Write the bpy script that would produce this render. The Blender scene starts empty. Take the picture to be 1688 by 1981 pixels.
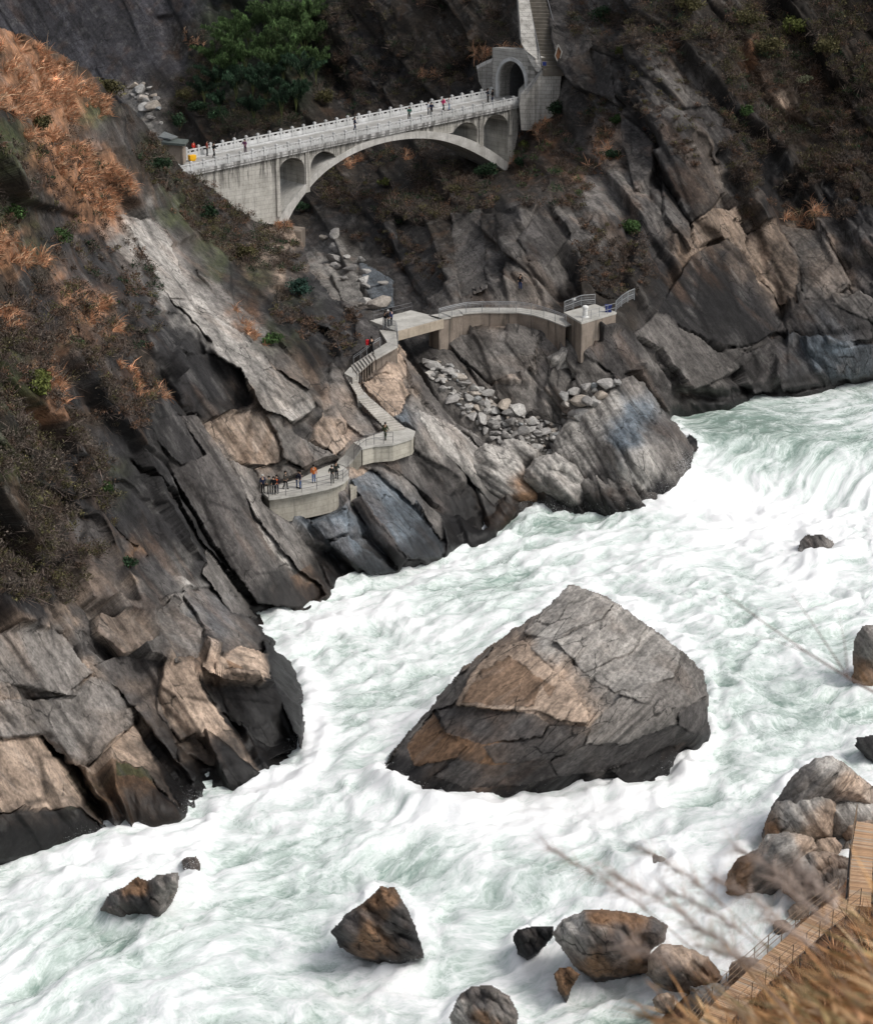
import bpy, bmesh, math, random
import numpy as np
from mathutils import Vector, Matrix

# ------------------------------------------------------------------ camera, sky, sun, exposure
SC = bpy.context.scene
H, PITCH, FPX = 66.6, math.radians(20.0), 1981 / 2 / math.tan(math.radians(15.0))
cam_data = bpy.data.cameras.new('camera')
cam_data.sensor_fit = 'VERTICAL'
cam_data.sensor_height = 24.0
cam_data.lens = 12.0 / math.tan(math.radians(15.0))
cam_data.clip_start = 0.1
cam_data.clip_end = 3000
cam_data.dof.use_dof = True
cam_data.dof.focus_distance = 165.0
cam_data.dof.aperture_fstop = (cam_data.lens / 1000.0) / 0.015
cam = bpy.data.objects.new('camera', cam_data)
SC.collection.objects.link(cam)
cam.location = (0, 0, H)
cam.rotation_euler = (math.pi / 2 - PITCH, 0, 0)
SC.camera = cam

SUN_EL, SUN_AZ = math.radians(52), math.radians(112)      # azimuth clockwise from +Y (north)
world = bpy.data.worlds.new('World')
SC.world = world
world.use_nodes = True
wn, wl = world.node_tree.nodes, world.node_tree.links
bg = wn['Background']
sky = wn.new('ShaderNodeTexSky')
sky.sky_type = 'NISHITA'
sky.sun_disc = False
sky.sun_elevation = SUN_EL
sky.sun_rotation = SUN_AZ
sky.air_density = 1.0
sky.dust_density = 4.0
sky.ozone_density = 1.0
hs = wn.new('ShaderNodeHueSaturation')
hs.inputs['Saturation'].default_value = 0.30
wl.new(sky.outputs[0], hs.inputs['Color'])
wl.new(hs.outputs[0], bg.inputs[0])
bg.inputs[1].default_value = 0.115
sun_data = bpy.data.lights.new('sun', 'SUN')
sun_data.energy = 1.15
sun_data.angle = math.radians(20)
sun_data.color = (1.0, 0.96, 0.90)
sun = bpy.data.objects.new('sun', sun_data)
SC.collection.objects.link(sun)
sd = Vector((math.sin(SUN_AZ) * math.cos(SUN_EL), math.cos(SUN_AZ) * math.cos(SUN_EL), math.sin(SUN_EL)))
sun.rotation_euler = sd.to_track_quat('Z', 'Y').to_euler()
sun.location = (0, 100, 150)
SC.view_settings.view_transform = 'Standard'
SC.view_settings.look = 'None'
SC.view_settings.exposure = 0.40
SC.view_settings.gamma = 1.0
SC.view_settings.use_curve_mapping = False
SC.render.engine = 'CYCLES'
SC.cycles.use_denoising = True
SC.cycles.max_bounces = 4
SC.cycles.diffuse_bounces = 2
SC.cycles.glossy_bounces = 2
SC.cycles.transparent_max_bounces = 6
SC.cycles.use_adaptive_sampling = True
SC.cycles.adaptive_threshold = 0.02

# ------------------------------------------------------------------ pixel <-> world (2000 px tall photograph frame)
SP, CP = math.sin(PITCH), math.cos(PITCH)
def ray(px, py):
    cx = (np.asarray(px, float) - 844.0) / FPX
    cy = -(np.asarray(py, float) - 990.5) / FPX
    return cx, CP + cy * SP, -SP + cy * CP
def atY(px, py, Y):
    dx, dy, dz = ray(px, py)
    t = Y / dy
    return np.stack(np.broadcast_arrays(dx * t, Y + 0 * t, H + dz * t), -1)
def Yz(px, py, z):
    dx, dy, dz = ray(px, py)
    return dy * (z - H) / dz
def atz(px, py, z):
    return Vector(atY(px, py, Yz(px, py, z)))
def PY(px, py, Y):
    return Vector(atY(px, py, Y))
def proj(p):
    x, y, z = p[..., 0], p[..., 1], p[..., 2] - H
    d = y * CP - z * SP
    return 844 + FPX * x / d, 990.5 - FPX * (y * SP + z * CP) / d

# ------------------------------------------------------------------ numpy noise
def _h(ix, iy, iz, seed):
    m = np.uint32
    h = (ix.astype(np.int64).astype(m) * m(374761393) + iy.astype(np.int64).astype(m) * m(668265263)
         + iz.astype(np.int64).astype(m) * m(2147483647 - 5) + m((seed * 1013904223) & 0xFFFFFFFF))
    h = (h ^ (h >> m(13))) * m(1274126177)
    h = (h ^ (h >> m(16))) * m(2246822519)
    h = h ^ (h >> m(15))
    return h.astype(np.float32) / np.float32(4294967295.0)
def vnoise(x, y, z=None, seed=0):
    x = np.asarray(x, float); y = np.asarray(y, float)
    ix, iy = np.floor(x), np.floor(y)
    fx, fy = x - ix, y - iy
    ux, uy = fx * fx * fx * (fx * (fx * 6 - 15) + 10), fy * fy * fy * (fy * (fy * 6 - 15) + 10)
    if z is None:
        iz = np.zeros_like(ix)
        a, b = _h(ix, iy, iz, seed), _h(ix + 1, iy, iz, seed)
        c, d = _h(ix, iy + 1, iz, seed), _h(ix + 1, iy + 1, iz, seed)
        return (a + (b - a) * ux) * (1 - uy) + (c + (d - c) * ux) * uy
    z = np.asarray(z, float)
    iz = np.floor(z); fz = z - iz
    uz = fz * fz * fz * (fz * (fz * 6 - 15) + 10)
    r = []
    for k in (0, 1):
        a, b = _h(ix, iy, iz + k, seed), _h(ix + 1, iy, iz + k, seed)
        c, d = _h(ix, iy + 1, iz + k, seed), _h(ix + 1, iy + 1, iz + k, seed)
        r.append((a + (b - a) * ux) * (1 - uy) + (c + (d - c) * ux) * uy)
    return r[0] + (r[1] - r[0]) * uz
def fbm(x, y, z=None, seed=0, oct=4, gain=0.5):
    a, s, n = 1.0, 0.0, 0.0
    for k in range(oct):
        f = 2.03 ** k
        s = s + a * (vnoise(x * f, y * f, None if z is None else z * f, seed + k * 17) - 0.5)
        n += a; a *= gain
    return s / n * 2
def cells(x, y, seed):
    """nearest feature point: offset vector, three random numbers, edge distance"""
    ix, iy = np.floor(x), np.floor(y)
    F1 = np.full(x.shape, 9.0); F2 = np.full(x.shape, 9.0)
    bx = np.zeros(x.shape); by = np.zeros(x.shape); cx = np.zeros(x.shape); cy = np.zeros(x.shape)
    z = np.zeros_like(ix)
    for j in (-1, 0, 1):
        for i in (-1, 0, 1):
            gx, gy = ix + i, iy + j
            dx = x - (gx + 0.1 + 0.8 * _h(gx, gy, z, seed)); dy = y - (gy + 0.1 + 0.8 * _h(gx, gy, z, seed + 1))
            d = np.sqrt(dx * dx + dy * dy)
            near = d < F1
            F2 = np.where(near, F1, np.minimum(F2, d))
            F1 = np.where(near, d, F1)
            bx = np.where(near, dx, bx); by = np.where(near, dy, by)
            cx = np.where(near, gx, cx); cy = np.where(near, gy, cy)
    return bx, by, _h(cx, cy, z, seed + 2), _h(cx, cy, z, seed + 3), _h(cx, cy, z, seed + 4), F2 - F1
def sstep(a, b, x):
    t = np.clip((x - a) / (b - a), 0, 1)
    return t * t * (3 - 2 * t)
def tps(pts, vals, x, y, smooth=0.0):
    """thin plate spline through control points, evaluated on arrays"""
    p = np.array(pts, float) / 300.0; v = np.array(vals, float); n = len(p)
    def U(r2):
        return np.where(r2 > 1e-12, 0.5 * r2 * np.log(np.maximum(r2, 1e-12)), 0)
    d2 = ((p[:, None] - p[None]) ** 2).sum(-1)
    A = np.zeros((n + 3, n + 3))
    A[:n, :n] = U(d2) + smooth * np.eye(n)
    A[:n, n] = 1; A[:n, n + 1:] = p; A[n, :n] = 1; A[n + 1:, :n] = p.T
    w = np.linalg.solve(A, np.concatenate([v, np.zeros(3)]))
    xx, yy = x / 300.0, y / 300.0
    o = w[n] + w[n + 1] * xx + w[n + 2] * yy
    for i in range(n):
        o = o + w[i] * U((xx - p[i, 0]) ** 2 + (yy - p[i, 1]) ** 2)
    return o
def inpoly(x, y, poly):
    c = np.zeros(x.shape, bool)
    n = len(poly)
    for i in range(n):
        x0, y0 = poly[i]; x1, y1 = poly[(i + 1) % n]
        if y0 == y1: continue
        c ^= ((y0 > y) != (y1 > y)) & (x < (x1 - x0) * (y - y0) / (y1 - y0) + x0)
    return c
def linedist(x, y, line, closed=False):
    """unsigned distance, signed side distance, parameter 0..1 along a pixel polyline"""
    best = np.full(x.shape, 1e9); side = np.zeros(x.shape); par = np.zeros(x.shape)
    pts = list(line) + ([line[0]] if closed else [])
    L = [math.dist(pts[i], pts[i + 1]) for i in range(len(pts) - 1)]; tot = sum(L); acc = 0
    for i in range(len(pts) - 1):
        (x0, y0), (x1, y1) = pts[i], pts[i + 1]
        vx, vy = x1 - x0, y1 - y0
        l2 = vx * vx + vy * vy
        t = np.clip(((x - x0) * vx + (y - y0) * vy) / l2, 0, 1)
        dx, dy = x - x0 - t * vx, y - y0 - t * vy
        d = np.hypot(dx, dy)
        m = d < best
        best = np.where(m, d, best)
        side = np.where(m, np.sign(vy * dx - vx * dy) * d, side)     # positive = right/up of a line drawn downwards
        par = np.where(m, (acc + t * L[i]) / tot, par)
        acc += L[i]
    return best, side, par

# ------------------------------------------------------------------ object helpers
COL = SC.collection
def tag(o, label=None, cat=None, group=None, kind=None):
    if label: o['label'] = label
    if cat: o['category'] = cat
    if group: o['group'] = group
    if kind: o['kind'] = kind
    return o
def link(o, parent=None):
    COL.objects.link(o)
    if parent is not None: o.parent = parent
    return o
def empty(name, loc=(0, 0, 0)):
    o = bpy.data.objects.new(name, None)
    o.location = loc
    o.empty_display_size = 0.5
    return link(o)
def mesh_np(name, V, F, mat, parent=None, smooth=True, attrs=None):
    """V (n,3); F (m,3|4) index array; attrs: name -> (n,) or (n,3)"""
    me = bpy.data.meshes.new(name)
    V = np.ascontiguousarray(V, np.float32); F = np.ascontiguousarray(F, np.int32)
    n, m, k = len(V), len(F), F.shape[1]
    me.vertices.add(n); me.vertices.foreach_set('co', V.ravel())
    me.loops.add(m * k); me.loops.foreach_set('vertex_index', F.ravel())
    me.polygons.add(m)
    me.polygons.foreach_set('loop_start', np.arange(m, dtype=np.int32) * k)
    me.polygons.foreach_set('loop_total', np.full(m, k, np.int32))
    me.polygons.foreach_set('use_smooth', np.full(m, smooth, bool))
    for a, val in (attrs or {}).items():
        val = np.asarray(val, np.float32)
        if val.ndim == 1:
            at = me.attributes.new(a, 'FLOAT', 'POINT'); at.data.foreach_set('value', val)
        else:
            at = me.attributes.new(a, 'FLOAT_VECTOR', 'POINT'); at.data.foreach_set('vector', np.ascontiguousarray(val).ravel())
    if mat: me.materials.append(mat)
    me.update(); me.validate()
    return link(bpy.data.objects.new(name, me), parent)

# ------------------------------------------------------------------ material helpers
class NT:
    def __init__(s, name):
        s.m = bpy.data.materials.new(name); s.m.use_nodes = True
        s.n, s.l = s.m.node_tree.nodes, s.m.node_tree.links
        s.b = s.n['Principled BSDF']
    def add(s, t, **kw):
        nd = s.n.new(t)
        for k, v in kw.items():
            if k.startswith('i_'):
                key = k[2:]
                key = int(key) if key.isdigit() else key.replace('_', ' ')
                s.put(nd.inputs[key], v)
            else: setattr(nd, k, v)
        return nd
    def put(s, sock, v):
        if isinstance(v, bpy.types.NodeSocket): s.l.new(v, sock)
        elif isinstance(v, bpy.types.Node): s.l.new(v.outputs[0], sock)
        else: sock.default_value = v
    def attr(s, name, out='Vector'):
        return s.add('ShaderNodeAttribute', attribute_name=name).outputs[out]
    def noise(s, vec, scale, detail=4, rough=0.55, dist=0.0):
        nd = s.add('ShaderNodeTexNoise', i_Scale=scale, i_Detail=detail, i_Roughness=rough, i_Distortion=dist)
        if vec is not None: s.put(nd.inputs['Vector'], vec)
        return nd.outputs['Fac']
    def math(s, op, a, b=None, c=None, clamp=False):
        nd = s.add('ShaderNodeMath', operation=op, use_clamp=clamp)
        s.put(nd.inputs[0], a)
        if b is not None: s.put(nd.inputs[1], b)
        if c is not None: s.put(nd.inputs[2], c)
        return nd.outputs[0]
    def ramp(s, fac, *stops):
        nd = s.add('ShaderNodeValToRGB')
        e = nd.color_ramp.elements
        while len(e) < len(stops): e.new(0.5)
        for i, (p, c) in enumerate(stops):
            e[i].position = p
            e[i].color = c if len(c) == 4 else (*c, 1)
        s.put(nd.inputs[0], fac)
        return nd.outputs[0]
    def rampf(s, fac, a, b):
        nd = s.add('ShaderNodeMapRange', interpolation_type='SMOOTHSTEP')
        nd.inputs[1].default_value = a; nd.inputs[2].default_value = b
        s.put(nd.inputs[0], fac)
        return nd.outputs[0]
    def mix(s, fac, a, b, mode='MIX'):
        nd = s.add('ShaderNodeMix', data_type='RGBA', blend_type=mode)
        s.put(nd.inputs[0], fac)
        s.put(nd.inputs[6], a if not isinstance(a, tuple) or len(a) == 4 else (*a, 1))
        s.put(nd.inputs[7], b if not isinstance(b, tuple) or len(b) == 4 else (*b, 1))
        return nd.outputs[2]
    def scale(s, vec, k, rot=(0, 0, 0)):
        nd = s.add('ShaderNodeMapping')
        nd.inputs['Scale'].default_value = k; nd.inputs['Rotation'].default_value = rot
        s.put(nd.inputs[0], vec)
        return nd.outputs[0]
    def bump(s, h, strength, dist, normal=None):
        nd = s.add('ShaderNodeBump', i_Strength=strength, i_Distance=dist, i_Height=h)
        if normal is not None: s.put(nd.inputs['Normal'], normal)
        return nd.outputs[0]
    def out(s, col=None, rough=None, normal=None, spec=None):
        if col is not None: s.put(s.b.inputs['Base Color'], col if not isinstance(col, tuple) or len(col) == 4 else (*col, 1))
        if rough is not None: s.put(s.b.inputs['Roughness'], rough)
        if normal is not None: s.put(s.b.inputs['Normal'], normal)
        if spec is not None: s.put(s.b.inputs['Specular IOR Level'], spec)
        return s.m
    def pos(s):
        return s.add('ShaderNodeNewGeometry').outputs['Position']

def rock_material():
    t = NT('weathered_rock')
    st = t.attr('strata'); col = t.attr('rock_colour', 'Color'); wet = t.attr('wet', 'Fac')
    lam = t.noise(t.scale(st, (2.3, 0.22, 0.30)), 1.0, 5, 0.66, 0.6)           # fine bedding, runs along the strata
    fine = t.noise(t.scale(st, (3.6, 2.2, 2.6)), 1.0, 5, 0.80)
    vo = t.add('ShaderNodeTexVoronoi', feature='DISTANCE_TO_EDGE', i_Scale=1.0)
    t.put(vo.inputs['Vector'], t.scale(st, (.85, .27, .45)))
    gate = t.rampf(t.noise(t.scale(st, (.30, .22, .3)), 1.0, 2, .5), .47, .60)
    crack = t.math('MULTIPLY', t.math('SUBTRACT', 1.0, t.rampf(t.math('ADD', vo.outputs['Distance'], t.math('MULTIPLY', t.math('SUBTRACT', fine, .5), .10)), .0, .035)), gate)
    k = t.math('MULTIPLY_ADD', t.rampf(lam, 0.34, 0.66), 0.42, 0.78)
    k = t.math('MULTIPLY', k, t.math('MULTIPLY_ADD', t.rampf(fine, .36, .64), 0.62, 0.68))
    k = t.math('MULTIPLY', k, t.math('MULTIPLY_ADD', crack, -.72, 1.0))
    c = t.mix(1.0, col, t.add('ShaderNodeCombineColor', i_0=k, i_1=k, i_2=k), 'MULTIPLY')
    wetn = t.math('MULTIPLY', wet, 1.0, clamp=True)
    c = t.mix(wetn, c, t.mix(0.84, c, (0.006, 0.0055, 0.0055)))
    h = t.math('MULTIPLY_ADD', fine, 0.6, lam)
    n = t.bump(h, 0.7, 0.15)
    rough = t.math('MULTIPLY_ADD', wetn, -0.45, 0.9)
    return t.out(c, rough, n, 0.3)
ROCK = rock_material()

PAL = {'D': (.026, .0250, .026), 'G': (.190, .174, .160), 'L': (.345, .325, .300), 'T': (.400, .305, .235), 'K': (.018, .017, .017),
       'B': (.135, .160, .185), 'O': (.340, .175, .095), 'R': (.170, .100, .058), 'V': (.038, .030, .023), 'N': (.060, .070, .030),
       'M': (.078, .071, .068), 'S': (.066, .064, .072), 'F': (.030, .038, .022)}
def half(fn, X, Y):
    """evaluate fn on every second survey point and interpolate (rock types vary slowly)"""
    ny, nx = X.shape
    c = fn(np.ascontiguousarray(X[::2, ::2]), np.ascontiguousarray(Y[::2, ::2]))
    c = np.repeat(np.repeat(c, 2, 0), 2, 1)
    c = np.pad(c, ((0, 2), (0, 2)) + ((0, 0),) * (c.ndim - 2), mode='edge')
    c = (c[:-1, :-1] + c[1:, :-1] + c[:-1, 1:] + c[1:, 1:]) / 4
    return c[:ny, :nx]
def weather(c, S, seed, amount=1.0):
    """blotches, iron stains, black lichen and pale scars of the stone itself; S = strata coordinates in metres"""
    s, t, d = S[..., 0], S[..., 1], S[..., 2]
    blot = fbm(s * .5, t * .35, d * .5, seed, 4)
    c = c * (1 + .42 * amount * np.clip(blot * 1.6, -1, 1))[..., None]
    st = sstep(.14, .5, fbm(s * .45, t * .10, d * .4, seed + 31, 4)) * .36 * amount
    c = c + (c * .45 + np.array((.10, .050, .022)) - c) * st[..., None]
    li = sstep(.10, .32, fbm(s * 1.3, t * .7, d * 1.3, seed + 61, 4)) * .62 * amount
    c = c * (1 - .72 * li)[..., None]
    pa = sstep(.22, .42, fbm(s * 1.5, t * .30, d, seed + 91, 4)) * .42 * amount
    c = c + (c * .6 + np.array((.13, .124, .117)) - c) * pa[..., None]
    bed = sstep(.26, .38, fbm(s * 1.9, t * .055, d * .12, seed + 121, 3)) * (.35 + .65 * sstep(-.2, .3, fbm(s * .15, t * .12, d * .1, seed + 131, 2)))
    c = c * (1 - .62 * amount * bed)[..., None]                      # dark bedding planes
    return np.clip(c, .004, 1)
def world_strata(P, ang=None):
    a = SA if ang is None else ang
    up = P[..., 2] * CP + P[..., 1] * SP
    fw = P[..., 1] * CP - P[..., 2] * SP
    return np.stack([P[..., 0] * math.sin(a) + up * math.cos(a), P[..., 0] * math.cos(a) - up * math.sin(a), fw], -1)
SA = math.radians(57)
def class_colour(x, y, rows, step=40.0, seed=5, blobs=(), polys=()):
    """rock classes read from a coarse chart of the rock types, with broken natural borders"""
    keys = sorted(PAL)
    tab = np.array([PAL[k] for k in keys])
    nr, nc = len(rows), max(len(r) for r in rows)
    g = np.full((nr, nc), -1)
    for j, r in enumerate(rows):
        for i, ch in enumerate(r):
            if ch in PAL: g[j, i] = keys.index(ch)
    wx = x + 22 * fbm(x / 60, y / 60, None, seed, 4); wy = y + 22 * fbm(x / 60, y / 60, None, seed + 50, 4)
    ci, cj = np.floor(wx / step).astype(int), np.floor(wy / step).astype(int)
    acc = np.zeros(x.shape + (3,)); tot = np.zeros(x.shape)
    nz = {k: fbm(x / 26 + 31 * k, y / 26, None, seed + 99, 4) for k in range(len(keys))}
    for dj in (-1, 0, 1):
        for di in (-1, 0, 1):
            i, j = np.clip(ci + di, 0, nc - 1), np.clip(cj + dj, 0, nr - 1)
            k = g[j, i]
            d2 = (wx - (ci + di + .5) * step) ** 2 + (wy - (cj + dj + .5) * step) ** 2
            nn = np.zeros(x.shape)
            for q in range(len(keys)):
                m = k == q
                nn[m] = nz[q][m]
            w = np.where(k >= 0, np.exp(-d2 / (2 * (step * .5) ** 2) + 2.6 * nn), 1e-9)
            acc += w[..., None] * np.where((k >= 0)[..., None], tab[np.clip(k, 0, None)], .08)
            tot += w
    c = acc / tot[..., None]
    for (bx, by, rx, ry, ang, key, s) in blobs:
        ca, sa = math.cos(math.radians(ang)), math.sin(math.radians(ang))
        u, v = (wx - bx) * ca + (wy - by) * sa, -(wx - bx) * sa + (wy - by) * ca
        w = s * (1 - sstep(.75, 1.15, np.sqrt((u / rx) ** 2 + (v / ry) ** 2) + .25 * nz[1]))
        c = c + (np.array(PAL[key]) - c) * w[..., None]
    ux, uy = x + 7 * fbm(x / 18, y / 18, None, seed + 7, 4), y + 7 * fbm(x / 18, y / 18, None, seed + 8, 4)
    for pl, key, s in polys:                                   # single slabs of one stone
        xs = [p[0] for p in pl]; ys = [p[1] for p in pl]
        m = (ux > min(xs) - 20) & (ux < max(xs) + 20) & (uy > min(ys) - 20) & (uy < max(ys) + 20)
        a, b = ux[m], uy[m]
        d, _, _ = linedist(a, b, pl, True)
        w = s * sstep(-4, 5, np.where(inpoly(a, b, pl), d, -d))
        c[m] = c[m] + (np.array(PAL[key]) - c[m]) * w[..., None]
    return c
SA = math.radians(57)
def strata(x, y, bend=0.0):
    a = SA + bend
    return x * math.sin(a) - y * math.cos(a), x * math.cos(a) + y * math.sin(a)
def soften(a, n):
    """spread a sharp step over a few survey points"""
    for _ in range(n):
        p = np.pad(a, 1, mode='edge')
        a = (p[1:-1, 1:-1] * 2 + p[:-2, 1:-1] + p[2:, 1:-1] + p[1:-1, :-2] + p[1:-1, 2:]) / 6
    return a
def blocks(x, y, ws, wt, amp, seed, bias=0.0, crack=0.0, tilt=0.6, soft=None):
    """broken slabs lying along the strata: every slab its own offset, tilt and tone, open joints between them"""
    s, t = strata(x, y)
    s = s + ws * .14 * fbm(x / (ws * 2.2), y / (ws * 2.2), None, seed + 5, 2)
    t = t + wt * .12 * fbm(x / (wt), y / (wt), None, seed + 9, 2)
    dx, dy, r1, r2, r3, e = cells(s / ws, t / wt, seed)
    h = (r1 - .5) + tilt * ((r2 - .5) * dx + (r3 - .5) * dy) - bias * dx
    ck = 1 - sstep(0, .07, e)
    CRACKS.append(ck * min(1.0, amp)); TONES.append(r3 * 2 - 1)
    h = soften(amp * h, (2 if amp > 2 else (1 if amp > .6 else 0)) if soft is None else soft)
    return h - crack * ck * (.3 + .7 * r1)
def facets(x, y, ws, wt, amp, seed, round_=.55):
    """flat-faced blocks meeting in straight V joints and sharp arrises (no overhanging steps)"""
    s, t = strata(x, y)
    s = s / ws + .07 * fbm(x / (ws * 2), y / (ws * 2), None, seed + 5, 2); t = t / wt + .06 * fbm(x / wt, y / wt, None, seed + 9, 2)
    ix, iy = np.floor(s), np.floor(t); z = np.zeros_like(ix)
    b1 = np.full(s.shape, -9.); b2 = np.full(s.shape, -9.); tone = np.zeros(s.shape)
    for j in (-1, 0, 1):
        for i in (-1, 0, 1):
            gx, gy = ix + i, iy + j
            dx = s - (gx + .1 + .8 * _h(gx, gy, z, seed)); dy = t - (gy + .1 + .8 * _h(gx, gy, z, seed + 1))
            v = .9 * (_h(gx, gy, z, seed + 2) - .5) + 1.3 * (_h(gx, gy, z, seed + 3) - .5) * dx + 1.0 * (_h(gx, gy, z, seed + 4) - .5) * dy - round_ * (dx * dx + dy * dy)
            m = v > b1
            b2 = np.where(m, b1, np.maximum(b2, v)); tone = np.where(m, _h(gx, gy, z, seed + 6), tone); b1 = np.where(m, v, b1)
    CRACKS.append((1 - sstep(0, .05, b1 - b2)) * min(1.0, amp)); TONES.append(tone * 2 - 1)
    return amp * b1
CRACKS, TONES = [], []
def grid_faces(mask):
    ny, nx = mask.shape
    idx = np.arange(ny * nx).reshape(ny, nx)
    ok = mask[:-1, :-1] & mask[1:, :-1] & mask[:-1, 1:] & mask[1:, 1:]
    f = np.stack([idx[1:, :-1][ok], idx[1:, 1:][ok], idx[:-1, 1:][ok], idx[:-1, :-1][ok]], -1)
    used = np.zeros(ny * nx, bool); used[f.ravel()] = True
    new = np.cumsum(used) - 1
    return used, new[f]
def normals(P):
    a = np.gradient(P, axis=1); b = np.gradient(P, axis=0)
    n = np.cross(b, a)
    n /= np.maximum(np.linalg.norm(n, axis=-1, keepdims=True), 1e-9)
    flip = (n[..., 1] > 0)
    n[flip] *= -1
    return n
def skirt(V, F, off):
    """close a sheet's rim with a wall going back by off"""
    e = np.concatenate([F[:, [0, 1]], F[:, [1, 2]], F[:, [2, 3]], F[:, [3, 0]]])
    key = np.sort(e, 1); _, first, cnt = np.unique(key, axis=0, return_index=True, return_counts=True)
    be = e[first[cnt == 1]]
    bv = np.unique(be); new = {v: i + len(V) for i, v in enumerate(bv)}
    V2 = np.concatenate([V, V[bv] + np.array(off)])
    m = np.array([new[v] for v in range(0)]) if False else np.full(len(V), -1)
    m[bv] = np.arange(len(bv)) + len(V)
    F2 = np.stack([be[:, 1], be[:, 0], m[be[:, 0]], m[be[:, 1]]], -1)
    return V2, np.concatenate([F, F2]), bv
# ------------------------------------------------------------------ terrain
def level(x, y):
    """mean river level: the pool, and the faster water above the fall"""
    return 4.0 * sstep(182.5, 197.0, y + 0.05 * (x - 30))
def terrain(name, bbox, step, poly, ctrl, relief, rows, off, blobs=(), polys=(), clear=(), solid=None, slabs=(), edge=5, wetmax=2.4, seed=1, fine=1.0, dim=1.0):
    x0, y0, x1, y1 = bbox
    X, Y = np.meshgrid(np.arange(x0, x1 + .1, step), np.arange(y0, y1 + .1, step))
    jx = X + edge * fbm(X / 22, Y / 22, None, seed + 300, 4); jy = Y + edge * fbm(X / 22, Y / 22, None, seed + 330, 4)
    mask = inpoly(jx, jy, poly)
    pts, vals = [], []
    for c in ctrl:
        px, py = c[0], c[1]
        v = float(Yz(px, py, c[2][1])) if isinstance(c[2], tuple) else c[2]
        pts.append((px, py)); vals.append(v)
    D = tps(pts, vals, X, Y, 0.0005)
    CRACKS.clear(); TONES.clear()
    big, small = relief(X, Y)
    P0 = atY(X, Y, D)
    N = normals(P0)
    view = P0 - np.array((0, 0, H)); view /= np.linalg.norm(view, axis=-1, keepdims=True)
    face = np.clip(-(N * view).sum(-1) * 1.7, .25, 1)
    shore = sstep(-.5, 4.0, P0[..., 2] - level(P0[..., 0], P0[..., 1]))
    D = D - np.where(big < 0, big * (.12 + .88 * shore), big) * face
    paint = []
    jgate = sstep(-.25, .3, fbm(X / 50, Y / 50, None, seed + 640, 3))
    jx2, jy2 = X + 3.0 * fbm(X / 14, Y / 14, None, seed + 610, 4), Y + 3.0 * fbm(X / 14, Y / 14, None, seed + 620, 4)
    for k, (pl, key, lift, cs) in enumerate(slabs):               # single large slabs: flat faces with open joints
        xs_, ys_ = [p[0] for p in pl], [p[1] for p in pl]
        m = (X > min(xs_) - 10) & (X < max(xs_) + 10) & (Y > min(ys_) - 10) & (Y < max(ys_) + 10)
        ins = inpoly(jx2[m], jy2[m], pl); d_, _, _ = linedist(jx2[m], jy2[m], pl, True)
        if ins.sum() < 20: continue
        if lift == 0:
            paint.append((m, ins, d_ + 9, key, cs, k)); continue
        xi, yi, Di = X[m], Y[m], D[m]
        A_ = np.stack([xi[ins], yi[ins], np.ones(ins.sum())], -1)
        co = np.linalg.lstsq(A_, Di[ins], rcond=None)[0]
        pln = np.stack([xi, yi, np.ones(xi.shape)], -1) @ co
        arr = np.clip(1 - d_ / 5, 0, 1) * .22 * abs(lift)                         # worn arris
        Dn = np.where(ins, pln + .25 * (Di - pln) - lift + arr, Di + np.where(d_ < 4.5, .55 * (1 - d_ / 4.5) * min(1, abs(lift) + .3) * jgate[m], 0))
        D[m] = Dn
        sm = small[m]; sm[ins] *= .16; small[m] = sm
        paint.append((m, ins, d_, key, cs, k))
    P = atY(X, Y, D)
    small = small * face * (.35 + .65 * shore)
    P = P + N * small[..., None]
    Q = P[mask] / 1.2
    P[mask] = P[mask] + N[mask] * (fine * .10 * fbm(Q[:, 0], Q[:, 1], Q[:, 2], seed + 3, 4))[:, None]
    for pl, zc in clear:                                          # ground cut back for paths and walls, with sloping banks
        xs_, ys_ = [p[0] for p in pl], [p[1] for p in pl]
        m = (X > min(xs_) - 16) & (X < max(xs_) + 16) & (Y > min(ys_) - 16) & (Y < max(ys_) + 16) & mask
        d_, _, _ = linedist(X[m], Y[m], pl, True)
        out_ = np.where(inpoly(X[m], Y[m], pl), 0, d_)
        zv = zc if not isinstance(zc, tuple) else (zc[1] if zc[0] == 'z' else np.interp(X[m] if zc[0] == 'x' else Y[m], zc[1], zc[2]))
        yy = np.broadcast_to(Yz(X[m], Y[m], zv) if isinstance(zc, tuple) else zc, X[m].shape) - .26 * out_ - np.where(out_ > 14, 99, 0)
        P[m] = atY(X[m], Y[m], np.maximum(P[m][:, 1], yy))
    if solid:                                                     # dry rock inside the shoreline
        m = inpoly(X, Y, solid) & mask
        low = P[m][:, 2] < .5
        q = P[m]; q[low] = atY(X[m][low], Y[m][low], Yz(X[m][low], Y[m][low], .5)); P[m] = q
    col = half(lambda a, b: class_colour(a, b, rows, blobs=blobs, polys=polys, seed=seed + 20), X, Y)
    st = world_strata(P)
    for m, ins, d_, key, cs, k in paint:
        cc = col[m]
        tone_ = 1 + .30 * (_h(np.array([float(k)]), np.array([1.0]), np.array([0.0]), seed + 9)[0] - .5)
        cc[ins] = cc[ins] + (np.array(PAL[key]) * tone_ - cc[ins]) * cs
        jo = (~ins) & (d_ < 4.0)
        cc[jo] = cc[jo] * (1 - (.68 - .15 * d_[jo]) * jgate[m][jo])[:, None]
        ed = ins & (d_ < 3.5)
        cc[ed] = cc[ed] * 1.12
        col[m] = cc
    col[mask] = weather(col[mask] * dim, st[mask], seed + 400, .72)
    ck = CRACKS[0] * .9 + CRACKS[1] * .75 + CRACKS[2] * .45
    gate = sstep(-.25, .35, fbm(X / 70, Y / 70, None, seed + 500, 3))
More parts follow.
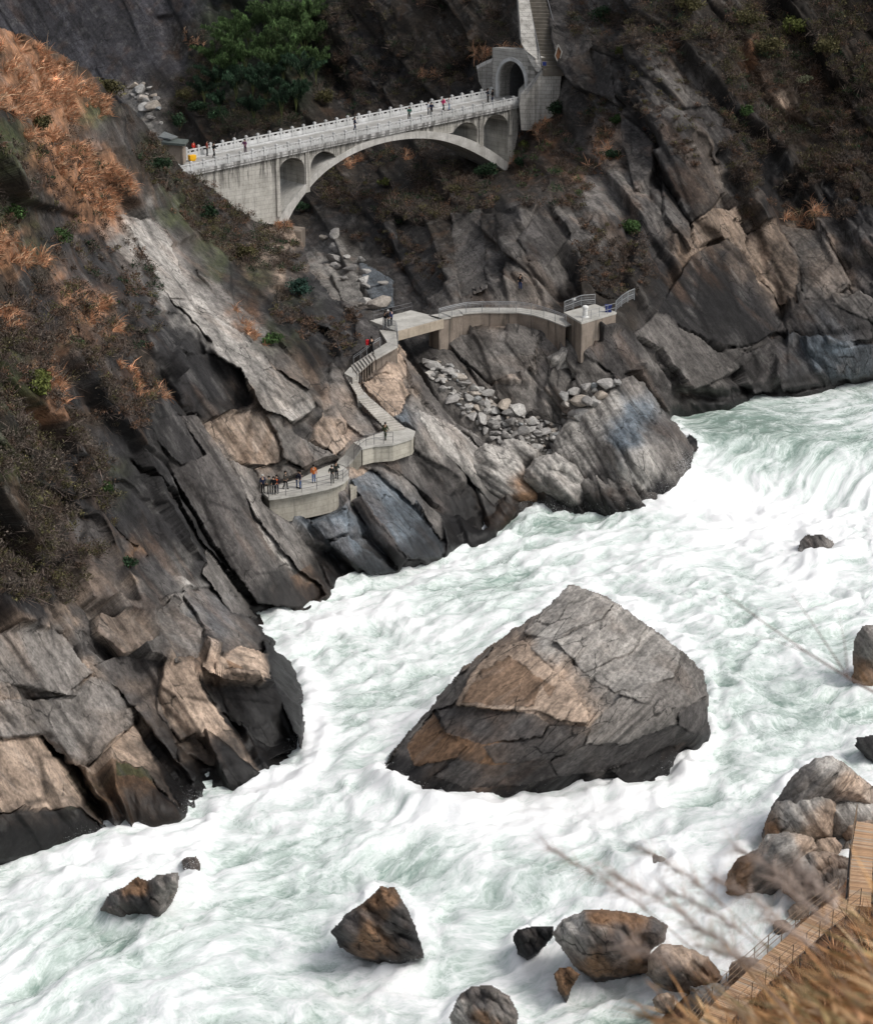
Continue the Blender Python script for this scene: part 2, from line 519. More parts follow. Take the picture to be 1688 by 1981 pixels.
    col = col * ((1 - .6 * np.clip(ck * gate, 0, 1)) * (1 + .20 * TONES[0] + .24 * TONES[1] + .10 * TONES[2]))[..., None]
    lev = level(P[..., 0], P[..., 1])
    wet = 1 - sstep(.35, 1.0, (P[..., 2] - lev) / (wetmax * (1 + .9 * fbm(X / 45, Y / 45, None, seed + 8, 4))))
    used, F = grid_faces(mask)
    u = used.reshape(X.shape)
    V = P[u]; nv = len(V)
    V, F, bv = skirt(V, F, off)
    ex = lambda a: np.concatenate([a[u], a[u][bv]])
    o = mesh_np(name, V, F, ROCK, None, True, {'strata': ex(st), 'rock_colour': ex(col), 'wet': ex(wet)})
    tag(o, kind='structure')
    return dict(o=o, X=X, Y=Y, P=P, N=N, mask=mask, x0=x0, y0=y0, step=step)
def surf(T, px, py):
    """world point and normal of a terrain under a pixel of the survey grid"""
    j = np.clip(np.round((np.asarray(py) - T['y0']) / T['step']).astype(int), 0, T['X'].shape[0] - 1)
    i = np.clip(np.round((np.asarray(px) - T['x0']) / T['step']).astype(int), 0, T['X'].shape[1] - 1)
    return T['P'][j, i], T['N'][j, i], T['mask'][j, i]
def creases(X, Y, lst):
    out = np.zeros(X.shape)
    wx = X + 9 * fbm(X / 40, Y / 40, None, 71, 3); wy = Y + 9 * fbm(X / 40, Y / 40, None, 72, 3)
    for line, depth, wl_, wr in lst:
        d, s, t = linedist(wx, wy, line)
        s = np.where(np.abs(s) < d * .5, d * np.sign(s + 1e-6), s)
        end = np.minimum(sstep(0, .12, t), 1 - sstep(.9, 1.0, t)) * .8 + .2
        end = np.where(d > np.abs(s) + 1, end * np.exp(-((d - np.abs(s)) / 20) ** 2), end)
        out -= depth * end * np.where(s < 0, np.exp(-(d / wl_) ** 2), np.exp(-(d / wr) ** 2))
        out += .45 * depth * end * np.where(s > 0, np.exp(-((d - 2.2 * wr) / (1.6 * wr)) ** 2), 0)
    return out
W0 = ('z', 0.0)
WU = ('z', 3.7)
def zz(v): return ('z', v)

# ---- left bank
A_POLY = [(-80, 10), (20, 52), (90, 84), (180, 140), (255, 205), (318, 285), (362, 330), (430, 378), (500, 422), (560, 440),
          (588, 470), (600, 520), (640, 575), (700, 602), (722, 628), (745, 646), (772, 668), (800, 705), (845, 765), (880, 812),
          (925, 842), (960, 880), (985, 935), (1000, 985), (985, 1010), (950, 1075), (880, 1110), (790, 1150), (680, 1190),
          (600, 1225), (560, 1245), (610, 1330), (625, 1420), (615, 1490), (545, 1540), (430, 1560), (400, 1620), (250, 1660), (40, 1720),
          (-80, 1740)]
A_CTRL = [  # shoreline
    (-70, 1685, W0), (30, 1668, W0), (120, 1640, W0), (205, 1605, zz(.4)), (240, 1600, W0), (320, 1595, W0), (362, 1580, W0), (345, 1515, zz(.5)),
    (420, 1502, zz(.3)), (505, 1502, W0), (575, 1462, W0), (592, 1400, W0), (590, 1340, W0), (540, 1230, W0), (512, 1193, W0),
    (590, 1182, W0), (640, 1155, W0), (680, 1120, W0), (765, 1110, W0), (800, 1092, W0), (858, 1072, W0), (880, 1052, W0), (942, 1034, W0),
    (905, 1005, zz(.6)), (935, 1000, W0), (1000, 996, W0),
    # below the water
    (0, 1730, zz(-5)), (250, 1660, zz(-5)), (400, 1620, zz(-5)), (545, 1560, zz(-5)), (640, 1420, zz(-5)), (620, 1300, zz(-5)), (580, 1250, zz(-4)),
    (700, 1180, zz(-5)), (820, 1140, zz(-5)), (960, 1085, zz(-5)), (1010, 1030, zz(-4)),
    # bluff above the near water
    (0, 1450, 117.5), (100, 1480, 119), (200, 1480, 121.5), (0, 1240, 122), (130, 1300, 125), (250, 1300, 130), (330, 1400, 129.0), (430, 1400, 129.8), (380, 1220, 137),
    (480, 1250, 140), (540, 1300, 139.5), (520, 1420, 130.2), (560, 1380, 133.8), (430, 1460, 127.0), (330, 1480, 125.2), (200, 1560, 118.6), (330, 1560, 119.2), (545, 1450, 130.6),
    # slope
    (-70, 1050, 126), (20, 1000, 129), (150, 1000, 138), (300, 1000, 149), (420, 1050, 154), (520, 1080, 159), (600, 1100, 162),
    (-70, 700, 133), (25, 700, 136), (150, 700, 147), (300, 750, 160), (400, 800, 166), (420, 900, 162), (480, 960, 164),
    (-70, 300, 150), (25, 300, 157), (120, 300, 172), (220, 300, 194), (290, 330, 208), (-70, 15, 164), (25, 58, 172), (95, 88, 184), (180, 145, 201), (258, 208, 214),
    (318, 288, 221), (364, 335, 226), (430, 382, 231), (500, 424, 236), (558, 440, 236.5), (585, 470, 231),
    (230, 430, 191), (300, 560, 180), (380, 480, 205), (450, 520, 206), (420, 660, 177), (520, 760, 174), (600, 800, 175.5), (560, 680, 184), (500, 600, 194),
    (560, 560, 204), (640, 600, 204), (640, 700, 188), (620, 880, 173), (560, 900, 170), (505, 930, 167),
    # platform, walkway and stair ground
    (520, 958, zz(7.4)), (600, 950, zz(7.4)), (672, 925, zz(7.4)), (700, 862, zz(9.0)), (800, 842, zz(9.7)), (745, 838, zz(10.0)), (700, 768, zz(11.6)), (680, 722, zz(13.2)),
    (755, 656, zz(15.3)), (735, 640, zz(16.0)), (725, 690, zz(14.6)), (760, 690, zz(14.2)), (780, 760, 186.5),
    # ribs below the stairs
    (840, 800, 187.5), (900, 850, 187.0), (960, 920, 185.0), (850, 900, 182), (780, 950, 176.5), (860, 980, 178.5), (700, 1000, 168), (620, 1010, 165)]
A_CREASE = [
    ([(330, 900), (375, 965), (430, 1060), (490, 1180)], 3.2, 26, 14), ([(215, 950), (300, 1040), (420, 1130), (515, 1200)], 2.0, 22, 12),
    ([(385, 600), (410, 690), (440, 745), (492, 800)], 3.2, 40, 12), ([(230, 440), (300, 560), (360, 640), (420, 720)], 2.4, 34, 10),
    ([(445, 790), (520, 900), (560, 990), (640, 1090)], 1.6, 24, 14), ([(395, 1305), (440, 1370), (500, 1470)], 2.6, 10, 30),
    ([(75, 1410), (130, 1480), (215, 1615)], 3.0, 20, 10), ([(235, 1370), (290, 1430), (365, 1540)], 2.4, 18, 12), ([(330, 1380), (380, 1440), (410, 1510)], 1.8, 14, 10),
    ([(190, 1225), (260, 1290), (330, 1400)], 1.6, 16, 12), ([(40, 1340), (140, 1380), (250, 1340)], 1.0, 10, 14), ([(470, 1180), (540, 1290), (575, 1450)], 1.4, 16, 10),
    ([(680, 965), (720, 1040), (775, 1110)], 1.8, 16, 9), ([(600, 1005), (640, 1060), (690, 1120)], 1.6, 14, 9), ([(690, 880), (770, 960), (865, 1080)], 2.0, 16, 10),
    ([(790, 880), (850, 940), (940, 1035)], 1.5, 14, 9), ([(770, 680), (830, 760), (890, 830), (950, 900)], 1.2, 12, 8), ([(800, 850), (870, 880), (920, 960)], 1.4, 16, 12),
    ([(130, 700), (190, 800), (260, 890)], 1.6, 20, 12), ([(110, 930), (160, 1010), (190, 1090)], 1.8, 18, 12), ([(255, 990), (300, 1080), (400, 1200)], 1.2, 16, 10),
    ([(300, 300), (340, 390), (420, 470), (560, 600)], 1.8, 26, 14), ([(510, 470), (540, 540), (570, 640), (650, 720)], 1.6, 20, 12),
    ([(490, 800), (560, 790), (640, 800)], 1.6, 12, 10), ([(20, 480), (100, 590), (180, 690)], 1.5, 22, 12), ([(120, 480), (220, 600), (330, 740), (400, 850)], 1.8, 26, 12),
    ([(530, 905), (560, 888), (585, 905)], 1.0, 10, 8)]
def A_relief(X, Y):
    sc = np.interp(Y, [0, 500, 1000, 1600], [1.25, 1.1, 1.0, .95])
    big = creases(X, Y, A_CREASE)
    flat = 1 - .75 * (np.exp(-(((X - 420) / 90) ** 2 + ((Y - 640) / 90) ** 2)))
    built = np.ones(X.shape)
    for line, w in (([(505, 955), (600, 940), (660, 915), (690, 870), (800, 845)], 34), ([(790, 835), (700, 765), (675, 722), (750, 665), (745, 640)], 30)):
        d, _, _ = linedist(X, Y, line)
        built = np.minimum(built, sstep(w * .7, w * 1.7, d))
    big = big * (.1 + .9 * built)
    small = blocks(X, Y, 95, 330, 2.4, 11, bias=.65, crack=.5) * flat + facets(X, Y, 40, 130, 1.7, 23) * (.4 + .6 * flat) + facets(X, Y, 15, 46, .62, 31) + blocks(X, Y, 9, 26, .16, 37, crack=.06)
    return big, small * sc * (.05 + .95 * built)
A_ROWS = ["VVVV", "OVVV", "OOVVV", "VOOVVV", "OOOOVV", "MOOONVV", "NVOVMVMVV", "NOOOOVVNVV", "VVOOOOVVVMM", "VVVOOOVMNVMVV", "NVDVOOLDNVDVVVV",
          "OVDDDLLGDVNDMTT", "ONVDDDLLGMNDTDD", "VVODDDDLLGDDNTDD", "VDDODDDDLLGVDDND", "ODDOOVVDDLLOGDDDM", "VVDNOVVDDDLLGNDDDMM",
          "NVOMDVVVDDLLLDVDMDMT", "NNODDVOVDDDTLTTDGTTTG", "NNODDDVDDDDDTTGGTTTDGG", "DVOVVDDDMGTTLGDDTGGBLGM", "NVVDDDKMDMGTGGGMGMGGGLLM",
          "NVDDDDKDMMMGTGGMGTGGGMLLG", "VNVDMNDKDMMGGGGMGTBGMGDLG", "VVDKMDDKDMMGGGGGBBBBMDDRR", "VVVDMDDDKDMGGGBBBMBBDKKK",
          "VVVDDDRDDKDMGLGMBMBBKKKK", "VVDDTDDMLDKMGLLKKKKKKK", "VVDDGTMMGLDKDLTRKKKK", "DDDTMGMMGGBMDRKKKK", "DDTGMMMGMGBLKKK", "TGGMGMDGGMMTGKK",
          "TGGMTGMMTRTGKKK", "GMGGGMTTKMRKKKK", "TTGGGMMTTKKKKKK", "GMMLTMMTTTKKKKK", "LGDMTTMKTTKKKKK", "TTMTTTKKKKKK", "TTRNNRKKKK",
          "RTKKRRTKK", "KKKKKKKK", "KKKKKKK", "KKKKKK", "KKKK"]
A_BLOBS = [(240, 1515, 60, 11, 5, 'N', .95), (600, 1120, 34, 12, 57, 'R', .5), (40, 1520, 70, 60, 0, 'T', .8), (230, 1450, 55, 70, 40, 'T', .8), (380, 1380, 60, 90, 40, 'T', .7),
           (470, 1290, 40, 50, 40, 'T', .7), (455, 1385, 70, 45, 55, 'K', .9), (520, 1400, 40, 90, 60, 'K', .9), (780, 1010, 90, 26, 55, 'B', .6), (700, 980, 60, 22, 55, 'B', .8),
           (740, 760, 34, 30, 0, 'T', .9), (765, 715, 22, 20, 0, 'T', .9), (475, 870, 8, 60, 0, 'R', .6), (510, 850, 7, 60, 0, 'R', .6)]
A_SLABS = [([(328, 580), (372, 580), (470, 646), (492, 689), (596, 760), (605, 793), (569, 815), (509, 793), (492, 766), (460, 706), (416, 667), (356, 602)], 'L', .9, .8), ([(240, 412), (300, 430), (345, 500), (372, 578), (328, 578), (275, 490)], 'L', .7, .75), ([(380, 520), (430, 560), (520, 640), (600, 740), (598, 756), (500, 688), (470, 640)], 'G', .3, .6),
    ([(339, 689), (416, 684), (470, 722), (487, 782), (416, 810), (377, 799), (350, 739)], 'D', -.9, .9), ([(405, 812), (487, 799), (509, 799), (540, 840), (550, 890), (492, 908), (449, 875)], 'T', .1, .6), ([(509, 799), (580, 843), (662, 886), (591, 908), (547, 886), (536, 837)], 'G', .6, .7),  # first slab: shadow under the pale overhang is put into its dark colour
    ([(306, 810), (383, 799), (438, 886), (525, 996), (596, 1094), (628, 1150), (580, 1180), (492, 1168), (416, 1051), (350, 941), (312, 875)], 'M', .9, .7), ([(449, 886), (492, 910), (525, 962), (607, 1072), (643, 1146), (580, 1105), (492, 996)], 'G', .5, .85), ([(492, 1007), (520, 1062), (588, 1125), (604, 1131), (525, 1051)], 'L', 0, .8), ([(600, 1090), (640, 1150), (600, 1170), (560, 1120)], 'R', 0, .6),
    ([(250, 890), (328, 963), (416, 1072), (488, 1172), (466, 1152), (345, 1018)], 'K', -1.3, .95), ([(137, 963), (230, 930), (306, 996), (394, 1105), (465, 1155), (383, 1144), (306, 1100), (219, 1018)], 'D', .5, .6), ([(285, 1204), (328, 1163), (394, 1215), (383, 1275), (339, 1286), (306, 1242)], 'G', .7, .9), ([(350, 1144), (416, 1138), (471, 1182), (525, 1237), (514, 1256), (405, 1259), (394, 1209)], 'M', .3, .8),  # first slab: near-black colour holds the shade of the deep gully
    ([(388, 1291), (465, 1248), (520, 1264), (525, 1313), (481, 1324), (432, 1319)], 'T', .25, .9), ([(432, 1275), (476, 1297), (481, 1320), (448, 1312)], 'R', 0, .8), ([(377, 1313), (416, 1332), (525, 1330), (588, 1368), (588, 1452), (569, 1468), (492, 1434), (416, 1362)], 'K', .1, .95), ([(509, 1237), (565, 1280), (590, 1346), (583, 1448), (547, 1368), (525, 1302)], 'D', .5, .85),
    ([(306, 1291), (372, 1286), (394, 1335), (471, 1445), (506, 1500), (471, 1477), (416, 1439), (383, 1423), (350, 1434), (306, 1379)], 'T', .9, .92), ([(377, 1419), (421, 1477), (405, 1483), (339, 1441)], 'T', .5, .8), ([(181, 1286), (241, 1264), (317, 1286), (306, 1346), (328, 1401), (350, 1477), (306, 1434), (257, 1368)], 'M', .2, .7), ([(-70, 1230), (109, 1220), (181, 1302), (115, 1351), (71, 1330), (-70, 1308)], 'G', .5, .85),
    ([(-70, 1357), (137, 1351), (181, 1308), (230, 1346), (257, 1401), (202, 1450), (186, 1477), (109, 1455), (82, 1423), (-70, 1433)], 'G', 1.0, .75), ([(181, 1477), (257, 1401), (285, 1444), (328, 1532), (358, 1574), (295, 1510), (219, 1499)], 'T', .4, .95), ([(115, 1479), (219, 1501), (295, 1512), (350, 1581), (263, 1596), (164, 1543)], 'R', 0, .7), ([(205, 1500), (290, 1512), (300, 1528), (215, 1522)], 'N', 0, .85), ([(-70, 1434), (77, 1423), (164, 1560), (217, 1610), (153, 1565), (-70, 1576)], 'T', .8, .92), ([(-70, 1578), (153, 1567), (215, 1614), (100, 1650), (-70, 1676)], 'K', .5, .9),
    ([(679, 930), (717, 908), (810, 996), (854, 1054), (852, 1076), (788, 1080), (711, 985)], 'B', .8, .85), ([(591, 1007), (673, 985), (673, 1029), (629, 1045)], 'B', .7, .85), ([(635, 1051), (673, 1034), (768, 1106), (711, 1112)], 'B', .4, .7), ([(679, 969), (700, 958), (790, 1080), (772, 1102)], 'M', .8, .8), ([(668, 897), (706, 886), (755, 908), (852, 996), (852, 1049), (804, 985), (717, 908)], 'G', .5, .7), ([(720, 875), (790, 862), (870, 930), (942, 1018), (932, 1032), (860, 985), (790, 930)], 'M', .5, .75),
    ([(805, 790), (880, 822), (950, 892), (982, 958), (958, 985), (900, 920), (840, 860)], 'L', .5, .7), ([(700, 742), (745, 720), (778, 732), (792, 762), (772, 800), (756, 808)], 'T', .5, .95), ([(772, 676), (796, 700), (845, 770), (880, 818), (862, 818), (806, 752)], 'M', .4, .7), ([(150, 620), (260, 690), (330, 780), (400, 880), (350, 900), (250, 800), (160, 700)], 'D', .4, .7), ([(60, 860), (140, 880), (230, 960), (150, 960), (70, 930)], 'D', .3, .6), ([(120, 990), (175, 1000), (215, 1090), (250, 1180), (190, 1150), (140, 1070)], 'M', .4, .6),
    ([(560, 480), (600, 540), (690, 620), (690, 660), (600, 620), (550, 560)], 'D', .5, .7), ([(640, 700), (670, 730), (700, 800), (735, 835), (700, 845), (640, 790)], 'G', .3, .6), ([(620, 800), (660, 840), (680, 850), (650, 880), (610, 850)], 'T', .3, .6), ([(400, 1060), (470, 1160), (500, 1195), (450, 1185), (390, 1110)], 'G', .5, .6), ([(250, 1060), (330, 1110), (350, 1150), (300, 1160), (250, 1120)], 'D', .3, .7), ([(200, 1180), (280, 1210), (300, 1250), (240, 1262), (190, 1220)], 'T', .3, .5)]
B_SLABS = [([(1196, 216), (1228, 240), (1261, 269), (1261, 322), (1228, 370), (1200, 281)], 'M', .5, .5), ([(1236, 171), (1310, 212), (1391, 220), (1383, 322), (1350, 232), (1314, 224)], 'M', .6, .6), ([(1261, 285), (1318, 252), (1367, 305), (1395, 375), (1367, 419), (1338, 428), (1285, 330)], 'D', .9, .6), ([(1281, 346), (1334, 425), (1338, 481), (1285, 411)], 'M', .3, .6), ([(1338, 430), (1383, 399), (1416, 407), (1444, 452), (1444, 493), (1399, 456), (1350, 472)], 'T', .5, .85),
    ([(1444, 454), (1497, 428), (1540, 501), (1542, 591), (1505, 591), (1469, 529)], 'T', .5, .6), ([(1505, 432), (1587, 444), (1644, 546), (1603, 591), (1554, 583), (1544, 501)], 'G', .7, .6), ([(1342, 489), (1408, 460), (1444, 497), (1509, 629), (1444, 678), (1367, 654), (1269, 605)], 'D', .4, .75), ([(1269, 609), (1367, 658), (1391, 678), (1481, 666), (1432, 713), (1346, 754), (1281, 672), (1228, 644)], 'G', .8, .6), ([(1428, 690), (1481, 670), (1497, 752), (1461, 764)], 'M', .7, .8), ([(1485, 672), (1546, 674), (1583, 744), (1509, 756)], 'M', .7, .7), ([(1554, 674), (1700, 666), (1700, 721), (1603, 739), (1571, 705)], 'B', .5, .5), ([(1509, 623), (1546, 583), (1611, 583), (1700, 631), (1700, 656), (1526, 668)], 'M', .2, .6),
    ([(1000, 460), (1049, 387), (1098, 460), (1061, 509), (1024, 505)], 'M', -1.0, .8), ([(856, 650), (930, 642), (1020, 644), (1040, 662), (1035, 720), (950, 740), (890, 690)], 'G', .6, .7), ([(1042, 660), (1085, 656), (1082, 700), (1050, 760), (1032, 740)], 'G', .3, .7), ([(900, 700), (950, 745), (1030, 745), (1045, 790), (1010, 800), (950, 770)], 'G', .5, .7), ([(1130, 690), (1170, 720), (1190, 756), (1140, 768), (1100, 758)], 'G', .6, .7), ([(1128, 680), (1205, 642), (1240, 690), (1200, 730), (1170, 715)], 'M', .5, .7),
    ([(770, 430), (830, 440), (870, 560), (820, 590), (770, 500)], 'D', .6, .6), ([(870, 410), (930, 402), (945, 560), (890, 588)], 'G', .7, .6), ([(640, 530), (690, 530), (705, 588), (670, 598)], 'L', .8, .85), ([(690, 500), (760, 540), (760, 598), (720, 598)], 'B', .5, .7), ([(1100, 460), (1150, 420), (1200, 520), (1200, 580), (1130, 560)], 'D', .5, .5), ([(1150, 100), (1180, 110), (1190, 200), (1150, 180)], 'M', .7, .6), ([(1090, 60), (1140, 50), (1150, 90), (1110, 130)], 'G', .6, .5), ([(1610, 590), (1660, 560), (1700, 580), (1700, 628)], 'G', .5, .5)]
A_POLYS = [([(235, 410), (300, 430), (340, 500), (420, 580), (500, 650), (560, 710), (612, 780), (600, 812), (540, 830), (505, 790), (470, 740), (440, 700), (380, 640), (330, 580), (270, 480)], 'L', .75),
    ([(470, 690), (540, 700), (610, 780), (590, 810), (520, 800)], 'T', .6), ([(30, 1445), (80, 1430), (130, 1490), (168, 1560), (120, 1565), (-60, 1555)], 'T', .9), ([(250, 1400), (300, 1440), (330, 1500), (350, 1535), (300, 1520), (190, 1490), (200, 1450)], 'T', .95),
    ([(320, 1290), (400, 1285), (440, 1340), (480, 1400), (515, 1450), (470, 1460), (430, 1440), (380, 1440), (330, 1390)], 'T', .9), ([(400, 1270), (470, 1240), (525, 1260), (520, 1320), (470, 1350), (430, 1330)], 'T', .85), ([(440, 1275), (480, 1280), (500, 1320), (450, 1320)], 'R', .8),
    ([(300, 1190), (345, 1162), (398, 1200), (380, 1270), (330, 1282), (288, 1240)], 'G', .8), ([(-60, 1235), (150, 1222), (230, 1300), (250, 1350), (190, 1400), (60, 1320)], 'G', .8), ([(60, 1380), (170, 1370), (250, 1380), (240, 1430), (170, 1470), (80, 1440)], 'M', .6),
    ([(385, 1315), (450, 1330), (575, 1440), (585, 1480), (530, 1480), (480, 1400)], 'K', .95), ([(520, 1260), (590, 1330), (600, 1450), (560, 1440), (510, 1350)], 'D', .8), ([(345, 1430), (400, 1440), (440, 1510), (370, 1530)], 'K', .9), ([(440, 1455), (512, 1455), (520, 1520), (470, 1510)], 'K', .9),
    ([(690, 910), (750, 955), (800, 1010), (858, 1080), (800, 1090), (740, 1030), (690, 960)], 'B', .8), ([(600, 1000), (640, 1000), (705, 1060), (700, 1105), (650, 1080)], 'B', .75), ([(700, 740), (745, 718), (778, 730), (792, 762), (772, 800), (752, 815)], 'T', .95), ([(748, 690), (780, 678), (792, 700), (780, 722), (750, 716)], 'T', .9),
    ([(360, 680), (440, 700), (492, 782), (480, 806), (395, 792)], 'D', .9), ([(415, 805), (500, 800), (600, 860), (610, 895), (500, 912), (440, 880)], 'G', .7), ([(430, 890), (500, 960), (600, 1080), (640, 1150), (560, 1180), (480, 1060)], 'G', .5), ([(520, 990), (590, 1080), (640, 1140), (620, 1150), (560, 1080)], 'L', .6),
    ([(700, 880), (745, 870), (830, 940), (900, 1010), (840, 1040), (760, 960)], 'M', .6), ([(800, 780), (880, 830), (930, 900), (880, 880), (800, 830)], 'L', .5), ([(330, 880), (380, 960), (480, 1170), (440, 1150), (350, 1000)], 'K', .8), ([(120, 940), (165, 960), (200, 1080), (150, 1040)], 'K', .7), ([(240, 870), (285, 900), (270, 945)], 'K', .9),
    ([(30, 490), (90, 560), (140, 650), (90, 640), (30, 580)], 'D', .7), ([(160, 430), (240, 500), (330, 640), (400, 720), (330, 720), (220, 600)], 'D', .7)]
B_POLYS = [([(772, 660), (850, 648), (862, 700), (980, 790), (900, 765), (830, 720)], 'K', .95), ([(852, 648), (1086, 648), (1082, 720), (1040, 800), (960, 772), (880, 700)], 'G', .6), ([(980, 680), (1070, 690), (1060, 730), (990, 720)], 'T', .35),
    ([(1340, 440), (1390, 408), (1440, 420), (1490, 560), (1460, 600), (1420, 520), (1390, 460), (1350, 475)], 'T', .7), ([(1470, 470), (1560, 470), (1610, 600), (1560, 620), (1500, 560)], 'G', .5), ([(1240, 480), (1380, 470), (1440, 560), (1480, 640), (1380, 640), (1280, 560)], 'D', .6), ([(1250, 650), (1400, 620), (1440, 680), (1420, 770), (1330, 770)], 'G', .45),
    ([(640, 530), (690, 530), (705, 590), (670, 600)], 'L', .8), ([(690, 500), (760, 540), (760, 600), (720, 600)], 'B', .7), ([(590, 440), (640, 450), (640, 520), (600, 500)], 'G', .6), ([(235, 150), (300, 170), (310, 215), (260, 210)], 'L', .8), ([(870, 420), (930, 400), (940, 560), (880, 580)], 'G', .5), ([(980, 440), (1050, 400), (1090, 470), (1080, 520), (990, 540)], 'M', .7)]
A_CLEAR = [([(504, 950), (515, 940), (545, 934), (585, 921), (608, 910), (630, 899), (652, 893), (668, 901), (678, 912), (678, 924), (668, 934), (630, 946), (560, 960), (518, 966)], zz(7.86)),
    ([(518, 964), (560, 958), (630, 944), (670, 931), (682, 922), (684, 956), (650, 985), (600, 1000), (568, 1000), (545, 985)], 169.5),
    ([(648, 894), (662, 878), (682, 854), (702, 866), (686, 890), (668, 904)], ('y', (856, 898), (9.72, 7.9))), ([(682, 856), (716, 842), (748, 830), (784, 824), (804, 833), (799, 848), (762, 860), (700, 868)], zz(9.76)),
    ([(702, 866), (760, 858), (800, 847), (800, 862), (770, 876), (712, 880)], 178.5), ([(690, 771), (714, 766), (786, 827), (750, 834)], ('y', (770, 830), (11.95, 9.85))), ([(666, 724), (684, 722), (708, 759), (690, 766)], ('y', (726, 762), (13.3, 12.12))), ([(664, 722), (681, 704), (696, 720), (682, 733)], zz(13.45)),
    ([(679, 706), (719, 679), (728, 692), (692, 724)], ('x', (684, 723), (13.45, 14.7))), ([(718, 680), (749, 660), (734, 636), (768, 640), (770, 669), (728, 693)], ('y', (640, 690), (16.0, 14.75))), ([(728, 693), (770, 669), (772, 690), (728, 714)], 189.5)]
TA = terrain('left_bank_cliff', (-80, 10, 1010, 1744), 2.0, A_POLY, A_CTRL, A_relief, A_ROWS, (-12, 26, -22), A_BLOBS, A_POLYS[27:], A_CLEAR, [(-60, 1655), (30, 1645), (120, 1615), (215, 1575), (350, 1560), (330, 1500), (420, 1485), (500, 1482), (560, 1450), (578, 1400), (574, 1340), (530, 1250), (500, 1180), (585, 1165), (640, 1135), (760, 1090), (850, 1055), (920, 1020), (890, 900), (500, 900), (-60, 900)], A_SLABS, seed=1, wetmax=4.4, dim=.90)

# ---- gorge side behind: ravine bed, right bank, slopes above the bridge
B_POLY = [(150, -60), (1900, -60), (1900, 720), (1780, 745), (1663, 775), (1560, 800), (1440, 830), (1345, 850), (1300, 880), (1300, 1050), (930, 1050),
          (880, 1000), (820, 900), (700, 760), (560, 600), (380, 480), (200, 320), (60, 160), (-60, 110), (-240, 60), (-240, -60)]
B_CTRL = [(1780, 730, WU), (1663, 742, WU), (1560, 765, WU), (1440, 783, WU), (1385, 800, WU), (1310, 812, WU), (1450, 835, zz(-1)), (1663, 790, zz(-1)),
    (1180, 1000, W0), (1000, 996, W0), (935, 1004, W0), (1000, 1050, zz(-4)), (1250, 1050, zz(-4)), (1260, 985, zz(1.0)), (1290, 900, zz(3.0)),
    # ravine bed
    (820, 700, 197), (800, 668, 203), (860, 740, 194), (950, 800, 192.5), (1000, 870, 189.5), (1000, 930, 186.3), (900, 880, 188.5), (1100, 900, 188.0), (1080, 820, 194),
    (740, 560, 227), (700, 520, 238), (650, 450, 252), (620, 500, 246), (560, 600, 224), (700, 640, 212), (600, 400, 268), (480, 330, 285),
    # rock under the walkway
    (900, 690, 198), (1000, 700, 197), (1000, 640, 199.5), (870, 640, 202), (1080, 690, 196.5), (1050, 780, 194.5), (1130, 660, 196.5), (1160, 720, 194), (1200, 640, 198),
    (860, 610, 205), (1000, 600, 204), (1100, 590, 206), (1180, 585, 205),
    # right bank
    (1500, 500, 226), (1663, 500, 222), (1780, 500, 218), (1500, 650, 217), (1663, 650, 214), (1500, 25, 252), (1663, 25, 249), (1780, -50, 250), (1500, 300, 239), (1663, 300, 236),
    (1250, 600, 208), (1250, 700, 200), (1300, 780, 200), (1380, 700, 207), (1380, 600, 214), (1250, 440, 221), (1380, 430, 225), (1250, 300, 232), (1380, 250, 236), (1250, 100, 247), (1380, 80, 247),
    (1100, 200, 257), (1100, 25, 268), (1120, 300, 245), (1000, 560, 208), (1000, 480, 212), (1000, 400, 220), (990, 345, 248), (975, 325, 262), (1100, 450, 216), (1120, 540, 209),
    (900, 560, 213), (900, 470, 226), (850, 520, 224), (800, 600, 216), (800, 480, 238), (800, 400, 250), (780, 330, 265), (900, 380, 250), (880, 310, 264),
    # behind the bridge
    (950, 250, 272), (950, 60, 281), (850, 100, 290), (800, 250, 280), (700, 150, 302), (600, 250, 290), (700, 30, 311), (480, 240, 296), (500, 30, 322), (400, 240, 305), (330, 220, 313), (270, 190, 322),
    (400, 100, 322), (200, 100, 337), (200, 25, 346), (300, 30, 340), (60, 60, 350), (-60, -40, 358), (250, 300, 305), (350, 420, 280), (900, -50, 295), (1250, -50, 262)]
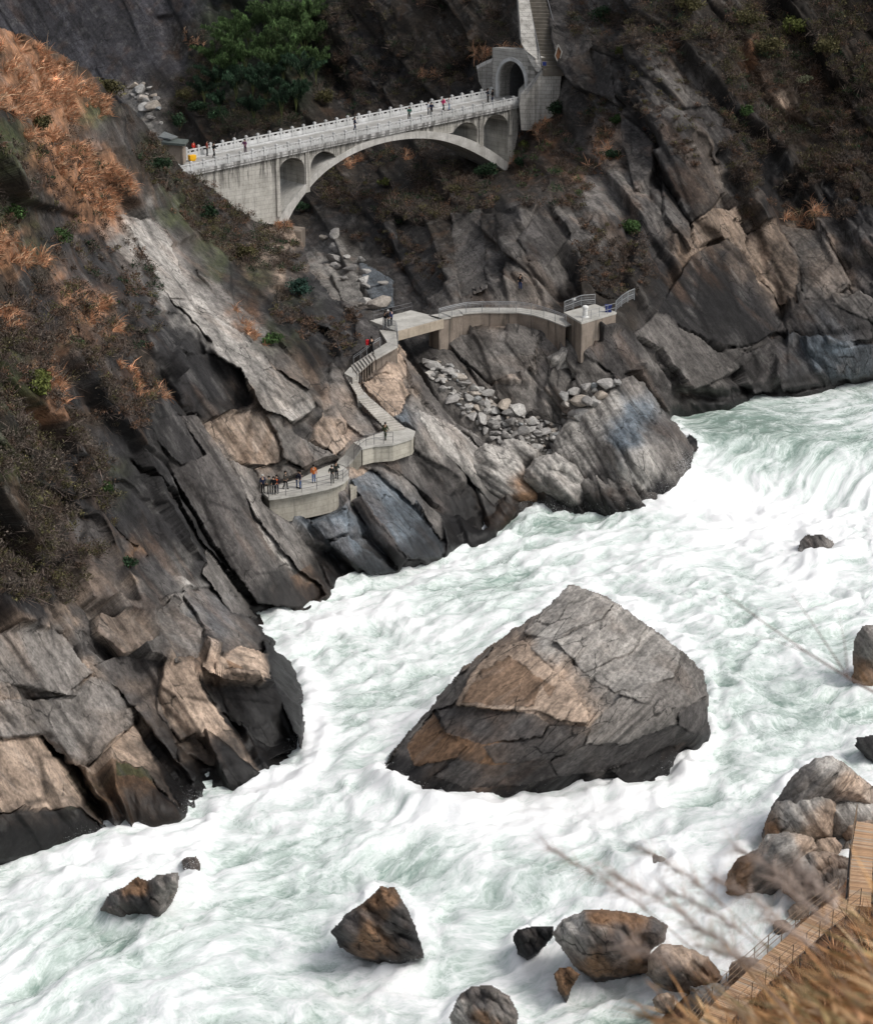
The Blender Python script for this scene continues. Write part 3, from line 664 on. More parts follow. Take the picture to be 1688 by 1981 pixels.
B_CREASE = [([(1210, 140), (1225, 240), (1260, 300), (1330, 390), (1390, 480)], 2.0, 16, 14), ([(1260, 320), (1330, 420), (1410, 480)], 1.8, 12, 10), ([(1385, 330), (1440, 430), (1500, 560), (1530, 640)], 2.4, 18, 12),
    ([(1500, 380), (1540, 360), (1570, 420)], 2.0, 14, 16), ([(960, 480), (1010, 430), (1050, 400)], 2.4, 18, 16), ([(1050, 400), (1090, 470), (1110, 560)], 1.6, 14, 14),
    ([(1380, 690), (1440, 670), (1560, 655), (1680, 640)], 1.6, 10, 9), ([(1250, 690), (1310, 730), (1330, 800)], 1.4, 12, 10), ([(1290, 770), (1400, 765), (1520, 750), (1700, 725)], 2.2, 12, 10),
    ([(1430, 670), (1480, 730), (1500, 770)], 1.4, 12, 9), ([(1530, 640), (1570, 700), (1610, 740)], 1.4, 12, 9), ([(1200, 640), (1180, 690), (1150, 740)], 1.6, 14, 12),
    ([(890, 460), (930, 520), (940, 590)], 1.6, 16, 12), ([(750, 420), (800, 500), (850, 580)], 1.6, 18, 12), ([(660, 430), (700, 490), (740, 570), (770, 620)], 2.0, 20, 14),
    ([(1040, 660), (1035, 720), (1030, 800)], .8, 8, 8), ([(880, 660), (960, 760), (1060, 840)], 1.0, 12, 10), ([(600, 30), (620, 100), (640, 170)], 3.0, 30, 22), ([(320, 25), (330, 80), (370, 130)], 2.5, 26, 20),
    ([(1150, 90), (1170, 170), (1180, 260)], 2.0, 18, 16), ([(860, 160), (920, 110), (960, 100)], 1.6, 14, 14), ([(1590, 350), (1620, 380), (1680, 420)], 2, 14, 18)]
def B_relief(X, Y):
    big = creases(X, Y, B_CREASE)
    smooth = 1 - .88 * sstep(440, 340, X) * sstep(230, 160, Y)
    built = np.ones(X.shape)
    for line, w in (([(720, 625), (850, 618), (1000, 610), (1090, 620), (1190, 600)], 26), ([(955, 170), (1000, 170), (1060, 170)], 34), ([(1060, 135), (1030, 20)], 26), ([(960, 310), (1000, 270)], 22)):
        d, _, _ = linedist(X, Y, line)
        built = np.minimum(built, sstep(w * .7, w * 1.8, d))
    bed = 1 - .8 * np.exp(-(linedist(X, Y, [(790, 690), (900, 760), (1000, 880)])[0] / 50) ** 2)
    small = blocks(X, Y, 90, 260, 3.0, 111, bias=.6, crack=.6) + facets(X, Y, 42, 110, 2.4, 123) + facets(X, Y, 15, 38, .9, 131) + blocks(X, Y, 9, 22, .24, 137, crack=.08)
    lump = .6 * fbm(X / 60, Y / 60, None, 177, 4) * sstep(500, 200, Y)
    return big * built, (small + lump) * smooth * (.06 + .94 * built) * bed
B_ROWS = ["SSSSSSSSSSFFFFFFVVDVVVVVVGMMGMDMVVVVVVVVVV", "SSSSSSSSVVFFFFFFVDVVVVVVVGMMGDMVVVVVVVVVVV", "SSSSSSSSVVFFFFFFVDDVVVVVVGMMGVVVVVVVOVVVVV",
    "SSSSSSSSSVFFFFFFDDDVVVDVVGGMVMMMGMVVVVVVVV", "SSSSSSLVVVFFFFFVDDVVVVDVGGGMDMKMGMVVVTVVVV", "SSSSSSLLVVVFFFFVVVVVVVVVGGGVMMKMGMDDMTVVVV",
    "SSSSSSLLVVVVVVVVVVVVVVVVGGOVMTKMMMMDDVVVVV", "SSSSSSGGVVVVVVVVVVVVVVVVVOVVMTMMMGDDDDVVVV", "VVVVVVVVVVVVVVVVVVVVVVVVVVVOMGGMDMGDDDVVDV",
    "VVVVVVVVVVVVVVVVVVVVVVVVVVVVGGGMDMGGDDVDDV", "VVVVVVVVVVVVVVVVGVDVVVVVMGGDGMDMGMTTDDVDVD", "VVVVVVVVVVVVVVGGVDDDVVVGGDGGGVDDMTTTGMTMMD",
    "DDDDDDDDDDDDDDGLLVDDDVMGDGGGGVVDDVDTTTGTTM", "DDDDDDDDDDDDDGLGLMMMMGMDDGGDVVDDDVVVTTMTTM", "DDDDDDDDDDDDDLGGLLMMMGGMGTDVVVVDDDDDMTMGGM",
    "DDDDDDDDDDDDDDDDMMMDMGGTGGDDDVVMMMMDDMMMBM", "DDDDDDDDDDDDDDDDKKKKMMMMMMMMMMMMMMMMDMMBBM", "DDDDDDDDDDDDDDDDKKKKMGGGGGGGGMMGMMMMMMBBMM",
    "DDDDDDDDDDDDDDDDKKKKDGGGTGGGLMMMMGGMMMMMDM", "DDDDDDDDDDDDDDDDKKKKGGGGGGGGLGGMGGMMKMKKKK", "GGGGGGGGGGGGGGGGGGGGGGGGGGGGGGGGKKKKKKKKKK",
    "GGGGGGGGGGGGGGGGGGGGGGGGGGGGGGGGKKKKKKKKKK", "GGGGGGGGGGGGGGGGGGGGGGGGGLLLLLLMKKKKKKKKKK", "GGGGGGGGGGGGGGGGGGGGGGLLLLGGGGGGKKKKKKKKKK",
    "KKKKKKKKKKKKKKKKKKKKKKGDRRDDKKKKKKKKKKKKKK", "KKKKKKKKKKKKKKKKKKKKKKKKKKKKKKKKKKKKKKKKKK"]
B_BLOBS = [(1400, 430, 60, 26, -10, 'T', .7), (1440, 480, 30, 50, 50, 'T', .5), (1020, 580, 60, 16, 0, 'G', .6), (900, 490, 18, 60, 0, 'G', .5), (930, 700, 90, 34, 20, 'G', .5), (1010, 700, 60, 20, 0, 'T', .35), (1310, 170, 50, 40, 30, 'G', .5), (1360, 330, 26, 70, -30, 'T', .4)]
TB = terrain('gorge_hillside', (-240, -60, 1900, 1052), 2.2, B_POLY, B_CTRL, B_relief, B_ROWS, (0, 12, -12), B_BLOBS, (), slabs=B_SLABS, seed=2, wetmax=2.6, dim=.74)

# ------------------------------------------------------------------ free-standing rocks with their own outline, front and back
ROCK_OUTLINES = []
def relief_rock(name, poly, yc, front, back, step=2.0, ctrl=None, blk=((40, 90, .8), (14, 30, .3)), colour='G', blobs=(), wetmax=1.2, seed=7, edge=3.0,
                label=None, cat='rock', group=None, kind=None, ang=None, power=.55, smooth=True, colours=None, fine=.5, polys=(), age=.9, slabs=()):
    ROCK_OUTLINES.append(poly)
    xs = [p[0] for p in poly]; ys = [p[1] for p in poly]
    x0, y0, x1, y1 = min(xs) - 8, min(ys) - 8, max(xs) + 8, max(ys) + 8
    X, Y = np.meshgrid(np.arange(x0, x1 + .1, step), np.arange(y0, y1 + .1, step))
    jx = X + edge * fbm(X / 16, Y / 16, None, seed + 300, 4); jy = Y + edge * fbm(X / 16, Y / 16, None, seed + 330, 4)
    mask = inpoly(jx, jy, poly)
    d, _, _ = linedist(jx, jy, poly, True)
    d = np.where(mask, d, 0); dm = d.max()
    q = np.clip(d / dm, 0, 1)
    dome = (1 - (1 - q) ** 2) ** power
    if ctrl:
        base = tps([c[:2] for c in ctrl], [float(Yz(c[0], c[1], c[2][1])) if isinstance(c[2], tuple) else c[2] for c in ctrl], X, Y, .0005)
        rim = np.minimum(1, d / (dm * .16))
        D = base + front * (1 - np.sqrt(1 - (1 - rim) ** 2))
    else:
        D = yc - front * dome
    r = np.zeros(X.shape); ckr = np.zeros(X.shape); tnr = np.zeros(X.shape)
    a = SA if ang is None else math.radians(ang)
    CRACKS.clear(); TONES.clear()
    aa = a - SA; Xr, Yr = X * math.cos(aa) + Y * math.sin(aa), -X * math.sin(aa) + Y * math.cos(aa)
    for k, (ws, wt, am) in enumerate(blk):
        r = r + facets(Xr, Yr, ws, wt, am * 1.7, seed + 60 + 7 * k)
        ckr = np.maximum(ckr, CRACKS[-1] * (.9, .7, .5)[min(k, 2)]); tnr = tnr + TONES[-1] * (.14, .12, .06)[min(k, 2)]
    D = D - r * np.minimum(1, d / (dm * .12))
    paint = []
    jx2, jy2 = X + 4.0 * fbm(X / 15, Y / 15, None, seed + 610, 4), Y + 4.0 * fbm(X / 15, Y / 15, None, seed + 620, 4)
    jg = sstep(-.1, .3, fbm(X / 45, Y / 45, None, seed + 640, 3))          # joints close up in places
    for k, (pl, key, lift, cs) in enumerate(slabs):
        lift = lift * .4
        ins = inpoly(jx2, jy2, pl) & mask; d_, _, _ = linedist(jx2, jy2, pl, True)
        A_ = np.stack([X[ins], Y[ins], np.ones(int(ins.sum()))], -1)
        co = np.linalg.lstsq(A_, D[ins], rcond=None)[0]
        pln = X * co[0] + Y * co[1] + co[2]
        D = np.where(ins, pln + .45 * (D - pln) - lift + np.clip(1 - d_ / 4, 0, 1) * .2 * abs(lift), D + np.where((d_ < 4) & mask, .16 * (1 - d_ / 4) * min(1, abs(lift) * 2) * jg, 0))
        paint.append((ins, d_, key, cs))
    Pf = atY(X, Y, D)
    N = normals(Pf)
    Pf = Pf + N * (fine * (.20 * fbm(Pf[..., 0] / 1.6, Pf[..., 1] / 1.6, Pf[..., 2] / 1.6, seed, 4) + .08 * fbm(Pf[..., 0] / .5, Pf[..., 1] / .5, Pf[..., 2] / .5, seed + 2, 3)) * np.minimum(1, d / 6))[..., None]
    Db = (D if ctrl else yc) + back * dome + (front * .4 if ctrl else 0) * np.minimum(1, d / 10)
    Pb = atY(X, Y, Db)
    if colours is None:
        col = np.broadcast_to(np.array(PAL[colour]), X.shape + (3,)).copy()
    else:
        col = tps_colour(colours, X, Y, seed)
    wx, wy = X + 14 * fbm(X / 30, Y / 30, None, seed + 5, 4), Y + 14 * fbm(X / 30, Y / 30, None, seed + 6, 4)
    for (bx, by, rx, ry, an, key, s_) in blobs:
        ca, sa = math.cos(math.radians(an)), math.sin(math.radians(an))
        u, v = (wx - bx) * ca + (wy - by) * sa, -(wx - bx) * sa + (wy - by) * ca
        w = s_ * (1 - sstep(.8, 1.1, np.sqrt((u / rx) ** 2 + (v / ry) ** 2)))
        col = col + (np.array(PAL[key]) - col) * w[..., None]
    for pl, key, s_ in polys:
        dd, _, _ = linedist(wx * .5 + X * .5, wy * .5 + Y * .5, pl, True)
        w = s_ * sstep(-3, 4, np.where(inpoly(wx * .5 + X * .5, wy * .5 + Y * .5, pl), dd, -dd))
        col = col + (np.array(PAL[key]) - col) * w[..., None]
    for ins, d_, key, cs in paint:
        col[ins] = col[ins] + (np.array(PAL[key]) - col[ins]) * cs
        jo = (~ins) & (d_ < 3.0)
        col[jo] = col[jo] * (1 - (.5 - .16 * d_[jo]) * jg[jo])[:, None]
    st = world_strata(Pf, a)
    col[mask] = weather(col[mask], st[mask], seed + 400, age)
    col = col * ((1 - .5 * np.clip(ckr, 0, 1) * sstep(-.2, .4, fbm(X / 50, Y / 50, None, seed + 500, 3))) * (1 + tnr))[..., None]
    lev = level(Pf[..., 0], Pf[..., 1])
    wet = (1 - sstep(.3, 1.0, (Pf[..., 2] - lev) / (wetmax * (1 + .9 * fbm(X / 30, Y / 30, None, seed + 8, 4))))) if wetmax > 0 else np.zeros(X.shape)
    used, F = grid_faces(mask)
    u = used.reshape(X.shape)
    nv = int(u.sum())
    Vb = Pb[u]
    e = np.concatenate([F[:, [0, 1]], F[:, [1, 2]], F[:, [2, 3]], F[:, [3, 0]]])
    _, first, cnt = np.unique(np.sort(e, 1), axis=0, return_index=True, return_counts=True)
    be = e[first[cnt == 1]]
    rimq = np.stack([be[:, 1], be[:, 0], be[:, 0] + nv, be[:, 1] + nv], -1)
    V = np.concatenate([Pf[u], Vb]); FF = np.concatenate([F, F[:, ::-1] + nv, rimq])
    ex = lambda q_: np.concatenate([q_[u], q_[u]])
    o = mesh_np(name, V, FF, ROCK, None, smooth, {'strata': ex(st), 'rock_colour': ex(col), 'wet': ex(wet)})
    tag(o, label, cat, group, kind)
    return o
def tps_colour(pts, X, Y, seed):
    """inverse-distance blend of rock types noted at points on the rock"""
    wx, wy = X + 16 * fbm(X / 40, Y / 40, None, seed + 15, 4), Y + 16 * fbm(X / 40, Y / 40, None, seed + 16, 4)
    acc = np.zeros(X.shape + (3,)); tot = np.zeros(X.shape)
    for i, (px, py, k) in enumerate(pts):
        w = 1 / (((wx - px) ** 2 + (wy - py) ** 2) ** 1.8 + 1) * np.exp(2.0 * fbm(X / 30 + 9 * i, Y / 30, None, seed + 3, 4))
        acc += w[..., None] * np.array(PAL[k]); tot += w
    return acc / tot[..., None]

relief_rock('river_boulder', [(716, 1512), (728, 1490), (766, 1440), (830, 1370), (895, 1288), (970, 1232), (1060, 1170), (1098, 1131), (1118, 1131), (1190, 1163), (1250, 1208),
    (1318, 1258), (1358, 1300), (1370, 1345), (1368, 1392), (1378, 1432), (1366, 1462), (1345, 1486), (1326, 1450), (1312, 1462), (1322, 1506), (1260, 1544), (1215, 1542), (1180, 1520), (1120, 1540), (1060, 1562), (1000, 1558),
    (950, 1560), (890, 1576), (838, 1562), (775, 1535), (735, 1525)], 0, 1.5, 7.0,
    ctrl=[(722, 1508, 124.6), (745, 1490, 124.8), (840, 1370, 130.5), (970, 1235, 133), (1105, 1135, 134), (1250, 1210, 133.5), (1370, 1345, 132.5), (1375, 1435, 130.8), (1260, 1528, W0), (1100, 1530, zz(-.2)), (880, 1560, zz(-.3)), (785, 1510, zz(.9)),
          (900, 1330, 127.5), (1000, 1260, 129), (1000, 1340, 124.8), (950, 1400, 123.6), (860, 1430, 124.2), (1080, 1300, 126.2), (1135, 1370, 123.2), (1140, 1410, 122.5), (1060, 1420, 122.3), (900, 1470, 121.6), (1000, 1460, 121.4), (1100, 1460, 121.9),
          (1200, 1420, 123.4), (1290, 1390, 124.8), (1200, 1330, 126.6), (1280, 1300, 129), (1180, 1220, 131), (1320, 1420, 127.5), (1220, 1470, 125.5), (1000, 1510, 122.6), (1120, 1500, 124.4), (1290, 1450, 128)],
    blk=((110, 170, .3), (22, 120, .36), (8, 44, .20)), ang=-42, seed=41, edge=5, wetmax=1.6, fine=.6, age=.6,
    colours=[(1100, 1180, 'G'), (1180, 1230, 'G'), (1250, 1280, 'G'), (1320, 1330, 'G'), (1060, 1240, 'L'), (1150, 1300, 'G'), (1220, 1340, 'L'), (1280, 1380, 'G'), (1340, 1400, 'M'), (1000, 1270, 'T'), (940, 1300, 'T'), (1000, 1320, 'R'), (930, 1340, 'R'),
             (1060, 1330, 'T'), (1100, 1370, 'T'), (1120, 1400, 'T'), (1040, 1370, 'T'), (960, 1365, 'R'), (880, 1320, 'G'), (820, 1400, 'G'), (860, 1380, 'M'), (930, 1400, 'M'), (1010, 1400, 'M'), (840, 1430, 'R'), (900, 1430, 'R'), (800, 1460, 'M'), (780, 1490, 'D'),
             (880, 1480, 'M'), (960, 1470, 'R'), (1050, 1450, 'M'), (1110, 1440, 'G'), (1180, 1420, 'G'), (1250, 1420, 'M'), (1000, 1510, 'K'), (1100, 1500, 'K'), (1200, 1470, 'D'), (1250, 1500, 'K'), (1340, 1450, 'K'), (860, 1530, 'K'), (1060, 1530, 'K')],
    slabs=[([(1098, 1133), (1118, 1133), (1190, 1165), (1165, 1195), (1060, 1235), (1010, 1225), (1060, 1172)], 'L', .1, .5), ([(1190, 1165), (1250, 1210), (1225, 1260), (1130, 1300), (1070, 1240), (1168, 1197)], 'L', .28, .6), ([(1250, 1210), (1320, 1262), (1300, 1310), (1190, 1340), (1130, 1302), (1228, 1262)], 'L', .2, .7), ([(1320, 1262), (1360, 1302), (1366, 1345), (1330, 1370), (1240, 1360), (1195, 1342), (1302, 1312)], 'G', .2, .5),
           ([(740, 1496), (770, 1442), (830, 1374), (900, 1292), (960, 1245), (903, 1312), (878, 1362), (838, 1376), (785, 1438)], 'G', .05, .7), ([(905, 1310), (955, 1252), (1010, 1238), (1060, 1285), (1110, 1335), (1138, 1378), (1136, 1400), (1090, 1396), (1040, 1376), (880, 1366)], 'T', .35, 1.0), ([(902, 1342), (928, 1298), (985, 1268), (1018, 1290), (1048, 1318), (1032, 1366), (892, 1360)], 'R', -.05, .72), ([(1040, 1310), (1075, 1330), (1060, 1350)], 'R', -.04, .6),
           ([(845, 1374), (900, 1369), (1030, 1381), (1062, 1401), (1045, 1425), (930, 1440), (862, 1418)], 'M', .05, .75), ([(785, 1440), (840, 1380), (860, 1420), (903, 1442), (880, 1468), (800, 1482)], 'R', .2, .9), ([(1062, 1403), (1140, 1404), (1130, 1440), (1060, 1470), (960, 1480), (932, 1443), (1047, 1427)], 'M', .3, .8), ([(1142, 1404), (1200, 1345), (1300, 1375), (1310, 1400), (1200, 1440), (1132, 1440)], 'G', .5, .8),
           ([(1132, 1442), (1200, 1442), (1310, 1402), (1300, 1440), (1180, 1490), (1080, 1500), (1062, 1472)], 'M', .15, .8), ([(880, 1470), (960, 1482), (1060, 1474), (1080, 1502), (1000, 1520), (900, 1525), (840, 1500)], 'M', .1, .7), ([(1310, 1380), (1364, 1350), (1366, 1390), (1340, 1420), (1310, 1402)], 'M', .5, .85), ([(1180, 1492), (1300, 1442), (1318, 1470), (1260, 1520), (1215, 1520)], 'K', .3, .9)],  # last slab: shade of the overhanging underside painted in as black
    label='huge angular boulder standing in mid river, grey strata above a tan oval face', cat='boulder')
relief_rock('rock_outcrop', [(1120, 1010), (1088, 960), (1060, 900), (1070, 850), (1100, 800), (1150, 768), (1190, 735), (1222, 724), (1250, 745), (1290, 800), (1325, 842), (1342, 868), (1338, 905), (1290, 985), (1265, 1000), (1200, 998)],
    0, 1.2, 9.0, ctrl=[(1120, 1005, zz(-.5)), (1190, 998, zz(-.3)), (1275, 990, zz(-.3)), (1338, 905, 187.5), (1342, 868, 190), (1290, 800, 193), (1225, 726, 194.5), (1150, 770, 193), (1080, 840, 190.5), (1065, 900, 188), (1230, 860, 184.5), (1300, 880, 186), (1180, 820, 188.5),
    (1150, 900, 185), (1230, 940, 182.8), (1110, 940, 185.5)], blk=((30, 130, .9), (11, 60, .35)), ang=60, seed=51, wetmax=2.6, edge=4,
    colours=[(1222, 740, 'G'), (1170, 780, 'L'), (1120, 820, 'L'), (1230, 800, 'B'), (1280, 840, 'M'), (1210, 850, 'B'), (1180, 880, 'G'), (1250, 890, 'L'), (1300, 880, 'G'), (1120, 880, 'L'), (1100, 930, 'G'), (1160, 930, 'M'), (1230, 930, 'L'), (1270, 950, 'D'), (1120, 980, 'K'), (1200, 980, 'K'), (1330, 880, 'M')],
    label='large slanting rock slab at the river edge beside the white fall', cat='rock')
relief_rock('rock_outcrop', [(1322, 848), (1332, 838), (1346, 850), (1352, 868), (1345, 876), (1330, 872)], 0, 1.0, 2.5, ctrl=[(1322, 848, 193), (1346, 850, 193), (1350, 872, 190.5), (1330, 874, 190.5)], blk=((12, 30, .3),), seed=57, colour='D',
    wetmax=3, label='small dark wet rock lump behind the tip of the slanting slab', cat='rock')
relief_rock('rock_outcrop', [(880, 905), (935, 855), (985, 865), (1030, 920), (1060, 950), (1055, 985), (1010, 1000), (960, 1005), (925, 985), (890, 945)], 187.0, 3.5, 3.0, blk=((34, 80, .9), (12, 40, .35)), ang=35, seed=61, wetmax=1.4,
    colours=[(930, 880, 'L'), (980, 900, 'L'), (960, 940, 'L'), (900, 930, 'D'), (950, 970, 'K'), (1010, 960, 'R'), (1030, 980, 'R'), (900, 960, 'K')], label='pale water-worn rock ledge above the green eddy at the ravine mouth', cat='rock')
relief_rock('rock_outcrop', [(1000, 930), (1030, 885), (1075, 875), (1110, 895), (1145, 930), (1180, 975), (1190, 995), (1140, 1008), (1105, 1000), (1050, 970)], 186.5, 3.2, 3.0, blk=((30, 80, .9), (12, 40, .35)), ang=48, seed=63, wetmax=1.5,
    colours=[(1040, 910, 'L'), (1080, 900, 'L'), (1060, 940, 'G'), (1110, 940, 'L'), (1140, 960, 'M'), (1150, 990, 'K'), (1080, 970, 'K')], label='rounded folded grey rock between the pale ledge and the slanting slab', cat='rock')
relief_rock('rock_outcrop', [(948, 880), (975, 850), (1010, 850), (1045, 872), (1040, 900), (1000, 925), (965, 915)], 189, 2.4, 2.0, blk=((22, 60, .6), (9, 30, .25)), ang=40, seed=65, wetmax=0, colour='L', label='smooth pale rock hump at the foot of the ravine boulders', cat='rock')
relief_rock('rock_outcrop', [(1055, 690), (1085, 672), (1120, 672), (1115, 700), (1085, 740), (1062, 768), (1048, 750), (1060, 715)], 196.5, 2.0, 2.0, blk=((18, 50, .5), (8, 20, .2)), ang=125, seed=67, wetmax=0, colour='L', label='pale leaning rock block below the corner of the walkway tower', cat='rock')

# boulders out in the river
def bould(name, poly, zf, f, b, label, cat='boulder', **kw):
    ys = max(p[1] for p in poly); xm = sum(p[0] for p in poly) / len(poly)
    y0 = min(p[1] for p in poly)
    sunk = [(p[0], p[1] + 16 * sstep(.55, .95, (p[1] - y0) / (ys - y0))) for p in poly]     # the foot goes on below the water
    kw.setdefault('age', .6)
    return relief_rock(name, sunk, float(Yz(xm, ys - 4, zf)), f, b, label=label, cat=cat, **kw)
bould('boulder', [(193, 1750), (210, 1728), (245, 1710), (265, 1695), (285, 1702), (310, 1690), (345, 1686), (348, 1710), (335, 1740), (310, 1765), (265, 1758), (230, 1762)], 0, 2.0, 2.0, 'low jagged brown rock in the foam near the left bluff', colours=[(220, 1735, 'M'), (260, 1720, 'R'), (310, 1700, 'G'), (330, 1730, 'G'), (270, 1750, 'D')], blk=((22, 40, .7), (9, 20, .3)), seed=71, wetmax=.5)
bould('boulder', [(350, 1665), (360, 1657), (380, 1656), (390, 1672), (385, 1690), (355, 1690)], 0, .8, .8, 'small dark rock knob just behind the low jagged brown rock', colour='M', blk=((12, 20, .4),), seed=73, wetmax=.5, edge=2)
bould('boulder', [(640, 1800), (668, 1768), (700, 1745), (735, 1715), (762, 1714), (782, 1745), (805, 1790), (822, 1838), (780, 1850), (735, 1852), (690, 1838), (655, 1822)], 0, 2.4, 2.2, 'brown pyramid-shaped boulder alone in the rapids below the big boulder', colours=[(670, 1785, 'M'), (740, 1740, 'R'), (760, 1780, 'M'), (720, 1810, 'R'), (790, 1820, 'D'), (650, 1805, 'D')], blk=((26, 60, .9), (10, 26, .35)), ang=40, seed=75, wetmax=.8)
bould('boulder', [(990, 1812), (1000, 1798), (1040, 1790), (1068, 1790), (1072, 1810), (1050, 1830), (1020, 1845), (1000, 1835)], 0, 1.0, 1.0, 'dark jagged rock touching the left end of the broad brown boulder', colour='D', blk=((16, 26, .5), (7, 14, .2)), seed=77, wetmax=.6)
bould('boulder', [(1067, 1805), (1085, 1780), (1130, 1758), (1200, 1760), (1260, 1772), (1292, 1790), (1288, 1818), (1258, 1840), (1262, 1868), (1200, 1880), (1150, 1886), (1110, 1860), (1085, 1835)], 0, 2.6, 2.4, 'broad brown and grey boulder in the water near the boardwalk', colours=[(1110, 1790, 'L'), (1160, 1770, 'R'), (1230, 1780, 'R'), (1270, 1800, 'M'), (1130, 1830, 'G'), (1190, 1830, 'M'), (1230, 1850, 'R'), (1150, 1870, 'R')], blk=((40, 60, .6), (14, 30, .25)), seed=79, wetmax=.6)
bould('boulder', [(1070, 1885), (1080, 1870), (1105, 1870), (1122, 1885), (1110, 1905), (1095, 1928), (1078, 1912)], 0, .8, .8, 'small brown rock standing in the current below the broad boulder', colour='R', blk=((14, 24, .4),), seed=81, wetmax=.5, edge=2)
bould('boulder', [(868, 1965), (885, 1925), (910, 1908), (950, 1904), (985, 1925), (1005, 1962), (990, 2000), (880, 2000)], 0, 1.4, 1.4, 'half-drowned grey boulder at the bottom edge with water sheeting over it', colours=[(930, 1930, 'M'), (890, 1960, 'L'), (960, 1950, 'G'), (935, 1965, 'R')], blk=((18, 30, .4), (8, 16, .2)), seed=83, wetmax=.5)
bould('boulder', [(1248, 1885), (1255, 1845), (1275, 1824), (1320, 1828), (1370, 1850), (1398, 1885), (1385, 1905), (1330, 1915), (1290, 1905)], .2, 2.0, 2.0, 'pale tan boulder between the broad boulder and the boardwalk', colours=[(1290, 1850, 'T'), (1340, 1850, 'T'), (1370, 1880, 'R'), (1300, 1890, 'G')], blk=((34, 50, .4), (12, 24, .2)), seed=85, wetmax=.4)
bould('boulder', [(1405, 1890), (1412, 1862), (1435, 1850), (1470, 1855), (1478, 1890), (1440, 1905)], .3, 1.4, 1.4, 'small tan boulder tucked against the boardwalk railing', colour='T', blk=((24, 30, .3),), seed=87, wetmax=.3)
bould('boulder', [(1320, 1945), (1335, 1908), (1380, 1900), (1420, 1910), (1430, 1950), (1380, 1990), (1330, 1985)], .4, 1.5, 1.5, 'grey boulder beside the lower end of the boardwalk', colour='G', blk=((24, 30, .3),), seed=89, wetmax=.3)
bould('boulder', [(1470, 1600), (1490, 1560), (1530, 1500), (1575, 1465), (1610, 1460), (1650, 1490), (1690, 1520), (1690, 1560), (1600, 1570), (1500, 1600), (1478, 1625)], .3, 2.6, 2.6, 'tall dark grey boulder highest in the pile on the right bank', colours=[(1600, 1480, 'L'), (1560, 1510, 'G'), (1640, 1510, 'T'), (1500, 1590, 'M'), (1600, 1550, 'G')], blk=((50, 110, .6), (14, 40, .25)), ang=-45, seed=91, wetmax=.5)
bould('boulder', [(1470, 1630), (1478, 1590), (1500, 1550), (1560, 1525), (1600, 1530), (1625, 1565), (1610, 1615), (1560, 1625), (1500, 1640)], .3, 2.4, 2.2, 'grey boulder with a rust-stained foot in the right bank pile', colours=[(1560, 1550, 'L'), (1530, 1580, 'L'), (1600, 1590, 'T'), (1490, 1610, 'R'), (1570, 1610, 'T')], blk=((50, 60, .5), (14, 30, .2)), seed=93, wetmax=.5)
bould('boulder', [(1585, 1590), (1600, 1555), (1640, 1542), (1700, 1555), (1710, 1600), (1660, 1622), (1600, 1615)], .8, 2.0, 2.0, 'pale round boulder at the frame edge in the right bank pile', colour='L', blk=((40, 50, .3),), seed=95, wetmax=0)
bould('boulder', [(1610, 1540), (1615, 1525), (1640, 1520), (1655, 1532), (1645, 1550), (1618, 1552)], 1.2, .8, .8, 'small pale cobble wedged between the tall and the round boulder', colour='L', blk=((20, 30, .15),), seed=97, wetmax=0, edge=1.5)
bould('boulder', [(1580, 1545), (1585, 1528), (1605, 1525), (1615, 1545), (1605, 1560), (1588, 1560)], 1.2, .8, .8, 'small tan cobble behind the rust-stained boulder', colour='T', blk=((20, 30, .15),), seed=99, wetmax=0, edge=1.5)
bould('boulder', [(1398, 1720), (1405, 1685), (1430, 1655), (1465, 1640), (1480, 1615), (1520, 1607), (1570, 1618), (1585, 1640), (1560, 1680), (1520, 1705), (1480, 1730), (1430, 1735)], 0, 2.6, 2.2, 'long grey and brown boulder reaching into the water on the right', colours=[(1430, 1680, 'R'), (1420, 1715, 'R'), (1500, 1640, 'L'), (1520, 1660, 'L'), (1560, 1630, 'T'), (1470, 1700, 'G')], blk=((44, 70, .6), (12, 26, .25)), ang=-35, seed=101, wetmax=.5)
bould('boulder', [(1510, 1715), (1512, 1680), (1545, 1648), (1600, 1645), (1650, 1660), (1640, 1700), (1600, 1745), (1540, 1748), (1518, 1735)], .2, 2.2, 2.0, 'pale cracked boulder with a dark hollow next to the boardwalk', colours=[(1550, 1665, 'L'), (1600, 1670, 'T'), (1560, 1710, 'D'), (1530, 1730, 'R'), (1620, 1700, 'G')], blk=((34, 46, .9), (12, 26, .3)), seed=103, wetmax=.4)
bould('boulder', [(1572, 1640), (1580, 1622), (1615, 1618), (1630, 1635), (1615, 1655), (1585, 1658)], .9, 1.0, 1.0, 'small tan cobble above the pale cracked boulder', colour='T', blk=((20, 30, .2),), seed=105, wetmax=0, edge=1.5)
bould('boulder', [(1625, 1615), (1630, 1590), (1665, 1580), (1710, 1590), (1710, 1640), (1650, 1640)], .9, 1.2, 1.2, 'tan boulder at the frame edge just above the boardwalk top', colour='T', blk=((20, 30, .3),), seed=107, wetmax=0)
bould('boulder', [(1646, 1310), (1648, 1245), (1664, 1210), (1720, 1205), (1740, 1330), (1660, 1325)], 0, 2.0, 2.0, 'grey boulder cut by the right frame edge in mid river', colours=[(1650, 1230, 'G'), (1650, 1300, 'R'), (1690, 1250, 'G')], blk=((30, 50, .5),), seed=109, wetmax=.5)
bould('boulder', [(1650, 1445), (1655, 1425), (1690, 1420), (1720, 1450), (1690, 1465)], 0, 1.0, 1.0, 'little dark rock at the right frame edge upstream of the pile', colour='D', blk=((20, 30, .3),), seed=111, wetmax=.5)
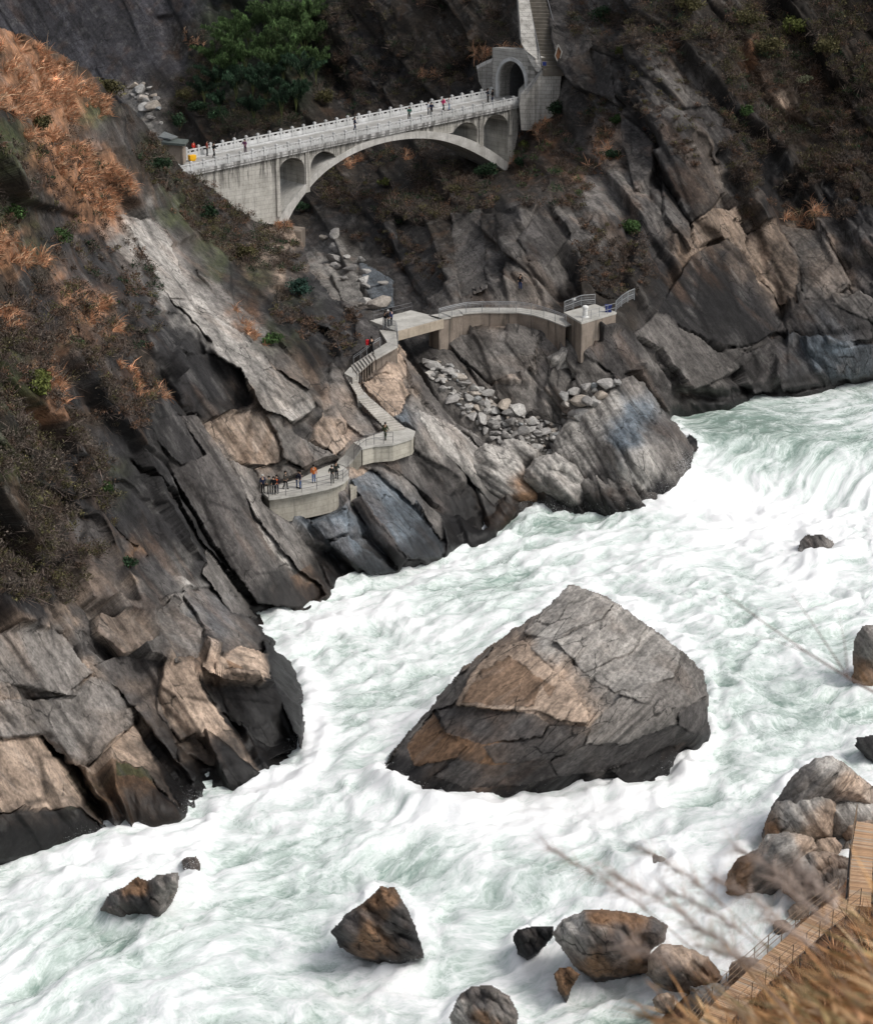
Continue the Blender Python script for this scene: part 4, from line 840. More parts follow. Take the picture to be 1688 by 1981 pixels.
bould('boulder', [(1536, 1066), (1545, 1046), (1562, 1032), (1592, 1033), (1612, 1048), (1625, 1064), (1600, 1074), (1560, 1074)], -.2, 1.0, 1.8, 'drowned dark rock under a veil of foam in the upper rapids', colours=[(1565, 1050, 'M'), (1600, 1060, 'G'), (1640, 1080, 'L'), (1550, 1090, 'L')], blk=((24, 40, .6), (9, 18, .25)), seed=113, wetmax=.3)
bould('boulder', [(1240, 1690), (1245, 1665), (1265, 1650), (1290, 1660), (1298, 1680), (1280, 1695)], -.5, .9, 1.0, 'barely showing grey rock awash below the big boulder', colours=[(1265, 1670, 'G'), (1285, 1680, 'L')], blk=((16, 20, .3),), seed=115, wetmax=.2, edge=2)

for i_, (cx_, cy_, rx_, ry_, z_, k_, lab_) in enumerate([(1650, 1640, 22, 18, .6, 'L', 'pale cobble beside the boardwalk leg below the frame-edge boulders'), (1600, 1640, 14, 10, .8, 'G', 'tiny grey cobble between the long boulder and the cracked one'), (1560, 1612, 16, 12, .7, 'T', 'small tan cobble resting on the long grey and brown boulder'), (1640, 1565, 18, 14, 1.4, 'L', 'pale cobble in front of the round frame-edge boulder'),
        (1480, 1900, 20, 15, .4, 'G', 'grey cobble at the water edge below the boardwalk bend'), (1285, 1935, 22, 16, .3, 'T', 'tan cobble awash at the foot of the pale tan boulder'), (1545, 1760, 22, 16, .3, 'T', 'tan cobble at the boardwalk foot beside the cracked boulder'), (1655, 1555, 14, 12, 1.6, 'G', 'grey cobble high in the pile at the frame edge'), (1510, 1790, 18, 13, .2, 'G', 'wet grey cobble in the foam left of the boardwalk')]):
    bould('cobble', [(cx_ + rx_ * math.cos(a_) * (1 + .12 * math.sin(3 * a_ + i_)), cy_ + ry_ * math.sin(a_)) for a_ in np.linspace(0, 2 * math.pi, 11)[:-1]], z_, .7, .7, lab_, 'cobble', colour=k_, blk=((24, 30, .15),), seed=501 + 3 * i_, wetmax=.2, edge=1.5)
# ------------------------------------------------------------------ river
def water_material():
    t = NT('white_water')
    fl = t.attr('flow'); foam = t.attr('foam', 'Fac'); p = t.pos()
    n1 = t.noise(t.scale(fl, (.22, .50, 1)), 1.0, 7, .68, 1.1)
    n2 = t.noise(t.scale(fl, (1.1, 1.9, 1)), 1.0, 5, .74, .8)
    rid = t.math('ABSOLUTE', t.math('SUBTRACT', t.noise(t.scale(fl, (.26, .50, 1)), 1.0, 4, .6, 1.0), .5))
    fil = t.math('SUBTRACT', 1.0, t.rampf(rid, .0, .05))                     # thin white threads of foam
    f = t.math('ADD', foam, t.math('MULTIPLY', t.math('SUBTRACT', n1, .5), 1.25))
    f = t.math('ADD', f, t.math('MULTIPLY', t.math('SUBTRACT', n2, .5), .95))
    f = t.math('ADD', f, t.math('MULTIPLY', fil, .20))
    n4 = t.noise(t.scale(fl, (.07, 1.0, 1)), 1.0, 4, .65, .5)                 # long streaks drawn out by the current
    f = t.math('ADD', f, t.math('MULTIPLY', t.math('SUBTRACT', n4, .5), .75))
    n3 = t.noise(t.scale(fl, (3.2, 4.4, 1)), 1.0, 3, .8)
    f = t.math('ADD', f, t.math('MULTIPLY', t.math('SUBTRACT', n3, .5), .55))
    c = t.ramp(f, (0.0, (.230, .312, .272)), (.26, (.430, .510, .470)), (.48, (.580, .648, .620)), (.72, (.730, .770, .758)), (1.0, (.87, .88, .885)))
    white = t.rampf(f, .3, .75)
    rough = t.math('MULTIPLY_ADD', white, .45, .2)
    h = t.math('ADD', t.math('MULTIPLY', n1, .8), t.math('MULTIPLY', n2, .7))
    n = t.bump(t.math('MULTIPLY_ADD', n3, .25, h), .40, .28)
    return t.out(c, rough, n, .4)
WATER = water_material()
def build_river():
    st = .29
    X, Y = np.meshgrid(np.arange(-75, 82, st), np.arange(82, 262, st))
    wpoly = [(-140, 1590), (60, 1520), (330, 1380), (480, 1080), (900, 930), (1150, 900), (1275, 870), (1275, 750), (1700, 690), (1850, 680), (1850, 2140), (-140, 2140)]
    lev = level(X, Y)
    px, py = proj(np.stack([X, Y, lev], -1))
    mask = inpoly(px, py, wpoly)
    # flow coordinates
    wxx = X + 5 * fbm(X / 17, Y / 17, None, 3, 3); wyy = Y + 5 * fbm(X / 17, Y / 17, None, 4, 3)
    u = wxx * .80 + wyy * .60; v = -wxx * .60 + wyy * .80
    rough = np.interp(py, [700, 860, 960, 1050, 1400, 1700, 2000], [.35, .5, 1.25, 1.1, 1.0, 1.05, 1.0])
    b1 = 1 - np.abs(fbm(u / 9, v / 5, None, 21, 5, .58)) * 2.0
    b2 = 1 - np.abs(fbm(u / 3.2, v / 2.0, None, 22, 4)) * 2.0
    b3 = 1 - 2 * np.abs(fbm(u / 1.2, v / .9, None, 23, 2))
    z = rough * (.62 * (b1 - .55) + .30 * (b2 - .55) + .09 * b3) + 1.2 * rough * fbm(X / 22, Y / 16, None, 24, 2)
    # broken water piled against rocks and falls
    def gauss(cx, cy, rx, ry, a=0):
        ca, sa = math.cos(math.radians(a)), math.sin(math.radians(a))
        uu, vv = (px - cx) * ca + (py - cy) * sa, -(px - cx) * sa + (py - cy) * ca
        return np.exp(-((uu / rx) ** 2 + (vv / ry) ** 2))
    foam = .57 + .20 * fbm(X / 11, Y / 11, None, 31, 3)
    calm = [(1480, 850, 220, 75, 0, .34), (1400, 800, 120, 30, 0, .22), (1040, 1010, 100, 22, 0, .50), (620, 1240, 70, 40, 0, .14), (300, 1780, 220, 60, -10, .24), (120, 1820, 160, 50, 0, .12), (760, 1690, 150, 40, 0, .26), (1330, 1560, 120, 70, -30, .16),
            (1440, 1280, 160, 140, 0, .10), (660, 1400, 60, 90, 70, .15), (980, 1120, 90, 40, 0, .22), (1050, 1690, 140, 22, -8, .22), (700, 1530, 80, 30, 0, .20), (900, 1850, 80, 40, 0, .18), (1560, 1380, 110, 60, -20, .16), (820, 1140, 80, 30, 0, .16), (430, 1560, 60, 26, 0, .12), (560, 1640, 160, 36, -12, .14), (1130, 1960, 120, 30, 0, .12), (1000, 1750, 200, 30, -5, .10)]
    for cx, cy, rx, ry, a, s in calm: foam -= s * gauss(cx, cy, rx, ry, a)
    white = [(1360, 970, 130, 40, 10, .5), (1500, 1010, 200, 40, 5, .45), (1250, 1070, 260, 40, -5, .3), (1600, 1120, 120, 50, 0, .3), (880, 1580, 160, 24, 0, .35), (1180, 1570, 120, 26, 0, .35), (1330, 1500, 40, 30, 0, .4), (740, 1520, 36, 30, 0, .3), (1120, 1620, 300, 40, 0, .2),
             (370, 1740, 50, 60, 0, .4), (200, 1660, 120, 18, -8, .4), (600, 1400, 22, 100, 0, .35), (520, 1520, 60, 20, 0, .3), (640, 1200, 80, 16, -20, .3), (820, 1110, 90, 14, -20, .3), (1100, 1300, 20, 20, 0, .1), (1350, 1700, 160, 60, 10, .25), (1250, 1740, 120, 30, 0, .2), (640, 1900, 200, 40, 0, .2), (1010, 1860, 60, 24, 0, .3)]
    for cx, cy, rx, ry, a, s in white: foam += s * gauss(cx, cy, rx, ry, a)
    foam += .28 * (b2 - .6) + .20 * (b1 - .6)
    pile = [(1600, 1085, 70, 14, 0, 1.3), (1640, 1060, 30, 20, 0, 1.2), (1330, 955, 60, 34, 0, 1.6), (1290, 940, 24, 26, 0, 1.2), (860, 1575, 110, 16, 5, 1.0), (760, 1540, 60, 18, 30, 1.0), (1160, 1540, 60, 14, -10, .8), (1330, 1500, 26, 22, 0, 1.0), (365, 1725, 30, 40, 20, 1.1), (590, 1390, 14, 80, 0, .7), (1260, 1670, 60, 24, 0, .9), (940, 1930, 60, 26, 0, .7),
            (200, 1650, 120, 14, -10, .6), (700, 1120, 180, 12, -22, .5), (540, 1500, 50, 14, 0, .6)]
    for cx, cy, rx, ry, a, s in pile: z += s * .8 * gauss(cx, cy, rx, ry, a)
    # water laps and churns against every rock and along the bank
    lap = .45 + .9 * np.abs(fbm(X / 1.6, Y / 1.6, None, 55, 3)) + .5 * fbm(X / 5, Y / 5, None, 56, 2)
    near_ = np.full(X.shape, 1e9)
    shore_ = [A_POLY[21:39]]
    for pl in ROCK_OUTLINES + shore_:
        xs_, ys_ = [p[0] for p in pl], [p[1] for p in pl]
        m = (px > min(xs_) - 60) & (px < max(xs_) + 60) & (py > min(ys_) - 60) & (py < max(ys_) + 60)
        if not m.any(): continue
        closed = pl is not shore_[0]
        d_, _, _ = linedist(px[m], py[m], pl, closed)
        if closed: d_ = np.where(inpoly(px[m], py[m], pl), d_ * .5, d_)
        near_[m] = np.minimum(near_[m], d_)
    z += .42 * lap * np.exp(-(near_ / 13) ** 2) - .12 * np.exp(-((near_ - 30) / 12) ** 2)
    foam += .35 * np.exp(-(near_ / 20) ** 2) * lap
    P = np.stack([X + .5 * rough * fbm(u / 4, v / 3, None, 41, 3), Y + .5 * rough * fbm(u / 4, v / 3, None, 42, 3), lev + z], -1)
    used, F = grid_faces(mask)
    uu = used.reshape(X.shape)
    F = F[:, ::-1]
    fl = np.stack([u, v, 0 * u], -1)
    o = mesh_np('river', P[uu], F, WATER, None, True, {'flow': fl[uu], 'foam': foam[uu]})
    tag(o, kind='structure')
    return o
build_river()
def spray():
    """flying drops where the current hits rock"""
    r = np.random.default_rng(77); C = []
    for px, py, z, sx, sy, sz, n in ((1300, 965, 1.0, 3.0, 2.0, 1.3, 2600), (1340, 905, 4.2, 1.2, 1.6, .8, 700), (1350, 985, .8, 4.5, 2.0, .9, 1400), (215, 1640, .4, 1.6, .8, .8, 900), (360, 1725, .4, 1.1, 1.0, 1.2, 1200), (1335, 1490, .3, 1.6, .8, .6, 260), (880, 1570, .3, 3.5, .8, .6, 900), (760, 1525, .3, 1.6, .8, .8, 700), (1580, 1090, .6, 3.0, 1.2, .9, 900),
                                     (590, 1400, .3, .7, 4.0, .6, 700), (1200, 1545, .3, 2.2, .7, .5, 500), (690, 1130, .3, 4.0, 1.0, .45, 500), (640, 1850, .2, .8, .8, .5, 250), (820, 1850, .2, .9, .8, .5, 300), (370, 1560, .3, .8, .8, .6, 300), (1050, 985, .3, 1.6, .6, .6, 260)):
        c = np.array(atz(px, py, z)); n = int(n * 3.4)
        C.append(c + r.normal(size=(n, 3)) * np.array((sx, sy, sz)) * np.array((1, 1, .6)) + np.array((0, 0, .25 * sz)))
    C = np.concatenate(C); n = len(C)
    u = r.normal(size=(n, 3)); u /= np.linalg.norm(u, axis=1, keepdims=True); w = np.cross(u, r.normal(size=(n, 3))); w /= np.linalg.norm(w, axis=1, keepdims=True)
    s_ = np.exp(r.normal(0, .4, (n, 1))) * .015; q = np.cross(u, w)
    P = np.stack([C + u * s_, C + w * s_, C - (u + w) * s_ * .6, C + q * s_], 1).reshape(-1, 3)
    i = np.arange(n)[:, None] * 4
    F = np.concatenate([i + np.array([[0, 1, 2]]), i + np.array([[0, 3, 1]]), i + np.array([[1, 3, 2]]), i + np.array([[2, 3, 0]])])
    t = NT('spray_drops')
    tag(mesh_np('spray', P, F, t.out((.88, .90, .91), .4), None, True), 'white spray flying where the current hits the rocks', 'spray', None, 'stuff')
spray()
# ------------------------------------------------------------------ built things: helpers and materials
class MB:
    def __init__(s): s.v = []; s.f = []
    def add(s, vs, fs):
        b = len(s.v); s.v += [tuple(v) for v in vs]; s.f += [tuple(i + b for i in f) for f in fs]; return s
    def box(s, c, ax, ay, az):
        """centre and three half-axis vectors"""
        c, ax, ay, az = map(Vector, (c, ax, ay, az))
        vs = [c + i * ax + j * ay + k * az for k in (-1, 1) for j in (-1, 1) for i in (-1, 1)]
        return s.add(vs, [(0, 2, 3, 1), (4, 5, 7, 6), (0, 1, 5, 4), (2, 6, 7, 3), (0, 4, 6, 2), (1, 3, 7, 5)])
    def beam(s, a, b, w, h, up=(0, 0, 1)):
        a, b, up = Vector(a), Vector(b), Vector(up)
        d = b - a; sd = d.cross(up).normalized(); u2 = sd.cross(d).normalized()
        return s.box((a + b) / 2, d / 2, sd * w / 2, u2 * h / 2)
    def tube(s, pts, r, n=6):
        pts = [Vector(p) for p in pts]; base = len(s.v); rr = r if isinstance(r, (list, tuple)) else [r] * len(pts)
        for i, p in enumerate(pts):
            d = (pts[min(i + 1, len(pts) - 1)] - pts[max(i - 1, 0)]).normalized()
            a = d.cross(Vector((0, 0, 1)) if abs(d.z) < .9 else Vector((1, 0, 0))).normalized(); b = d.cross(a)
            for k in range(n):
                q = 2 * math.pi * k / n
                s.v.append(tuple(p + (a * math.cos(q) + b * math.sin(q)) * rr[i]))
        for i in range(len(pts) - 1):
            for k in range(n):
                s.f.append((base + i * n + k, base + i * n + (k + 1) % n, base + (i + 1) * n + (k + 1) % n, base + (i + 1) * n + k))
        s.f.append(tuple(base + k for k in range(n))[::-1]); s.f.append(tuple(base + (len(pts) - 1) * n + k for k in range(n)))
        return s
    def prism(s, top, off):
        n = len(top); top = [Vector(p) for p in top]; off = Vector(off)
        return s.add(top + [p + off for p in top], [tuple(range(n)), tuple(range(2 * n - 1, n - 1, -1))] + [(i, i + n, (i + 1) % n + n, (i + 1) % n) for i in range(n)])
    def build(s, name, mat, parent=None, bevel=0.0, smooth=False):
        me = bpy.data.meshes.new(name)
        me.from_pydata(s.v, [], s.f); me.materials.append(mat)
        bm = bmesh.new(); bm.from_mesh(me)
        bmesh.ops.recalc_face_normals(bm, faces=bm.faces)
        if bevel: bmesh.ops.bevel(bm, geom=list(bm.edges), offset=bevel, segments=1, affect='EDGES', profile=.5)
        if any(len(f.verts) > 4 for f in bm.faces): bmesh.ops.triangulate(bm, faces=[f for f in bm.faces if len(f.verts) > 4])
        bm.to_mesh(me); bm.free()
        if smooth: me.polygons.foreach_set('use_smooth', [True] * len(me.polygons))
        return link(bpy.data.objects.new(name, me), parent)
def concrete(name, col, courses=None, streak=.5, bumpk=.25, drip=None, joint=.38):
    t = NT(name)
    p = t.pos()
    n1 = t.noise(p, .6, 4, .6); n2 = t.noise(p, 4.0, 4, .7)
    stv = t.noise(t.scale(p, (1.5, 1.5, .10)), 1.0, 5, .65, .4)
    c = t.mix(1.0, (*col, 1), t.ramp(n1, (.3, (.72, .71, .68)), (.7, (1.12, 1.11, 1.09))), 'MULTIPLY')
    c = t.mix(1.0, c, t.ramp(n2, (.25, (.82, .82, .82)), (.75, (1.12, 1.12, 1.12))), 'MULTIPLY')
    c = t.mix(t.math('MULTIPLY', t.rampf(stv, .50, .62), streak), c, t.mix(.8, c, (.05, .045, .04)))
    if drip:                                                    # dark run-off below the deck edge: drip = (along, down, offset)
        al, dn_, of = drip
        d1 = t.add('ShaderNodeVectorMath', operation='DOT_PRODUCT'); t.put(d1.inputs[0], p); d1.inputs[1].default_value = al
        d2 = t.add('ShaderNodeVectorMath', operation='DOT_PRODUCT'); t.put(d2.inputs[0], p); d2.inputs[1].default_value = dn_
        dep = t.math('ADD', d2.outputs['Value'], of)
        cv = t.add('ShaderNodeCombineXYZ'); t.put(cv.inputs[0], t.math('MULTIPLY', d1.outputs['Value'], 1.3)); t.put(cv.inputs[1], t.math('MULTIPLY', dep, .12))
        q = t.noise(cv.outputs[0], 1.0, 5, .7)
        ln = t.math('MULTIPLY', t.rampf(q, .47, .54), t.math('SUBTRACT', 1.0, t.rampf(t.math('SUBTRACT', dep, t.math('MULTIPLY', q, 6.0)), -2.5, .8)))
        c = t.mix(t.math('MULTIPLY', ln, .8), c, t.mix(.85, c, (.035, .033, .03)))
    h = n2
    if courses:
        z = t.add('ShaderNodeSeparateXYZ'); t.put(z.inputs[0], p)
        cmb = t.add('ShaderNodeCombineXYZ')
        t.put(cmb.inputs[0], t.math('ADD', t.math('MULTIPLY', z.outputs[0], .8), t.math('MULTIPLY', z.outputs[1], .62)))
        t.put(cmb.inputs[1], z.outputs[2])
        br = t.add('ShaderNodeTexBrick', i_Scale=1.0, i_Mortar_Size=.03, i_Brick_Width=courses * 2.2, i_Row_Height=courses)
        br.inputs['Color1'].default_value = (1, 1, 1, 1); br.inputs['Color2'].default_value = (.86, .86, .86, 1); br.inputs['Mortar'].default_value = (.5, .5, .5, 1)
        t.put(br.inputs['Vector'], cmb.outputs[0])
        c = t.mix(joint, c, t.mix(1.0, c, br.outputs['Color'], 'MULTIPLY'))
        h = t.math('MULTIPLY_ADD', br.outputs['Fac'], -.5, n2)
    return t.out(c, .88, t.bump(h, bumpk, .05), .3)
def flat_mat(name, col, rough=.8, var=.25, scale=3.0, spec=.3, metal=0.0):
    t = NT(name); n = t.noise(t.pos(), scale, 3, .6)
    c = t.mix(1.0, (*col, 1), t.ramp(n, (.3, (1 - var,) * 3), (.7, (1 + var,) * 3)), 'MULTIPLY')
    t.b.inputs['Metallic'].default_value = metal
    return t.out(c, rough, None, spec)
CONC_BRIDGE = None
CONC_RING = concrete('arch_concrete', (.56, .55, .53), None, .3)
CONC_PAR = concrete('parapet_concrete', (.60, .61, .62), None, .12)
CONC_WALL = concrete('retaining_wall_stone', (.50, .485, .46), .5, .45, .4, None, .85)
CONC_PATH = concrete('path_concrete', (.46, .45, .425), None, .15)
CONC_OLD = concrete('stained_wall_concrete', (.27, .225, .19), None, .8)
CONC_PLAT = concrete('platform_wall_concrete', (.44, .415, .36), .6, .35)
DARKIN = flat_mat('tunnel_lining', (.10, .10, .105), .9)
ROADM = concrete('road_surface', (.36, .355, .345), None, .0)
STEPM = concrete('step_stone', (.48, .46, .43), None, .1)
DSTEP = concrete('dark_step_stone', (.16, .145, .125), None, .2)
METAL = flat_mat('galvanised_rail', (.30, .31, .32), .45, .15, 8, .5, .3)
DMETAL = flat_mat('dark_rail_metal', (.09, .09, .095), .5, .2, 8, .5)
WHITEP = flat_mat('white_paint', (.72, .72, .70), .6, .06)
BLUEP = flat_mat('blue_paint', (.02, .035, .16), .6, .1)
YELLOWP = flat_mat('yellow_plastic', (.75, .40, .01), .5, .05)
WOODP = flat_mat('brown_wood', (.20, .095, .05), .8, .3, 6)

# ------------------------------------------------------------------ arch bridge
B0, B1 = PY(365, 331, 228.0), PY(1005, 199, 262.0)
BU = Vector((B1.x - B0.x, B1.y - B0.y, 0)); BL = BU.length; BU.normalize()
BW = Vector((-BU.y, BU.x, 0)); BM = (B1.z - B0.z) / BL; WID = 6.5
BDRIP = (tuple(BU), (BM * BU.x, BM * BU.y, -1.0), B0.z - .5 - BM * (B0.x * BU.x + B0.y * BU.y))
CONC_BRIDGE = concrete('bridge_concrete', (.54, .525, .49), .55, .35, .25, BDRIP, .55)
CONC_CORN = concrete('cornice_concrete', (.56, .56, .56), None, .45, .25, BDRIP[:2] + (BDRIP[2] + .5,))
def bp(s, v, w): return B0 + BU * s + BW * w + Vector((0, 0, BM * s + v))
def face_sv(px, py, w=0.0):
    dx, dy, dz = ray(px, py); d = Vector((float(dx), float(dy), float(dz))); c = Vector((0, 0, H)); n = BW
    t = (B0 + BW * w - c).dot(n) / d.dot(n); q = c + d * t
    s = (q - B0).dot(BU)
    return s, q.z - B0.z - BM * s
def bprism(pts, w0, w1): return MB().prism([bp(s, v, w0) for s, v in pts], BW * (w1 - w0))
bridge = tag(empty('arch_bridge', bp(BL / 2, -8, WID / 2)), 'white concrete arch bridge with open side arches spanning the ravine', 'bridge')
def bpart(mb, name, mat, parent=None, bevel=0.0):
    o = mb.build(name, mat, None, bevel)
    pr = parent or bridge
    o.parent = pr
    o.matrix_parent_inverse = Matrix.Translation(-bridge.location)
    return o
def sv(l): return [face_sv(*p) for p in l]
def smooth_curve(l, n=3):
    o = []
    for i in range(len(l) - 1):
        p0, p1, p2, p3 = l[max(i - 1, 0)], l[i], l[i + 1], l[min(i + 2, len(l) - 1)]
        for k in range(n):
            t = k / n
            o.append(tuple(.5 * (2 * b + (c - a) * t + (2 * a - 5 * b + 4 * c - d) * t * t + (3 * b - a - 3 * c + d) * t ** 3) for a, b, c, d in zip(p0, p1, p2, p3)))
    return o + [l[-1]]
top_sv = lambda px: (face_sv(px, 300)[0], -.55)
body = [(-1.5, -.55), (BL + .2, -.55)] + sv([(1003, 262), (988, 335)]) + sv([(985, 318), (985, 243)]) + smooth_curve(sv([(984, 236), (978, 227), (970, 223), (960, 222), (950, 226), (943, 234), (938, 246)]), 2) + sv([(937, 292), (925, 284), (925, 252)]) \
    + smooth_curve(sv([(923, 245), (916, 239), (905, 237), (895, 240), (886, 247), (878, 257)]), 2) + sv([(860, 261), (820, 260), (780, 263), (740, 271), (700, 285), (670, 300), (655, 309)]) \
    + smooth_curve(sv([(652, 305), (649, 300), (643, 296), (633, 293), (622, 295), (612, 302), (606, 312), (603, 322)]), 2) + sv([(603, 358), (592, 370), (591, 325)]) \
    + smooth_curve(sv([(590, 318), (584, 310), (574, 306), (565, 306), (554, 311), (546, 320), (541, 332)]), 2) + sv([(546, 436), (500, 432), (440, 405), (400, 378), (366, 352)])
bpart(bprism(body, .25, WID - .25), 'spandrel_wall', CONC_BRIDGE)
intr = smooth_curve(sv([(552, 440), (567, 410), (580, 390), (595, 370), (610, 352), (630, 333), (652, 317), (680, 300), (710, 287), (745, 276), (780, 270), (815, 268), (850, 271), (880, 279), (910, 291), (940, 307), (965, 322), (982, 335)]), 3)
extr = smooth_curve(sv([(540, 425), (556, 400), (570, 383), (585, 365), (603, 345), (622, 326), (645, 309), (675, 291), (705, 276), (745, 263), (780, 257), (815, 254), (850, 256), (880, 261), (910, 270), (940, 285), (965, 301), (992, 321)]), 3)
ringmb = MB(); n = len(intr)
V_ = [bp(s, v, w) for w in (.1, WID - .1) for s, v in intr + extr]
F_ = []
for i in range(n - 1):
    a, b, c, d = i, i + 1, n + i + 1, n + i; k = 2 * n
    F_ += [(a, b, c, d), (d + k, c + k, b + k, a + k), (a + k, b + k, b, a), (d, c, c + k, d + k)]
F_ += [(0, n, 3 * n, 2 * n), (n - 1, 3 * n - 1, 4 * n - 1, 2 * n - 1)]
bpart(ringmb.add(V_, F_), 'arch_ring', CONC_RING)
bpart(bprism([(-2.0, -.55), (BL + .8, -.55), (BL + .8, -.08), (-2.0, -.08)], .02, WID - .02), 'deck', CONC_RING)
for w0, w1 in ((-.12, .30), (WID - .30, WID + .12)):
    bpart(bprism([(-2.2, -.34), (BL + .7, -.34), (BL + .7, -.02), (-2.2, -.02)], w0, w1), 'cornice', CONC_CORN)
    bpart(bprism([(-2.2, -.62), (BL + .7, -.62), (BL + .7, -.46), (-2.2, -.46)], w0 + .05, w1 - .05), 'cornice', CONC_CORN)
bpart(bprism([(-3, -.08), (BL + 3, -.08), (BL + 3, -.0), (-3, 0)], .7, WID - .7), 'road_surface', ROADM)
for w0 in (.30, WID - .7): bpart(bprism([(-2.4, -.08), (BL + .7, -.08), (BL + .7, .12), (-2.4, .12)], w0, w0 + .4), 'kerb', CONC_PAR)
for px_, yb in ((597, 372), (931, 284), (541, 420), (988, 262)):            # down-pipes and pilasters on the piers
    s_, v_ = face_sv(px_, yb)
    bpart(bprism([(s_ - .28, v_), (s_ + .28, v_), (s_ + .28, -.62), (s_ - .28, -.62)], .06, .25), 'pilaster', CONC_BRIDGE)
NB = 31
for side, w0 in ((0, .0), (1, WID - .0)):
    par = tag(empty('parapet'), 'near parapet of pale blue-white panels' if side == 0 else 'far parapet with a row of capped posts'); par.parent = bridge
    par.matrix_parent_inverse = Matrix.Translation(-bridge.location)
    def ppart(mb, name, mat, bevel=0.0):
        o = mb.build(name, mat, None, bevel); o.parent = par; o.matrix_parent_inverse = Matrix.Identity(4)
        return o
    ds = (BL + 2.0) / NB
    post0 = panel0 = rail0 = None
    for i in range(NB + 1):
        s0 = -1.4 + i * ds
        base = bp(s0, 0, w0)
        if post0 is None:
            z0 = Vector((0, 0, .76 if side == 0 else .95))
            post0 = MB().box(z0 * .62, BU * .13, BW * .13, z0 * .64).box(z0 * 1.31, BU * .17, BW * .17, z0 * .05).box(z0 * 1.40, BU * .10, BW * .10, z0 * .06).build('post', CONC_PAR)
            sl = BU + Vector((0, 0, BM))
            panel0 = MB().box(sl * ds / 2 + z0 * .34, sl * (ds / 2 - .13), BW * .07, z0 * .33).box(sl * ds / 2 + z0 * .30, sl * (ds / 2 - .30), BW * .095, z0 * .17).build('panel', CONC_PAR)
            rail0 = MB().box(sl * ds / 2 + z0 * 1.0, sl * (ds / 2 - .13), BW * .09, z0 * .08).box(sl * ds * .27 + z0 * .79, sl * .16, BW * .06, z0 * .125).box(sl * ds * .73 + z0 * .79, sl * .16, BW * .06, z0 * .125).build('rail', CONC_PAR)
            items = [(post0, 'post'), (panel0, 'panel'), (rail0, 'rail')]
        for src, nm in items:
            if i == NB and nm != 'post': continue
            if i == 0: o = src
            else: o = src.copy(); COL.objects.link(o)
            o.location = base; o.parent = par
# flat footing ledge under the left springing
def tomb(name, px, Yv, h, mat, label, cat, kind=None, parent=None, off=(0, 3, -1)):
    pass
ledge = MB().prism([PY(530, 432, 240), PY(590, 440, 240), PY(582, 448, 236.5), PY(535, 444, 236.5)], (0, 0, -2.4)).build('bridge_footing', CONC_OLD)
tag(ledge, 'weathered ledge under the left foot of the bridge arch', 'footing')

# ------------------------------------------------------------------ tunnel portal and walls at the right end of the bridge
portal = tag(empty('tunnel_portal', bp(BL + 1, 0, WID / 2)), 'round-arched tunnel mouth in a stone wall at the far bridge end', 'tunnel')
def child(mb, name, mat, par_, bevel=0.0, label=None):
    o = mb.build(name, mat, None, bevel); o.parent = par_
    o.matrix_parent_inverse = Matrix.Translation(-par_.location)
    if label: o['label'] = label
    return o
S1 = BL + 1.2
def pw(s, w, v): return bp(BL, 0, 0) + BU * (s - BL) + BW * w + Vector((0, 0, v))
def arch(wc, r, vs, n=14): return [(wc + r * math.cos(math.pi * k / n), vs + r * math.sin(math.pi * k / n)) for k in range(n + 1)]
wc, r, vs = 2.9, 2.75, 2.5
outer = [(-1.6, -2.5), (-1.6, 6.0), (0.5, 6.9), (WID + .6, 6.6), (WID + .6, -2.5)]
face = outer[::-1][-1:] + outer[1:] + [(wc + r, -2.5)] + arch(wc, r, vs) + [(wc - r, -2.5)]
child(MB().prism([pw(S1, w, v) for w, v in face], BU * 2.0), 'wall', CONC_WALL, portal)
ri, ro = arch(wc, r - .02, vs), arch(wc, r + .42, vs)
ri = [(ri[0][0], -.3)] + ri + [(ri[-1][0], -.3)]; ro = [(ro[0][0], -.3)] + ro + [(ro[-1][0], -.3)]
m_ = MB(); k = len(ri)
vv = [pw(s, w, v) for s in (S1 - .25, S1 + .1) for w, v in ri + ro]
ff = []
for i in range(k - 1):
    ff += [(i, i + 1, k + i + 1, k + i), (i + 2 * k, k + i + 2 * k, k + i + 1 + 2 * k, i + 1 + 2 * k), (i, i + 2 * k, i + 1 + 2 * k, i + 1), (k + i, k + i + 1, k + i + 1 + 2 * k, k + i + 2 * k)]
child(m_.add(vv, ff), 'arch_surround', CONC_PAR, portal)
lin = [(wc + r, -.5)] + arch(wc, r, vs) + [(wc - r, -.5)]
m_ = MB(); k = len(lin)
vv = [pw(s, w, v) for s in (S1 + .3, S1 + 16) for w, v in lin]
m_.add(vv, [(i, i + 1, i + 1 + k, i + k) for i in range(k - 1)] + [tuple(range(k, 2 * k)), (0, k, 2 * k - 1, k - 1)])
child(m_, 'tunnel_lining', DARKIN, portal)
retaining = tag(empty('retaining_wall', PY(1040, 245, 262)), 'tall coursed stone retaining wall right of the tunnel mouth', 'wall')
child(MB().prism([PY(x, y, 260.5) for x, y in ((1004, 205), (1006, 184), (1020, 170), (1046, 138), (1086, 137), (1082, 180), (1066, 242), (1040, 252), (1008, 252))], (0, 6, 0)), 'wall_face', CONC_WALL, retaining)
child(MB().prism([PY(x, y, yy) for x, y, yy in ((1000, -30, 272), (1018, -30, 272), (1047, 136, 260.2), (1038, 140, 260.6), (1024, 118, 262), (1008, 84, 264))], (0, 6, 0)), 'wing_wall', CONC_WALL, retaining)
child(MB().prism([PY(x, y, 273) for x, y in ((922, 134), (956, 116), (962, 172), (934, 174), (926, 158))], (0, 4, 0)), 'wing_wall', CONC_WALL, retaining)
